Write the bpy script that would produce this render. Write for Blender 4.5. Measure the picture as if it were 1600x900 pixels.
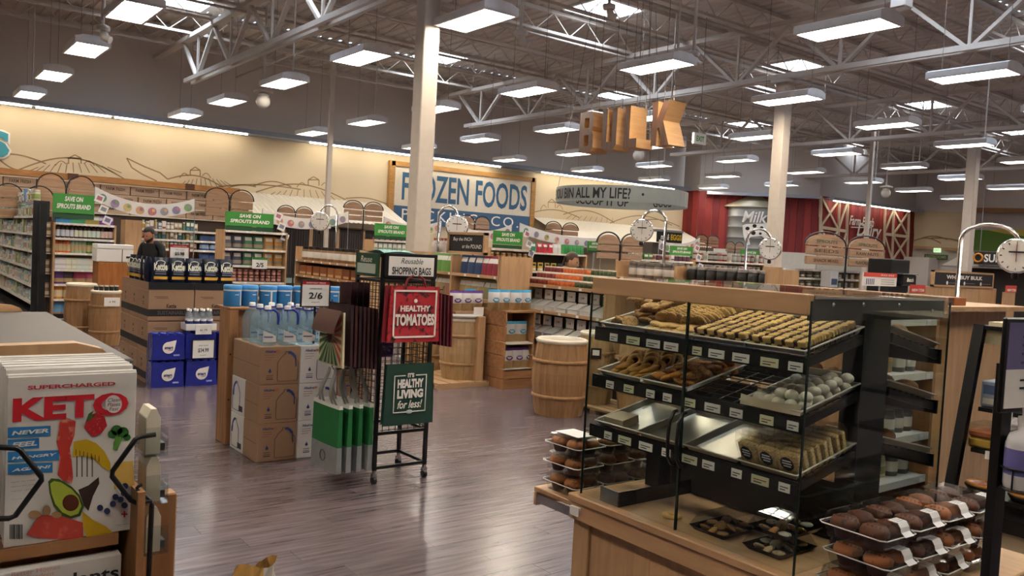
import bpy, math, random
from mathutils import Vector, Matrix
R = math.radians
rnd = random.Random(7)
sc = bpy.context.scene
for o in list(bpy.data.objects): bpy.data.objects.remove(o)
col = sc.collection

# ------------------------------------------------------------------ camera
F, YAW, PITCH, ROLL, H = 1305.16, 0.652856, -0.0434737, 0.0526565, 1.6
cy, sy, cp, sp, cr, sr = math.cos(YAW), math.sin(YAW), math.cos(PITCH), math.sin(PITCH), math.cos(ROLL), math.sin(ROLL)
cf = Vector((sy*cp, cy*cp, sp)); r0 = Vector((cy, -sy, 0)); u0 = r0.cross(cf)
cr_ = cr*r0 + sr*u0; cu_ = -sr*r0 + cr*u0
cam = bpy.data.cameras.new('camera'); cam.lens = F*36/1600; cam.sensor_width = 36; cam.clip_start = .05; cam.clip_end = 200
camo = bpy.data.objects.new('camera', cam); col.objects.link(camo)
camo.matrix_world = Matrix(((cr_[0], cu_[0], -cf[0], 0), (cr_[1], cu_[1], -cf[1], 0), (cr_[2], cu_[2], -cf[2], H), (0, 0, 0, 1)))
sc.camera = camo
C0 = Vector((0, 0, H))
def ray(x, y): return cf + cr_*((x-800)/F) - cu_*((y-450)/F)
def PZ(x, y, z): d = ray(x, y); return C0 + d*((z-H)/d[2])       # pixel -> point on a level plane
def PY(x, y, Y): d = ray(x, y); return C0 + d*(Y/d[1])            # pixel -> point on a wall Y = const
def PX(x, y, X): d = ray(x, y); return C0 + d*(X/d[0])            # pixel -> point on a wall X = const

# ------------------------------------------------------------------ world, view
w = bpy.data.worlds.new('sky'); sc.world = w; w.use_nodes = True
w.node_tree.nodes['Background'].inputs[0].default_value = (.62, .78, 1, 1)
w.node_tree.nodes['Background'].inputs[1].default_value = 1.5
sc.view_settings.view_transform = 'Standard'; sc.view_settings.look = 'None'
sc.view_settings.exposure = 0.95; sc.view_settings.gamma = 1; sc.view_settings.use_curve_mapping = False
sc.cycles.max_bounces = 8; sc.cycles.diffuse_bounces = 4; sc.cycles.glossy_bounces = 3
sc.cycles.transmission_bounces = 4; sc.cycles.transparent_max_bounces = 40
sc.cycles.sample_clamp_indirect = 6; sc.cycles.caustics_reflective = False; sc.cycles.caustics_refractive = False
LAMP_E = 9.5        # emission of the fluorescent fixtures
SKY_E = 14.0         # daylight in the skylights

# ------------------------------------------------------------------ materials
MATS = {}
def hexc(h):
    h = h.lstrip('#'); v = [int(h[i:i+2], 16)/255 for i in (0, 2, 4)]
    return tuple(((x+.055)/1.055)**2.4 if x > .04045 else x/12.92 for x in v) + (1,)
def newmat(name):
    m = bpy.data.materials.new(name); m.use_nodes = True; nt = m.node_tree
    return m, nt, nt.nodes['Principled BSDF']
def mat(c, rough=.55, metal=0, var=.06, scale=9, bump=0, coat=0, emit=0, spec=.4):
    """plain procedural material: base colour broken up by a faint noise"""
    key = (c, rough, metal, var, scale, bump, coat, emit, spec)
    if key in MATS: return MATS[key]
    m, nt, b = newmat('surface_' + c.strip('#')); N = nt.nodes.new; L = nt.links.new
    rgb = hexc(c)
    b.inputs['Roughness'].default_value = rough; b.inputs['Metallic'].default_value = metal
    b.inputs['Specular IOR Level'].default_value = spec; b.inputs['Coat Weight'].default_value = coat
    tc = N('ShaderNodeTexCoord'); nz = N('ShaderNodeTexNoise'); nz.inputs['Scale'].default_value = scale; nz.inputs['Detail'].default_value = 3
    L(tc.outputs['Object'], nz.inputs['Vector'])
    mx = N('ShaderNodeMix'); mx.data_type = 'RGBA'
    mx.inputs[6].default_value = tuple(max(0, x*(1-var*2)) for x in rgb[:3]) + (1,)
    mx.inputs[7].default_value = tuple(min(1, x*(1+var)) for x in rgb[:3]) + (1,)
    L(nz.outputs['Fac'], mx.inputs[0]); L(mx.outputs[2], b.inputs['Base Color'])
    if bump:
        bp = N('ShaderNodeBump'); bp.inputs['Strength'].default_value = bump; bp.inputs['Distance'].default_value = .01
        L(nz.outputs['Fac'], bp.inputs['Height']); L(bp.outputs[0], b.inputs['Normal'])
    if emit:
        b.inputs['Emission Color'].default_value = rgb; b.inputs['Emission Strength'].default_value = emit
    MATS[key] = m; return m
def woodmat(c, dark=None, axis=0, scale=3.0, rough=.45, stretch=10):
    """wood with grain along the given object axis"""
    key = ('wood', c, dark, axis, scale, rough)
    if key in MATS: return MATS[key]
    m, nt, b = newmat('wood_' + c.strip('#')); N = nt.nodes.new; L = nt.links.new
    a = hexc(c); d = hexc(dark) if dark else tuple(x*.72 for x in a[:3]) + (1,)
    tc = N('ShaderNodeTexCoord'); mp = N('ShaderNodeMapping'); s = [stretch]*3; s[axis] = 1.0
    mp.inputs['Scale'].default_value = s
    L(tc.outputs['Object'], mp.inputs[0])
    oi = N('ShaderNodeObjectInfo'); va = N('ShaderNodeVectorMath'); va.operation = 'ADD'
    mu = N('ShaderNodeMath'); mu.operation = 'MULTIPLY'; mu.inputs[1].default_value = 37.0
    L(oi.outputs['Random'], mu.inputs[0]); L(mp.outputs[0], va.inputs[0]); L(mu.outputs[0], va.inputs[1])
    nz = N('ShaderNodeTexNoise'); nz.inputs['Scale'].default_value = scale; nz.inputs['Detail'].default_value = 5; nz.inputs['Distortion'].default_value = .6
    L(va.outputs[0], nz.inputs['Vector'])
    cr2 = N('ShaderNodeValToRGB'); cr2.color_ramp.elements[0].position = .32; cr2.color_ramp.elements[1].position = .68
    cr2.color_ramp.elements[0].color = d; cr2.color_ramp.elements[1].color = a
    L(nz.outputs['Fac'], cr2.inputs[0]); L(cr2.outputs[0], b.inputs['Base Color'])
    b.inputs['Roughness'].default_value = rough
    MATS[key] = m; return m
def emat(c, e, sample=True):
    key = ('emit', c, e, sample)
    if key in MATS: return MATS[key]
    m, nt, b = newmat('glow_' + c.strip('#'))
    b.inputs['Base Color'].default_value = hexc(c); b.inputs['Emission Color'].default_value = hexc(c); b.inputs['Emission Strength'].default_value = e
    if not sample: m.cycles.emission_sampling = 'NONE'
    MATS[key] = m; return m
def glassmat(tint='#f2f6f4', refl=1.0, rough=.02):
    """thin clear sheet: see-through with a fresnel reflection"""
    key = ('glass', tint, refl, rough)
    if key in MATS: return MATS[key]
    m, nt, b = newmat('clear_' + tint.strip('#')); nt.nodes.remove(b); N = nt.nodes.new; L = nt.links.new
    tr = N('ShaderNodeBsdfTransparent'); tr.inputs[0].default_value = hexc(tint)
    gl = N('ShaderNodeBsdfGlossy'); gl.inputs['Roughness'].default_value = rough
    lw = N('ShaderNodeLayerWeight'); lw.inputs[0].default_value = .5
    pw = N('ShaderNodeMath'); pw.operation = 'POWER'; pw.inputs[1].default_value = 4.0; L(lw.outputs['Facing'], pw.inputs[0])
    mu = N('ShaderNodeMath'); mu.operation = 'MULTIPLY_ADD'; mu.inputs[1].default_value = .7*refl; mu.inputs[2].default_value = .035*refl; mu.use_clamp = True
    mx = N('ShaderNodeMixShader'); out = nt.nodes['Material Output']
    L(pw.outputs[0], mu.inputs[0]); L(mu.outputs[0], mx.inputs[0]); L(tr.outputs[0], mx.inputs[1]); L(gl.outputs[0], mx.inputs[2]); L(mx.outputs[0], out.inputs[0])
    MATS[key] = m; return m
def plasticmat(tint, body, fac=.22, rough=.15):
    """milky clear plastic: part see-through, part tinted surface"""
    key = ('plastic', tint, body, fac)
    if key in MATS: return MATS[key]
    m, nt, b = newmat('milky_' + body.strip('#')); N = nt.nodes.new; L = nt.links.new
    b.inputs['Base Color'].default_value = hexc(body); b.inputs['Roughness'].default_value = rough
    tr = N('ShaderNodeBsdfTransparent'); tr.inputs[0].default_value = hexc(tint); mx = N('ShaderNodeMixShader'); mx.inputs[0].default_value = fac
    L(tr.outputs[0], mx.inputs[1]); L(b.outputs[0], mx.inputs[2]); L(mx.outputs[0], nt.nodes['Material Output'].inputs[0])
    MATS[key] = m; return m
def speckle(c1, c2, scale=60, thr=.6, rough=.6, bump=.3):
    """two-tone crumb or print pattern"""
    key = ('spk', c1, c2, scale, thr, rough)
    if key in MATS: return MATS[key]
    m, nt, b = newmat('speckled_' + c1.strip('#')); N = nt.nodes.new; L = nt.links.new
    tc = N('ShaderNodeTexCoord'); nz = N('ShaderNodeTexNoise'); nz.inputs['Scale'].default_value = scale; nz.inputs['Detail'].default_value = 4
    oi = N('ShaderNodeObjectInfo'); va = N('ShaderNodeVectorMath'); va.operation = 'ADD'; L(tc.outputs['Object'], va.inputs[0]); L(oi.outputs['Random'], va.inputs[1])
    L(va.outputs[0], nz.inputs['Vector'])
    cr2 = N('ShaderNodeValToRGB'); cr2.color_ramp.elements[0].position = thr-.06; cr2.color_ramp.elements[1].position = thr+.06
    cr2.color_ramp.elements[0].color = hexc(c1); cr2.color_ramp.elements[1].color = hexc(c2)
    L(nz.outputs['Fac'], cr2.inputs[0]); L(cr2.outputs[0], b.inputs['Base Color']); b.inputs['Roughness'].default_value = rough
    bp = N('ShaderNodeBump'); bp.inputs['Strength'].default_value = bump; bp.inputs['Distance'].default_value = .004
    L(nz.outputs['Fac'], bp.inputs['Height']); L(bp.outputs[0], b.inputs['Normal'])
    MATS[key] = m; return m
def floormat():
    m, nt, b = newmat('floor_plank'); N = nt.nodes.new; L = nt.links.new
    ge = N('ShaderNodeNewGeometry'); tc = N('ShaderNodeTexCoord'); mp = N('ShaderNodeMapping'); mp.inputs['Scale'].default_value = (1.2, 16, 1)
    gp = N('ShaderNodeVectorMath'); gp.operation = 'ADD'; mu = N('ShaderNodeMath'); mu.operation = 'MULTIPLY'; mu.inputs[1].default_value = 50
    L(ge.outputs['Position'], mp.inputs[0]); L(ge.outputs['Random Per Island'], mu.inputs[0])
    oi = N('ShaderNodeObjectInfo'); ad = N('ShaderNodeMath'); ad.operation = 'ADD'; L(oi.outputs['Random'], ad.inputs[0]); L(ge.outputs['Random Per Island'], ad.inputs[1])
    fr = N('ShaderNodeMath'); fr.operation = 'FRACT'; L(ad.outputs[0], fr.inputs[0])
    L(mp.outputs[0], gp.inputs[0]); L(mu.outputs[0], gp.inputs[1])
    nz = N('ShaderNodeTexNoise'); nz.inputs['Scale'].default_value = 2.2; nz.inputs['Detail'].default_value = 6; L(gp.outputs[0], nz.inputs['Vector'])
    r1 = N('ShaderNodeValToRGB'); e = r1.color_ramp.elements; e[0].position = .3; e[1].position = .72
    e[0].color = hexc('#4f4345'); e[1].color = hexc('#746769')
    L(nz.outputs['Fac'], r1.inputs[0])
    hs = N('ShaderNodeHueSaturation'); mr = N('ShaderNodeMapRange'); mr.inputs[3].default_value = .88; mr.inputs[4].default_value = 1.1
    L(fr.outputs[0], mr.inputs[0]); L(mr.outputs[0], hs.inputs['Value']); L(r1.outputs[0], hs.inputs['Color']); L(hs.outputs[0], b.inputs['Base Color'])
    rr = N('ShaderNodeMapRange'); rr.inputs[3].default_value = .17; rr.inputs[4].default_value = .3; L(nz.outputs['Fac'], rr.inputs[0]); L(rr.outputs[0], b.inputs['Roughness'])
    bp = N('ShaderNodeBump'); bp.inputs['Strength'].default_value = .05; bp.inputs['Distance'].default_value = .004; L(nz.outputs['Fac'], bp.inputs['Height']); L(bp.outputs[0], b.inputs['Normal'])
    b.inputs['Specular IOR Level'].default_value = .55
    return m

# ------------------------------------------------------------------ mesh builder
class MB:
    def __init__(s): s.v = []; s.f = []; s.m = []; s.sm = []
    def face(s, pts, m=0, smooth=False):
        i = len(s.v); s.v += [tuple(p) for p in pts]; s.f.append(tuple(range(i, i+len(pts)))); s.m.append(m); s.sm.append(smooth); return s
    def idx(s, verts, faces, m=0, smooth=False):
        i = len(s.v); s.v += [tuple(p) for p in verts]
        for k, f in enumerate(faces):
            s.f.append(tuple(i+j for j in f)); s.m.append(m[k] if isinstance(m, (list, tuple)) else m); s.sm.append(smooth)
        return s
    def box(s, x0, y0, z0, x1, y1, z1, m=0):
        v = [(x0, y0, z0), (x1, y0, z0), (x1, y1, z0), (x0, y1, z0), (x0, y0, z1), (x1, y0, z1), (x1, y1, z1), (x0, y1, z1)]
        f = [(0, 3, 2, 1), (4, 5, 6, 7), (0, 1, 5, 4), (1, 2, 6, 5), (2, 3, 7, 6), (3, 0, 4, 7)]
        return s.idx(v, f, m)
    def bbox(s, x0, y0, z0, x1, y1, z1, b=.005, m=0):
        """box with chamfered edges"""
        xs, ys, zs = (x0, x1), (y0, y1), (z0, z1); v = []; ix = {}
        for i in (0, 1):
            for j in (0, 1):
                for k in (0, 1):
                    sx, sy_, sz = 1-2*i, 1-2*j, 1-2*k
                    for a in range(3):
                        p = [xs[i]+sx*b, ys[j]+sy_*b, zs[k]+sz*b]; p[a] = (xs, ys, zs)[a][(i, j, k)[a]]
                        ix[i, j, k, a] = len(v); v.append(p)
        f = []
        for a in range(3):
            o1, o2 = [q for q in range(3) if q != a]
            for e in (0, 1):
                q = []
                for (p1, p2) in ((0, 0), (1, 0), (1, 1), (0, 1)):
                    t = [0, 0, 0]; t[a] = e; t[o1] = p1; t[o2] = p2; q.append(ix[t[0], t[1], t[2], a])
                f.append(q if (e == 1) ^ (a == 1) else q[::-1])
        for a in range(3):
            o1, o2 = [q for q in range(3) if q != a]
            for p1 in (0, 1):
                for p2 in (0, 1):
                    t0 = [0, 0, 0]; t0[o1] = p1; t0[o2] = p2; t1 = list(t0); t1[a] = 1
                    f.append((ix[t0[0], t0[1], t0[2], o1], ix[t1[0], t1[1], t1[2], o1], ix[t1[0], t1[1], t1[2], o2], ix[t0[0], t0[1], t0[2], o2]))
        for i in (0, 1):
            for j in (0, 1):
                for k in (0, 1): f.append(tuple(ix[i, j, k, a] for a in range(3)))
        return s.idx(v, f, m)
    def bar(s, p, q, w=.02, h=None, m=0):
        """rectangular bar from p to q"""
        p, q = Vector(p), Vector(q); d = (q-p); L = d.length
        if L < 1e-6: return s
        d /= L; up = Vector((0, 0, 1)) if abs(d.z) < .95 else Vector((0, 1, 0)); a = d.cross(up).normalized()*(w/2); b = a.cross(d).normalized()*((h or w)/2)
        v = [p-a-b, p+a-b, p+a+b, p-a+b, q-a-b, q+a-b, q+a+b, q-a+b]
        return s.idx(v, [(0, 3, 2, 1), (4, 5, 6, 7), (0, 1, 5, 4), (1, 2, 6, 5), (2, 3, 7, 6), (3, 0, 4, 7)], m)
    def tube(s, pts, r=.01, n=8, m=0, caps=True):
        pts = [Vector(p) for p in pts]; rings = []; prev = None; k = len(pts)
        for i, p in enumerate(pts):
            d = (pts[min(i+1, k-1)]-pts[max(i-1, 0)]).normalized()
            if prev is None: a = d.cross(Vector((0, 0, 1)) if abs(d.z) < .9 else Vector((1, 0, 0))).normalized()
            else: a = (prev - d*prev.dot(d)).normalized()
            prev = a; b = d.cross(a); rr = r[i] if isinstance(r, (list, tuple)) else r
            rings.append([p + (a*math.cos(2*math.pi*j/n)+b*math.sin(2*math.pi*j/n))*rr for j in range(n)])
        v = [q for g in rings for q in g]; f = []
        for i in range(k-1):
            for j in range(n): f.append((i*n+j, i*n+(j+1) % n, (i+1)*n+(j+1) % n, (i+1)*n+j))
        s.idx(v, f, m, True)
        if caps: s.face(rings[0][::-1], m); s.face(rings[-1], m)
        return s
    def lathe(s, prof, n=16, c=(0, 0, 0), m=0, caps=True, smooth=True):
        """prof: (r, z) rows; m one slot or one per segment"""
        v = []; f = []; mm = []
        for (r, z) in prof: v += [(c[0]+r*math.cos(2*math.pi*j/n), c[1]+r*math.sin(2*math.pi*j/n), c[2]+z) for j in range(n)]
        for i in range(len(prof)-1):
            for j in range(n): f.append((i*n+j, i*n+(j+1) % n, (i+1)*n+(j+1) % n, (i+1)*n+j)); mm.append(m[i] if isinstance(m, (list, tuple)) else m)
        s.idx(v, f, mm, smooth)
        if caps:
            m0 = m[0] if isinstance(m, (list, tuple)) else m; m1 = m[-1] if isinstance(m, (list, tuple)) else m
            if prof[0][0] > 1e-4: s.face(v[:n][::-1], m0)
            if prof[-1][0] > 1e-4: s.face(v[-n:], m1)
        return s
    def prism(s, poly, y0, y1, m=0, side=None):
        """polygon in x,z extruded along y"""
        a = [(x, y0, z) for x, z in poly]; b = [(x, y1, z) for x, z in poly]; n = len(poly)
        s.face(a, m); s.face(b[::-1], m)
        for i in range(n): s.face([a[i], b[i], b[(i+1) % n], a[(i+1) % n]], m if side is None else side)
        return s
    def grid(s, nx, ny, fn, m=0, smooth=True):
        v = [fn(i/nx, j/ny) for j in range(ny+1) for i in range(nx+1)]
        f = [(j*(nx+1)+i, j*(nx+1)+i+1, (j+1)*(nx+1)+i+1, (j+1)*(nx+1)+i) for j in range(ny) for i in range(nx)]
        mm = [m((i+.5)/nx, (j+.5)/ny) for j in range(ny) for i in range(nx)] if callable(m) else m
        return s.idx(v, f, mm, smooth)
    def ball(s, c, r, nu=10, nv=6, m=0):
        r = (r, r, r) if not isinstance(r, (tuple, list)) else r
        v = [(c[0], c[1], c[2]-r[2])]; f = []
        for j in range(1, nv):
            t = math.pi*j/nv - math.pi/2
            v += [(c[0]+r[0]*math.cos(t)*math.cos(2*math.pi*i/nu), c[1]+r[1]*math.cos(t)*math.sin(2*math.pi*i/nu), c[2]+r[2]*math.sin(t)) for i in range(nu)]
        v.append((c[0], c[1], c[2]+r[2])); e = len(v)-1
        for i in range(nu):
            f.append((0, 1+(i+1) % nu, 1+i)); f.append((e, e-nu+i, e-nu+(i+1) % nu))
            for j in range(nv-2): f.append((1+j*nu+i, 1+j*nu+(i+1) % nu, 1+(j+1)*nu+(i+1) % nu, 1+(j+1)*nu+i))
        return s.idx(v, f, m, True)
    def mesh(s, name, mats):
        me = bpy.data.meshes.new(name); me.from_pydata(s.v, [], s.f)
        for q in (mats if isinstance(mats, (list, tuple)) else [mats]): me.materials.append(q)
        me.polygons.foreach_set('material_index', s.m); me.polygons.foreach_set('use_smooth', s.sm); me.update()
        return me
    def build(s, name, mats, parent=None, loc=(0, 0, 0), rz=0, **kw): return put(s.mesh(name, mats), name, loc, rz, parent, **kw)
def tag(o, label=None, cat=None, group=None, kind=None):
    if label: o['label'] = label
    if cat: o['category'] = cat
    if group: o['group'] = group
    if kind: o['kind'] = kind
    return o
def put(me, name, loc=(0, 0, 0), rz=0, parent=None, label=None, cat=None, group=None, kind=None, rot=None, scale=None):
    o = bpy.data.objects.new(name, me); col.objects.link(o); o.location = loc
    o.rotation_euler = rot if rot is not None else (0, 0, rz)
    if scale is not None: o.scale = scale if isinstance(scale, (tuple, list)) else (scale,)*3
    if parent is not None: o.parent = parent
    return tag(o, label, cat, group, kind)
def thing(name, label, cat, loc=(0, 0, 0), rz=0, group=None, kind=None):
    o = bpy.data.objects.new(name, None); col.objects.link(o); o.location = loc; o.rotation_euler = (0, 0, rz); o.empty_display_size = .1
    return tag(o, label, cat, group, kind)
def seen(pts):
    """whether any of the points falls inside the picture"""
    for p in pts:
        d = Vector(p)-C0; wz = d.dot(cf)
        if wz > .1 and 0 <= 800+F*d.dot(cr_)/wz <= 1600 and 0 <= 450-F*d.dot(cu_)/wz <= 900: return True
    return False
def adopt(o, t):
    """make a finished top-level mesh a part of thing t, where it stands"""
    o.parent = t; o.matrix_parent_inverse = (Matrix.Translation(t.location) @ t.rotation_euler.to_matrix().to_4x4()).inverted()
    for k in ('label', 'category', 'group'):
        if k in o: del o[k]
    return o
def copy_tree(o, loc=None, rz=None, label=None, group=None, parent=None):
    c = o.copy(); col.objects.link(c); c.parent = parent
    if loc is not None: c.location = loc
    if rz is not None: c.rotation_euler = (0, 0, rz)
    if label: c['label'] = label
    if group: c['group'] = group
    for ch in o.children: copy_tree(ch, parent=c)
    return c
TXT = {}
def textmesh(body, w, h, m, depth=.002, bold=0.0, shear=0.0, spacing=1.0):
    """lettering as a flat mesh, fitted to w x h, centred, in the x-z plane, read from -y"""
    key = (body, round(w, 4), round(h, 4), m.name, depth, bold, shear, spacing)
    if key in TXT: return TXT[key]
    cu = bpy.data.curves.new('lettering', 'FONT'); cu.body = body; cu.size = 1; cu.resolution_u = 3; cu.offset = bold; cu.shear = shear; cu.space_character = spacing; cu.align_x = 'CENTER'
    cu.space_line = .85
    ob = bpy.data.objects.new('lettering', cu); col.objects.link(ob)
    me = ob.to_mesh(); vs = [v.co.copy() for v in me.vertices]; fs = [tuple(p.vertices) for p in me.polygons]
    ob.to_mesh_clear(); bpy.data.objects.remove(ob); bpy.data.curves.remove(cu)
    x0, x1 = min(v.x for v in vs), max(v.x for v in vs); y0, y1 = min(v.y for v in vs), max(v.y for v in vs)
    sx, sy2 = w/max(x1-x0, 1e-6), h/max(y1-y0, 1e-6)
    q = MB(); q.idx([((v.x-(x0+x1)/2)*sx, -depth, (v.y-(y0+y1)/2)*sy2) for v in vs], fs)
    out = q.mesh('lettering', m); TXT[key] = out; return out
def text(body, w, h, loc, m, parent=None, rz=0, depth=.002, bold=0.0, shear=0.0, spacing=1.0, rot=None, name='lettering'):
    return put(textmesh(body, w, h, m, depth, bold, shear, spacing), name, loc, rz, parent, rot=rot)
FX = -math.pi/2     # turns a front that looks to -y so that it looks to -x

# ------------------------------------------------------------------ palette
WHITE = mat('#e4e0da', .5); OFFW = mat('#d8d2c6', .6); BLACK = mat('#121214', .4); DARK = mat('#232326', .5); GREYM = mat('#8c8c8e', .4)
STEEL = mat('#b8b8ba', .22, .95, .03); CHROME = mat('#d6d6d8', .1, 1, .02); PAINTW = mat('#d3cdc6', .5); TAUPE = mat('#a8998c', .8, 0, .03, 2)
MAPLE = woodmat('#bd9870', '#a98460', 0, 2.2); MAPLEZ = woodmat('#bd9870', '#a98460', 2, 2.2); MAPLEY = woodmat('#bd9870', '#a98460', 1, 2.2)
PINE = woodmat('#a5774d', '#875b36', 0, 2.5, .6); PINEZ = woodmat('#a5774d', '#875b36', 2, 2.5, .6)
DARKWOOD = woodmat('#5b3a2b', '#3e261c', 2, 2.5, .6)
GREEN = mat('#3f8f3a', .5); DKGREEN = mat('#1f4a30', .5); RED = mat('#c22a2f', .45); CARD = mat('#9a7a60', .8, 0, .05, 14); CARD2 = mat('#8a6243', .8, 0, .05, 14)
PAPER = mat('#e6e3e0', .6, 0, .02); INK = mat('#1b1b1d', .6); GLASS = glassmat('#f9fbfa'); CLEAR = glassmat('#f4f6f6', .7, .05)
TUBS = mat('#dcdcd8', .35)

# ------------------------------------------------------------------ the shell
XW, YW, ZC = 40.0, 25.2, 7.1
q = MB(); q.box(-9, -9, -.06, XW+.3, YW+.3, -.006)
floor = q.build('floor', mat('#2a2022', .6), kind='structure')
FLM = floormat(); PW, PL = .152, 1.22
def proj(p):
    d = Vector(p)-C0; wz = d.dot(cf)
    return (800+F*d.dot(cr_)/wz, 450-F*d.dot(cu_)/wz, wz) if wz > .1 else (0, 0, -1)
pm = MB(); pm.box(-PL/2+.0012, -PW/2+.001, -.006, PL/2-.0012, PW/2-.001, 0); plank_me = pm.mesh('plank', FLM)
near = []; rest = MB(); row = 0; y = -8.9
while y < YW:
    x = -8.9 + (row*.437 % 1)*PL
    while x < XW:
        cx, cyy = x+PL/2, y+PW/2; a, b, wz = proj((cx, cyy, 0))
        if wz > 0 and 205 < a < 930 and 590 < b < 915: near.append((wz, cx, cyy))
        else: rest.box(x+.0012, y+.001, -.006, min(x+PL, XW)-.0012, y+PW-.001, 0)
        x += PL
    y += PW; row += 1
near.sort()
for i, (wz, cx, cyy) in enumerate(near):
    if i < 300: put(plank_me, 'plank', (cx, cyy, 0), parent=floor)
    else: rest.box(cx-PL/2+.0012, cyy-PW/2+.001, -.006, cx+PL/2-.0012, cyy+PW/2-.001, 0)
rest.build('plank_field', FLM, floor, kind='stuff')

UPW = mat('#ddd3c9', .85, 0, .02, 1.5); LOW = mat('#d3c0a0', .85, 0, .03, .6)
def wall(name, x0, y0, x1, y1, z0, z1, m, t=.25):
    d = Vector((x1-x0, y1-y0, 0)).normalized(); n = Vector((d.y, -d.x, 0))    # n faces the shop
    a, b = Vector((x0, y0, 0)), Vector((x1, y1, 0)); q = MB()
    pts = [a, b, b-n*t, a-n*t]; v = [(p.x, p.y, z0) for p in pts]+[(p.x, p.y, z1) for p in pts]
    q.idx(v, [(0, 3, 2, 1), (4, 5, 6, 7), (0, 1, 5, 4), (1, 2, 6, 5), (2, 3, 7, 6), (3, 0, 4, 7)])
    return q.build(name, m, kind='structure')
wb = wall('wall_back', -9, YW, 28.9, YW, 0, ZC+.3, UPW)
wall('wall_left', -9, -9, -9, YW, 0, ZC+.3, UPW)
wall('wall_front', XW, -9, -9, -9, 0, ZC+.3, UPW)
wr = wall('wall_right', XW, 20.6, XW, -9, 0, ZC+.3, UPW)
# mural board below the light strip
q = MB(); q.box(-8.9, 24.92, 0, 28.36, 25.19, 4.62); q.build('mural_board', LOW, wb)
def ribbon(q, pts, wdt, off=.004):
    """flat drawn line on the mural board from pixel points"""
    P = [PY(x, y, 24.92-off) for x, y in pts]
    for a, b in zip(P, P[1:]):
        d = (b-a); n = Vector((-d.z, 0, d.x)).normalized()*wdt/2
        q.face([a-n, b-n, b+n, a+n])
def arc(x0, y0, x1, y1, h, n=14): return [(x0+(x1-x0)*t/n, y0+(y1-y0)*t/n - h*math.sin(math.pi*t/n)) for t in range(n+1)]
q = MB()
for a in [(30, 265, 200, 283, 27), (-20, 243, 72, 256, 8), (0, 250, 30, 266, -3), (262, 280, 352, 295, 13), (330, 293, 470, 296, 6), (395, 291, 455, 292, 8), (400, 300, 540, 312, 18), (540, 310, 612, 322, 6),
          (350, 296, 400, 292, 5), (832, 332, 905, 340, 8), (880, 335, 960, 348, 12), (950, 350, 1050, 352, 14), (1000, 345, 1062, 354, 6)]: ribbon(q, arc(*a), .035)
ribbon(q, [(198, 247), (206, 262), (222, 272), (245, 283)], .035); ribbon(q, [(198, 247), (225, 260), (250, 270), (262, 280)], .035)
for cx, yy, k in [(117, 256, 14), (305, 275, 11), (490, 290, 12), (862, 325, 8)]:
    ribbon(q, [(cx-k*.7, yy), (cx-k*.7, yy-9), (cx, yy-14), (cx+k*.7, yy-9), (cx+k*.7, yy)], .03); ribbon(q, [(cx-k*.7, yy-9), (cx+k*.7, yy-9)], .03)
    for s in (-1, 1): ribbon(q, arc(cx+s*k, yy, cx+s*k*2.2, yy+3, 6, 6), .025)
for i in range(13): ribbon(q, [(60+i*9, 261-7*math.sin(i/12*math.pi)), (40+i*12.5, 270)], .022)
for i in range(11): ribbon(q, [(290+i*6, 283-5*math.sin(i/10*math.pi)), (280+i*8.5, 292)], .022)
for i in range(10): ribbon(q, [(430+i*9, 300-4*math.sin(i/9*math.pi)), (415+i*12, 309+i*.4)], .022)
for i in range(9): ribbon(q, [(893+i*8, 336+i*.6), (885+i*9, 342+i*.8)], .022)
q.build('mural_drawing', mat('#957a57', .85), wb)
# long light strip along the back wall: channel, tubes
st = thing('wall_light_strip', 'grey metal light channel with fluorescent tubes along the back wall mural', 'light', (0, 24.55, 4.62))
q = MB(); q.box(-5, -.16, .03, 28.2, .34, .16); q.build('channel', mat('#9aa0aa', .5, .3), st)
q = MB(); q.box(0, -.03, -.012, 1.75, .03, .03); tb = q.mesh('tube', emat('#fff3dc', LAMP_E*1.2))
x = -4.2; k = 0
while x < 27: 
    if k % 5 != 2: put(tb, 'tube' if seen([(x+e, 24.48, 4.62) for e in (0, .9, 1.75)]) else 'tube_offscreen', (x, -.07, 0), 0, st)
    x += 1.85; k += 1

# corrugated roof deck with skylight openings
DECK = mat('#cfc6bc', .75, 0, .03, 1.2); SKX = [5.65, 12.85, 20.05, 27.25, 34.45]; SKY_Y = [.25, 7.1, 13.95, 20.8]
def deck(q, x0, x1, y0, y1):
    p = .3; n = max(1, round((x1-x0)/p)); p = (x1-x0)/n; xs = []
    for i in range(n): b = x0+i*p; xs += [(b, 0), (b+p*.45, 0), (b+p*.55, .035), (b+p*.9, .035)]
    xs.append((x1, 0)); 
    for (a, za), (b, zb) in zip(xs, xs[1:]): q.face([(a, y0, ZC+za), (a, y1, ZC+za), (b, y1, ZC+zb), (b, y0, ZC+zb)])
q = MB(); yb = -9
for sy_ in SKY_Y:
    deck(q, -9, XW, yb, sy_-.65); x = -9
    for sx in SKX: deck(q, x, sx-.65, sy_-.65, sy_+.65); x = sx+.65
    deck(q, x, XW, sy_-.65, sy_+.65); yb = sy_+.65
deck(q, -9, XW, yb, YW); ceil = q.build('ceiling', DECK, kind='structure')
q = MB(); q.box(-9.2, -9.2, ZC+.75, XW+.3, YW+.3, ZC+.8); 
fr = MB()
for s in (-1, 1): fr.box(-.68, s*.66-.03, 0, .68, s*.66+.03, .5); fr.box(s*.66-.03, -.68, 0, s*.66+.03, .68, .5)
frm = fr.mesh('curb', PAINTW); gl = MB(); gl.face([(-.64, -.64, .42), (-.64, .64, .42), (.64, .64, .42), (.64, -.64, .42)]); glm = gl.mesh('diffuser', emat('#dcebff', SKY_E))
bs = MB(); bs.box(-.015, -.66, .28, .015, .66, .31); bsm = bs.mesh('safety_bar', PAINTW)
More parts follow.
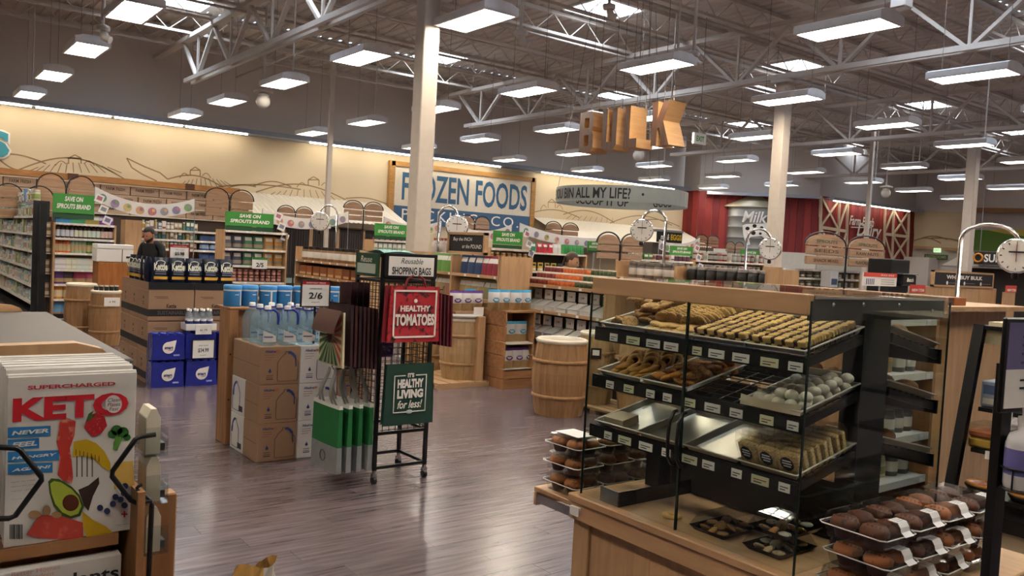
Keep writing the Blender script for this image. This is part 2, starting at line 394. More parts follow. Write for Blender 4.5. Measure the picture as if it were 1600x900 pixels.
n = 0
for sx in SKX:
    for sy_ in SKY_Y:
        n += 1
        s = thing('skylight' if seen([(sx+e, sy_+g, ZC+.2) for e in (-.65, 0, .65) for g in (-.65, 0, .65)]) else 'skylight_offscreen', 'square daylight skylight set into the corrugated ceiling', 'skylight', (sx, sy_, ZC-.02), group='skylights in the ceiling')
        put(frm, 'curb', parent=s); put(glm, 'diffuser', parent=s); put(bsm, 'safety_bar', parent=s)

# open web joists along x
JM = mat('#cfc6bc', .6); JY = [13.1+1.71*k for k in range(-9, 8) if 13.1+1.71*k < 25]
q = MB(); q.box(-8.9, -.05, .42, XW, .05, .5); tcm = q.mesh('top_chord', JM)
q = MB(); q.box(-8.9, -.045, -.03, XW, .045, .03); bcm = q.mesh('bottom_chord', JM)
q = MB(); x = -8.9; k = 0
while x < XW-.5: q.bar((x, 0, .0 if k % 2 else .44), (x+.5, 0, .44 if k % 2 else .0), .018); x += .5; k += 1
wbm = q.mesh('web', JM)
for yj in JY:
    j = thing('roof_joist', 'slim open web steel joist under the roof deck', 'joist', (0, yj, 6.58), group='roof joists', kind='structure')
    put(tcm, 'top_chord', parent=j); put(bcm, 'bottom_chord', parent=j); put(wbm, 'web', parent=j, kind='stuff')
# deep girders along y on the column lines
COLX = [6.2, 14.65, 23.1, 31.5]
for gx in COLX:
    g = thing('roof_girder', 'deep white steel truss girder spanning from column to back wall', 'girder', (gx, 0, 0), group='roof girders', kind='structure')
    GIRD = mat('#cfc6bc', .6)
    yend = 21.9 if gx < 20 else 21.0
    for s in (-.09, .09):
        q = MB(); q.box(s-.04, -8.9, 5.38, s+.04, yend, 5.48); q.build('bottom_chord', GIRD, g)
    q = MB(); q.box(-.1, -8.9, 6.46, .1, 25.1, 6.56); q.build('top_chord', GIRD, g)
    yy = 10.4-2.4*8; k = 0
    while yy < 23:
        a, b = (yy, 6.45), (yy+1.2, 5.42); c = (yy+2.4, 6.45)
        if b[0] < yend:
            q = MB(); q.bar((0, a[0], a[1]), (0, b[0], b[1]), .09, .06); q.build('diagonal', GIRD, g)
            q = MB(); q.bar((0, b[0], b[1]), (0, min(c[0], 25), c[1]), .09, .06); q.build('diagonal', GIRD, g)
            q = MB(); q.bar((0, b[0], b[1]), (0, b[0], 6.45), .05); q.build('vertical', GIRD, g)
        yy += 2.4
# columns, poles, pipes
for i, gx in enumerate(COLX[:3]):
    c = thing('column', ['square white steel column behind the shopping bag rack', 'square white steel column beside the hanging milk scale', 'square white steel column beside the bulk information board'][i], 'column', (gx, 10.4, 0), kind='structure')
    q = MB(); q.bbox(-.125, -.125, 0, .125, .125, 5.36, .012); q.build('shaft', mat('#c9bcae', .55), c)
    q = MB(); q.box(-.2, -.2, 5.3, .2, .2, 5.36); q.box(-.18, -.18, 0, .18, .18, .02); q.build('cap_plate', PAINTW, c)
    q = MB(); q.tube([(.13, -.09, .2), (.13, -.09, 5.2)], .015, 6); q.build('conduit', PAINTW, c)
for (px, pyt, pyb, Y, lab) in [(510, 50, 357, 21.4, 'thin white power pole dropping to the shelves below the hill mural'), (1352, 250, 392, 15.5, 'thin cream power pole dropping in front of the dairy lettering')]:
    a = PY(px, pyb, Y); q = MB(); q.box(-.06, -.06, 0, .06, .06, 6.55-a.z); p = thing('power_pole', lab, 'pole', (a.x, a.y, a.z)); q.build('shaft', mat('#c9bcae', .55), p)
    q = MB(); q.box(-.09, -.09, 0, .09, .09, .25); q.build('junction_box', WHITE, p); q = MB(); q.box(-.05, -.05, -a.z, .05, .05, 0); q.build('lower_shaft', mat('#c9bcae', .55), p)
for k, yy in enumerate((7.9, 11.3, 14.7, 18.05)):
    q = MB(); q.tube([(-8, yy, 6.42), (39.5, yy, 6.42)], .03, 6); q.build('sprinkler_pipe', mat('#b5aba0', .5), label='long thin sprinkler pipe running under the roof joists', cat='pipe', group='sprinkler pipes')
for k, (xx) in enumerate((8.3, 17.9, 26.4)):
    q = MB(); q.tube([(xx, -6, 6.25), (xx, 24.6, 6.25)], .025, 6); q.build('conduit_pipe', mat('#b5aba0', .5), label='thin pale conduit running across the roof joists', cat='pipe', group='ceiling conduits')

# ------------------------------------------------------------------ pendant fluorescent fixtures
LZ, LL, LW = 4.72, 1.24, .56
hm = MB(); prof = [(-LW/2, 0), (LW/2, 0), (LW/2, .1), (LW*.28, .145), (0, .155), (-LW*.28, .145), (-LW/2, .1)]
n = len(prof)
for i in range(1, n):
    a, b = prof[i], prof[(i+1) % n]; hm.face([(a[0], -LL/2, a[1]), (a[0], LL/2, a[1]), (b[0], LL/2, b[1]), (b[0], -LL/2, b[1])])
for s in (-1, 1): hm.face([(x, s*LL/2, z) for x, z in prof[::-s]])
hm = hm.mesh('housing', mat('#e6e4e4', .5))
rm = MB(); t = .035
rm.box(-LW/2, -LL/2, -.006, LW/2, -LL/2+t, .012); rm.box(-LW/2, LL/2-t, -.006, LW/2, LL/2, .012); rm.box(-LW/2, -LL/2+t, -.006, -LW/2+t, LL/2-t, .012); rm.box(LW/2-t, -LL/2+t, -.006, LW/2, LL/2-t, .012)
rm = rm.mesh('rim', mat('#e6e4e4', .5))
rf = MB(); a, b = LW/2-t, LL/2-t; rf.face([(-a, -b, .03), (-a, b, .03), (a, b, .03), (a, -b, .03)]); rf = rf.mesh('reflector', emat('#fff5e6', LAMP_E))
tu = MB(); tu.tube([(0, -b+.02, 0), (0, b-.02, 0)], .02, 6); tu = tu.mesh('tube', emat('#fff8ea', LAMP_E*1.5, False))
cm = MB(); cm.tube([(0, 0, 0), (0, 0, 2.28)], .005, 5); cm = cm.mesh('cable', mat('#8d857e', .5))
km = MB(); km.tube([(0, 0, 0), (0, 0, 2.27)], .018, 6); km = km.mesh('conduit', PAINTW)
def lamp(x, y, k):
    l = thing('pendant_light' if seen([(x+e, y+g, LZ+v) for e in (-.28, 0, .28) for g in (-.62, 0, .62) for v in (0, .15)]) else 'pendant_light_offscreen', 'white six-tube fluorescent pendant fixture hung from the roof joists', 'light', (x, y, LZ), group='pendant fixtures in a grid')
    put(hm, 'housing', parent=l); put(rm, 'rim', parent=l); put(rf, 'reflector', parent=l)
    d = math.hypot(x, y)
    if d < 20:
        for i in range(6): put(tu, 'tube', ((i-2.5)*.078, 0, .016), parent=l)
    if (k % 3) == 0: put(km, 'conduit', (0, -.45, .15), parent=l)
    else: put(cm, 'cable', (0, -.5, .14), parent=l)
    put(cm, 'cable', (0, .5, .14), parent=l)
k = 0
for i in range(-1, 10):
    for j in range(-2, 6):
        x, y = 2.88+3.595*i, 9.62+3.37*(j-1)
        if i >= 8 and j >= 4: continue
        lamp(x, y, k); k += 1
# ceiling cameras and sensors on drop poles
def drop_cam(px, py, hgt, kind, lab):
    a = PZ(px, py, hgt); t = thing('ceiling_sensor', lab, 'camera', (a.x, a.y, a.z))
    q = MB(); q.tube([(0, 0, .18), (0, 0, 6.55-hgt)], .028, 8); q.build('drop_pole', PAINTW, t)
    q = MB(); q.lathe([(.1, .1), (.11, .13), (.11, .17), (.06, .19)], 12); q.build('collar', PAINTW, t)
    if kind == 'dome':
        q = MB(); q.lathe([(.2, .2), (.2, .24), (.08, .27)], 14); q.build('mount_plate', PAINTW, t); q = MB(); q.ball((0, 0, .02), .15, 14, 8); q.build('dome', mat('#d8d4cf', .15), t)
    else:
        q = MB(); q.tube([(0, 0, .12), (.03, -.02, .0), (.1, -.08, -.04)], [.05, .07, .06], 10); q.build('lens_body', PAINTW, t)
drop_cam(160, 58, 4.6, 'b', 'small white camera on a drop pole above the vitamin aisle')
drop_cam(813, 66, 4.9, 'b', 'small white swivel camera on a drop pole beside the white column')
drop_cam(1083, 98, 4.9, 'b', 'small white camera on a drop pole above the wooden sign letters')
drop_cam(951, 24, 5.6, 'b', 'small white sensor hanging under the skylight')
drop_cam(411, 160, 4.5, 'dome', 'white dome camera hanging before the grey upper wall')
drop_cam(998, 244, 4.2, 'dome', 'white dome camera hanging above the round metal hoop sign')
drop_cam(1384, 303, 4.1, 'dome', 'white dome camera hanging above the dairy barn corner')
a = PZ(1408, 14, 5.9); t = thing('ceiling_speaker', 'boxy white speaker fixed under the roof joists', 'speaker', (a.x, a.y, a.z)); q = MB(); q.bbox(-.13, -.13, 0, .13, .13, .22, .02); q.build('case', PAINTW, t); q = MB(); q.tube([(0, 0, .2), (0, 0, .7)], .02, 6); q.build('stem', PAINTW, t)

# ------------------------------------------------------------------ barn front and dairy corner
BRED = [mat(c, .6, 0, .08, 3) for c in ('#8f2f2c', '#84292a', '#9a3632', '#7d2828')]
TRUSS = mat('#dccbb0', .6)
bA, bB, bC, bD = Vector((28.36, 25.0, 0)), Vector((28.36, 24.1, 0)), Vector((31.93, 20.56, 0)), Vector((XW+.1, 20.56, 0))
LITEW = mat('#d6d2ce', .85, 0, .02, 1.5)
for nm, a, b, lab in (('wall_nook', bA, bB, 0), ('wall_corner', bB, bC, 1), ('wall_dairy', bC, bD, 2)):
    wl = wall(nm, a.x, a.y, b.x, b.y, 0, ZC+.3, UPW)
    d = (b-a); L = d.length; d.normalize(); n = Vector((d.y, -d.x, 0)); ang = math.atan2(d.y, d.x); nb = max(2, round(L/.3)); wd = L/nb
    for i in range(nb):
        p = a+d*(i+.5)*wd+n*.0; q = MB(); q.box(-wd/2+.006, -.035-(i % 3)*.006, 2.2, wd/2-.006, .0, 4.66)
        q.build('barn_board', BRED[(i*7+lab) % 4], wl, (p.x, p.y, 0), ang)
    q = MB(); q.box(0, -.12, 0, L, 0, 2.2); q.build('cooler_front', OFFW, wl, (a.x, a.y, 0), ang)
    if lab:
        q = MB(); q.box(.3, -.5, 4.5, L-.1, -.25, 4.62); 
        q.box(.3, -.25, 4.56, L-.1, 0, 4.6); q.build('light_rail', mat('#b9bcc4', .5), wl, (a.x, a.y, 0), ang)
        for k in range(int((L-.8)/1.3) if lab == 2 else 0): q = MB(); q.box(.5+k*1.3, -.4, 4.46, 1.65+k*1.3, -.34, 4.498); q.build('tube', emat('#fff3dc', LAMP_E*.8), wl, (a.x, a.y, 0), ang)
    if lab == 1: corner = (wl, a, d, n, ang, L)
    if lab == 2: dairy = (wl, a, d, n, ang, L)
# timber cross bracing on the dairy face
def on(face, px, py, off=.0):
    wl, a, d, n, ang, L = face; o = a+n*off; r = ray(px, py); M = Matrix(((r.x, -d.x), (r.y, -d.y))); s = M.inverted() @ Vector((o.x-C0.x, o.y-C0.y))
    return C0+r*s[0]
def brace(pts, wdt=.13):
    P = [on(dairy, x, y, .075) for x, y in pts]
    for a, b in zip(P, P[1:]): q = MB(); q.bar(a, b, .05, wdt); q.build('timber', TRUSS, dairy[0])
for x0, x1, x2, yt0, yt1, yb0, yb1 in ((1282.5, 1311, 1324, 306, 315, 404, 408), (1382.5, 1396, 1420, 325, 331, 406, 409)):
    for xx in (x0, x1, x2):
        t = (xx-x0)/(x2-x0); brace([(xx, yt0+(yt1-yt0)*t), (xx-2.5, yb0+(yb1-yb0)*t)])
    ym0, ym1 = (yt0+yb0)/2, (yt1+yb1)/2; brace([(x0, ym0), (x2-1, ym1)])
    for xa, xb in ((x0, x1), (x1, x2)):
        ta, tb_ = (xa-x0)/(x2-x0), (xb-x0)/(x2-x0); ya, yb2 = yt0+(yt1-yt0)*ta, yt0+(yt1-yt0)*tb_; ma, mb = ym0+(ym1-ym0)*ta, ym0+(ym1-ym0)*tb_; ba, bb = yb0+(yb1-yb0)*ta, yb0+(yb1-yb0)*tb_
        if xb-xa > 18:
            brace([(xa, ya), (xb-1, mb)], .1); brace([(xb, yb2), (xa-1, ma)], .1); brace([(xa-1, ma), (xb-2, bb)], .1); brace([(xb-1, mb), (xa-2, ba)], .1)
        else:
            brace([(xb, yb2), (xa-1, ma)], .1); brace([(xa-1, ma) if xa == x0 and x2-x1 > 20 else (xb-1, mb), (xb-2, bb) if xa == x0 and x2-x1 > 20 else (xa-2, ba)], .1)
def face_text(face, body, px0, py0, px1, py1, m, off=.09, shear=.25, bold=.02, name='lettering'):
    a, b = on(face, px0, py1, off), on(face, px1, py0, off); wl, A, d, n, ang, L = face
    wd = (Vector((b.x, b.y, 0))-Vector((a.x, a.y, 0))).length; c = (a+b)/2
    return text(body, wd, abs(b.z-a.z), c, m, None, ang, bold=bold, shear=shear, name=name)
SIGNW = mat('#efe9e0', .5)
t = thing('dairy_sign', 'white script lettering reading farm fresh dairy on the red barn wall', 'sign', (0, 0, 0))
for args in (('Farm Fresh', 1327, 341, 1366, 351), ('Dairy', 1338, 352, 1378, 375)):
    o = face_text(dairy, *args, SIGNW); o.parent = t
q = MB(); a, b = on(dairy, 1330, 355, .085), on(dairy, 1362, 356, .085); q.bar(a, b, .02, .04); q.build('underline', SIGNW, t)
# silo with milk sign and cow on the corner face
wl, A, d, n, ang, L = corner; c = on(corner, 1176, 360, 0)
si = thing('milk_silo', 'galvanised half silo with a conical cap on the red barn corner', 'silo', (c.x, c.y, 0), ang)
GALV = mat('#8f8f8c', .45, .55, .05, 4); zt = on(corner, 1176, 322, .4).z; rr = 1.08
q = MB(); N = 18
def half(q, prof, m=0):
    q.idx([(r*math.cos(math.pi*j/N)*1.0, -r*math.sin(math.pi*j/N)*.45, z) for r, z in prof for j in range(N+1)], [(i*(N+1)+j, (i+1)*(N+1)+j, (i+1)*(N+1)+j+1, i*(N+1)+j+1) for i in range(len(prof)-1) for j in range(N)], m, True)
pf = [(rr, 0)]
for k in range(1, 9): z = zt*k/9; pf += [(rr, z-.03), (rr+.02, z-.015), (rr+.02, z+.015), (rr, z+.03)]
half(q, pf+[(rr, zt)]); q.build('drum', GALV, si)
q = MB(); half(q, [(rr+.2, zt-.05), (rr+.2, zt), (.25, zt+.45), (.2, zt+.5), (0, zt+.5)]); q.build('cap', mat('#b3a78e', .45, .5), si)
def silo_pt(px, py): p = on(corner, px, py, .52); return p
milk = thing('milk_sign', 'white script milk lettering with a white spotted cow drawing on the silo', 'sign')
o = face_text(corner, 'Milk', 1159, 331, 1200, 347, SIGNW, .52); o.parent = milk
cow = [(1160, 352), (1166, 350), (1196, 349), (1203, 346), (1209, 350), (1208, 358), (1202, 362), (1200, 370), (1196, 384), (1193, 384), (1194, 372), (1190, 369), (1174, 370), (1170, 373), (1172, 382), (1168, 383), (1163, 374), (1161, 366)]
q = MB(); q.face([silo_pt(*p) for p in cow][::-1]); q.build('cow_figure', SIGNW, milk)
q = MB()
for cx, cyy, r in ((1168, 357, 3), (1179, 353, 3), (1177, 364, 3.4), (1190, 356, 2.6), (1188, 365, 2)): q.face([on(corner, cx+r*1.15*math.cos(k*.7854), cyy+r*math.sin(k*.7854), .525) for k in range(8)]); q.build('cow_spot', INK, milk); q = MB()

# ------------------------------------------------------------------ right wall murals and signs
def XP(px, py, X=39.9): return PX(px, py, X)
def flatX(q, pts, X, m=0): q.face([XP(x, y, X) for x, y in pts], m)
q = MB(); flatX(q, [(1428, 327), (1512, 333), (1512, 389), (1428, 384)], 39.93); q.build('mural_panel', LOW, wr)
q = MB()
for a in [(1428, 376, 1470, 380, 6), (1455, 372, 1510, 380, 3), (1440, 372, 1480, 374, 4)]:
    pts = [XP(x, y, 39.9) for x, y in arc(*a)]
    for u, v in zip(pts, pts[1:]): q.bar(u, v, .006, .05)
q.build('mural_drawing', mat('#957a57', .85), wr)
a, b = XP(1428, 386, 39.8), XP(1512, 391, 39.8); q = MB(); q.bar(a, b, .12, .12); q.build('trim_board', MAPLEY, wr)
fm = thing('field_mural', 'framed landscape print of green and yellow fields on the far wall', 'mural')
a, b = XP(1511, 325, 39.8), XP(1511, 391, 39.8); q = MB(); q.bar(a, b, .2, .2); q.build('frame_post', PINEZ, fm)
a, b = XP(1509, 328, 39.8), XP(1640, 330, 39.8); q = MB(); q.bar(a, b, .2, .2); q.build('frame_rail', PINE, fm)
q = MB(); flatX(q, [(1512, 330), (1640, 333), (1640, 400), (1512, 391)], 39.9); q.build('sky_print', mat('#a99c97', .8, 0, .1, .4), fm)
q = MB(); flatX(q, [(1530, 359), (1560, 361), (1640, 372), (1640, 398), (1512, 390), (1512, 360)], 39.89); q.build('green_field_print', mat('#5d7d35', .8, 0, .15, .6), fm)
q = MB(); flatX(q, [(1540, 359), (1600, 358), (1640, 360), (1640, 374), (1570, 365)], 39.88); q.build('yellow_field_print', mat('#b9a048', .8, 0, .15, .6), fm)
c = XP(1464, 391, 39.7); t = thing('exit_sign', 'small green lit exit sign above the restroom corridor', 'sign', c, FX); q = MB(); q.box(-.16, 0, -.1, .16, .06, .1); q.build('case', emat('#b6d9a8', .7, False), t); text('EXIT', .22, .1, (0, -.005, 0), mat('#3b7d3a', .5), t)
c = XP(1462, 401.5, 39.7); t = thing('restroom_sign', 'dark green wooden restrooms sign hanging above the corridor', 'sign', c, FX); q = MB(); q.bbox(-.55, 0, -.12, .55, .06, .12, .02); q.build('board', mat('#4d5a3c', .6), t); text('RESTROOMS', .95, .13, (0, -.004, 0), mat('#a9b77f', .6), t, bold=.01)
q = MB(); q.box(-.02, 0, -.2, .02, 1.5, 2.4)
dk = thing('deli_hood', 'grey sloped metal hood above the deli counter', 'hood', XP(1530, 417, 37.5), FX)
q = MB(); q.idx([(-1.1, -1.0, 0), (3.2, -1.0, 0), (3.2, .6, 0), (-1.1, .6, 0), (-.5, -.1, .62), (3.2, -.1, .62), (3.2, .6, .62), (-.5, .6, .62)], [(0, 3, 2, 1), (4, 5, 6, 7), (0, 1, 5, 4), (1, 2, 6, 5), (2, 3, 7, 6), (3, 0, 4, 7)]); q.build('canopy', mat('#a39a90', .5), dk)
q = MB(); q.box(-1.1, -1.02, -.06, 3.2, .6, 0); q.build('lip', mat('#8c847b', .5), dk); q = MB(); q.box(-.8, .3, -2.35, 3.2, .6, -.06); q.build('back_panel', mat('#3a342f', .6), dk)
c = XP(1562, 404, 36.3); t = thing('deli_sign', 'dark board with pale block lettering and an orange ring above the deli', 'sign', c, FX)
q = MB(); q.box(-1.0, 0, -.27, 1.9, .08, .25); q.build('board', mat('#2b2725', .6), t); text('SUN SUPER', 1.9, .33, (.35, -.004, 0), SIGNW, t, bold=.03)
q = MB(); q.tube([(-.82+.17*math.cos(k*.5236), -.03, .17*math.sin(k*.5236)) for k in range(13)], .04, 6); q.build('ring', mat('#d58a2d', .5), t)
for xx in (-.8, 1.6): q = MB(); q.tube([(xx, .04, .2), (xx, .04, 3.6)], .012, 5); q.build('hanger', GREYM, t)
q = MB(); q.box(39.0, 19.2, 0, 39.9, 20.4, 2.35); q.build('restroom_corridor', UPW, wr)

# ------------------------------------------------------------------ back wall: signs, awning, freezers, crate header
FY = 24.8
t = thing('frozen_foods_sign', 'large wood framed frozen foods packing sign on the back wall', 'sign')
a, b = PY(615, 256, FY), PY(832.5, 282, FY); z1, z0, zb = 4.32, 2.35, 2.95; x0, x1 = 13.72, 19.68
q = MB(); q.box(x0, FY, zb, x1, FY+.1, z1); q.build('cream_panel', mat('#ddd2be', .6), t)
q = MB(); q.box(x0, FY, z0, x1, FY+.1, zb); q.build('blue_panel', mat('#3f6182', .6), t)
for bx in ((x0-.08, FY-.04, z1-.06, x1+.08, FY+.1, z1+.1), (x0-.14, FY-.04, z0-.05, x0+.06, FY+.1, z1+.1), (x1-.06, FY-.04, z0-.05, x1+.14, FY+.1, z1+.1)): q = MB(); q.box(*bx); q.build('frame_board', woodmat('#b98a4e', '#9c6f38', 0), t)
BLU = mat('#3a6384', .6)
text('FROZEN', 2.72, .95, (x0+1.72, FY-.004, 3.62), BLU, t, bold=.02); text('FOODS', 2.35, .95, (x0+4.55, FY-.004, 3.62), BLU, t, bold=.02)
text('PACKING', 3.1, .36, (x0+1.95, FY-.004, 2.68), SIGNW, t, spacing=1.25); text('CO.', 1.25, .36, (x0+4.75, FY-.004, 2.68), SIGNW, t, spacing=1.3)
t = thing('vitamin_sign_letter', 'teal cut-out letter S with white edge on the back wall', 'sign', (2.42, 24.85, 3.63))
text('S', .62, .76, (0, .01, 0), SIGNW, t, bold=.09, name='letter_edge'); text('S', .52, .66, (0, -.03, 0), mat('#3b97a6', .5), t, bold=.05, name='letter_face')
CORR = mat('#d2cabb', .5, .1)
for x0, x1, lab in ((8.4, 13.5, 'ribbed white metal awning below the hill mural'), (19.9, 28.2, 'ribbed white metal awning between the frozen sign and the barn')):
    q = MB(); n = int((x1-x0)/.15); aw = thing('corrugated_awning', lab, 'awning', (0, 0, 0))
    for i in range(n):
        xa = x0+i*.15
        for (u, zu), (v, zv) in (((0, 0), (.075, .03)), ((.075, .03), (.15, 0))): q.face([(xa+u, 23.0, 2.2+zu), (xa+v, 23.0, 2.2+zv), (xa+v, 24.9, 2.95+zv), (xa+u, 24.9, 2.95+zu)])
    q.build('ribbed_sheet', CORR, aw); q = MB(); q.box(x0, 23.0, 2.06, x1, 23.06, 2.2); q.build('fascia_board', mat('#6d5a46', .6), aw)
fz = thing('freezer_case', 'row of tall dark glass freezer doors with wood posts along the back wall', 'freezer', (0, 23.2, 0))
q = MB(); q.box(8.42, .05, 0, 13.6, 1.7, 2.02); q.build('cabinet', mat('#2a2a2c', .5), fz)
for i in range(6):
    xa = 8.45+i*.85
    dr = MB(); dr.box(xa+.09, -.01, .25, xa+.87, .03, 1.98); dr = dr.build('door', mat('#2c2523', .3), fz)
    q = MB(); 
    for k in range(9): q.box(xa+.13+k*.08, -.02, .6, xa+.15+k*.08, -.01, 1.9)
    q.build('rail_line', mat('#4a403c', .4), dr); q = MB(); q.box(xa+.12, -.02, .35, xa+.84, -.012, .5); q.build('shelf_tag', mat('#8fa59a', .5), dr)
    q = MB(); q.box(xa-.02, -.06, 0, xa+.08, .04, 2.05); q.build('post', MAPLEZ, fz)
# crate header over the vitamin shelves
CR = woodmat('#b89a80', '#a08268', 0, 2.5, .7); CRTX = mat('#4e3a2c', .7)
ch = thing('crate_header', 'long header of stacked wooden crate fronts under an orange timber beam', 'header', (0, 24.0, 0))
q = MB(); q.box(-2, -.08, 2.84, 8.3, .3, 2.99); q.build('beam', woodmat('#b87f43', '#9a6430', 0), ch)
for xx in (4.0, 6.9): q = MB(); q.box(xx-.12, -.1, 2.85, xx+.12, .28, 3.0); q.build('bracket', mat('#5a3523', .6), ch)
for r, (za, zb2) in enumerate(((2.56, 2.8), (2.3, 2.54), (2.04, 2.28))):
    for i in range(14):
        xa = -1.9+i*.73+(r % 2)*.2; o = MB(); o.bbox(xa, 0, za, xa+.71, .25, zb2, .012); o = o.build('crate_front', CR, ch)
        if i > 3: text('FARM FRESH', .46, .085, (xa+.355, -.003, (za+zb2)/2+.02), CRTX, o, bold=.02)
q = MB(); q.box(-2, .02, 0, 8.3, .9, 2.04); q.build('support_shelving', mat('#4a3b30', .7), ch)
for za in (2.03, 2.29): q = MB(); q.box(-2, -.05, za-.015, 8.3, .02, za+.01); q.build('ledge', mat('#d6cdb8', .6), ch)
# vitamins on the wall shelving under the header (behind the aisles)
# ------------------------------------------------------------------ arched aisle signs, pennants, save-on placards
SLAT = woodmat('#a8876c', '#8f6f54', 0, 2.0, .7)
def arch_sign(px0, px1, pyt, pyb, Y, lab, texts=None, post=0, rz=0):
    a, b = PY(px0, pyb, Y), PY(px1, pyt, Y); wd = (b.x-a.x)/2; hh = b.z-PY(px1, pyb, Y).z; zb = PY(px1, pyb, Y).z
    t = thing('aisle_sign', lab, 'sign', ((a.x+b.x)/2, Y, 0))
    for s in (-1, 1):
        cx = s*wd/2; r = wd*.44; nb = 3
        h1 = hh*.30; z = zb
        for k in range(2):
            q = MB(); q.bbox(cx-r, -.02, z+.01, cx+r, .02, z+h1-.015, .006); o = q.build('plank', SLAT, t)
            if texts: text(texts[(s+1)//2][2-k], r*1.3, h1*.35, (cx, -.024, z+h1*.5), CRTX, o, bold=.02)
            z += h1
        ht = hh*.34
        q = MB(); q.prism([(cx-r, z+.005)]+[(cx+r, z+.005)]+[(cx+r*math.cos(math.pi*k/12), z+.02+ht*math.sin(math.pi*k/12)) for k in range(13)], -.02, .02); o = q.build('arch_plank', SLAT, t)
        if texts: text(texts[(s+1)//2][0], r*1.1, ht*.3, (cx, -.024, z+ht*.42), mat('#4c5542', .7), o, bold=.02)
        q = MB(); q.tube([(cx+wd*.48*math.cos(math.pi*k/14), 0, z+.02+(ht+.04)*math.sin(math.pi*k/14)) for k in range(15)], .014, 6); q.build('metal_hoop', BLACK, t)
    q = MB(); q.tube([(0, 0, post), (0, 0, zb+hh*.62)], .02, 6); q.build('post', BLACK, t)
    for s in (-1, 1): q = MB(); q.bar((0, 0, zb+hh*.28), (s*.1, 0, zb+hh*.28), .012); q.build('clamp', BLACK, t)
arch_sign(1253, 1385, 374, 420, 8.6, 'large arched seed and nut sign with readable planks over the bulk bins', (('SPROUTS', 'SEEDS', 'SNACK MIXES'), ('SPROUTS', 'RAW NUTS', 'FLAVORED NUTS')))
arch_sign(930, 1006, 370, 408, 10.2, 'arched wooden sign with brown planks hidden behind the hanging dial scale')
for args in ((55, 150, 278, 330, 21.0, 'arched wooden aisle sign over the crate header beside the bunting'), (-12, 86, 294, 345, 19.0, 'arched wooden aisle sign above the packed side shelves', None, 2.052), (318, 398, 300, 342, 20.0, 'arched wooden aisle sign at the end of the crate header'),
             (432, 490, 326, 352, 22.0, 'small arched wooden sign low in front of the ribbed awning'), (535, 600, 319, 348, 20.5, 'arched wooden sign before the ribbed awning by the frozen sign'), (716, 766, 341, 368, 17.0, 'arched wooden sign in front of the blue packing band'),
             (850, 905, 351, 378, 18.0, 'arched wooden sign over the colourful produce bags'), (1086, 1124, 370, 387, 18.6, 'tiny arched sign in front of the barn boards'), (1133, 1163, 381, 395, 17.5, 'tiny arched sign under the silo')):
    arch_sign(*args)
ICON = [mat(c, .6) for c in ('#b8707a', '#7d9a6a', '#c9ad72', '#8d8f96', '#6f9070', '#c99a72', '#7a7a9c', '#96809c')]
def pennant(x0, y0, x1, y1, sag, Y, lab):
    a, b = PY(x0, y0, Y), PY(x1, y1, Y); px = Y*1.15/F; t = thing('bunting', lab, 'bunting', (0, 0, 0)); N = 16
    pt = lambda s: a+(b-a)*s-Vector((0, 0, sag*px*4*s*(1-s)))
    q = MB(); q.grid(N, 1, lambda i, j: pt(i)+Vector((0, 0, -j*.24)), 0); q.build('cloth', mat('#d9d3cf', .8), t)
    for k in range(8):
        c = pt((k+.6)/8.2); q = MB(); r = .075; cc = c+Vector((0, -.012, -.14)); q.face([cc+Vector((r*math.cos(i*.524), 0, r*math.sin(i*.524))) for i in range(12)]); o = q.build('printed_fruit', ICON[(k*3+int(x0)) % 8], t)
        q = MB(); cc = cc+Vector((.02, -.004, .02)); q.face([cc+Vector((r*.45*math.cos(i*1.047), 0, r*.45*math.sin(i*1.047))) for i in range(6)]); q.build('print_centre', ICON[(k*3+int(x0)+2) % 8], o)
    for e, kk in ((a, .0), (b, .0)): q = MB(); q.tube([e, (e.x, e.y, 0)], .008, 5); q.build('stand_pole', GREYM, t)
pennant(148, 291, 305, 310, 14, 16.6, 'white bunting with fruit prints strung over the vitamin aisle')
pennant(410, 326, 545, 330, 12, 17.5, 'white bunting with fruit prints before the ribbed awning')
pennant(600, 338, 690, 345, 10, 16.5, 'white bunting with fruit prints crossing behind the white column')
pennant(705, 345, 800, 350, 14, 15.5, 'white bunting with fruit prints over the blue packing band')
pennant(812, 348, 940, 372, 8, 16.0, 'white bunting with fruit prints over the produce bags')
pennant(1030, 374, 1094, 371, 11, 14.5, 'white bunting with fruit prints hanging under the egg sign')
def placard(x0, y0, x1, y1, Y, lab, strip=True):
    a, b = PY(x0, y1, Y), PY(x1, y0, Y); wd, hh = b.x-a.x, b.z-a.z; t = thing('save_placard', lab, 'sign', ((a.x+b.x)/2, Y, a.z))
    q = MB(); q.box(-wd/2, 0, hh*.22, wd/2, .02, hh); q.build('green_board', GREEN, t); q = MB(); q.box(-wd/2, .005, 0, wd/2, .02, hh*.2); q.build('dark_band', DKGREEN, t)
    text('SAVE ON', wd*.45, hh*.2, (0, -.003, hh*.8), SIGNW, t, bold=.04, shear=.2); text('SPROUTS BRAND', wd*.82, hh*.2, (0, -.003, hh*.5), SIGNW, t, bold=.04, shear=.2)
    if strip:
        for k in range(3):
            q = MB(); q.box(-.07, -.05, -.07, .07, -.045, .07); o = q.build('coupon_card', PAPER, t, (wd/2+.07+k*.07, 0, hh*.9-k*.19), 0); o.rotation_euler = (0, R(20), 0)
            q = MB(); q.box(-.045, -.053, -.03, .045, -.051, .04); q.build('card_print', ICON[(k*3) % 8], o)
    return t

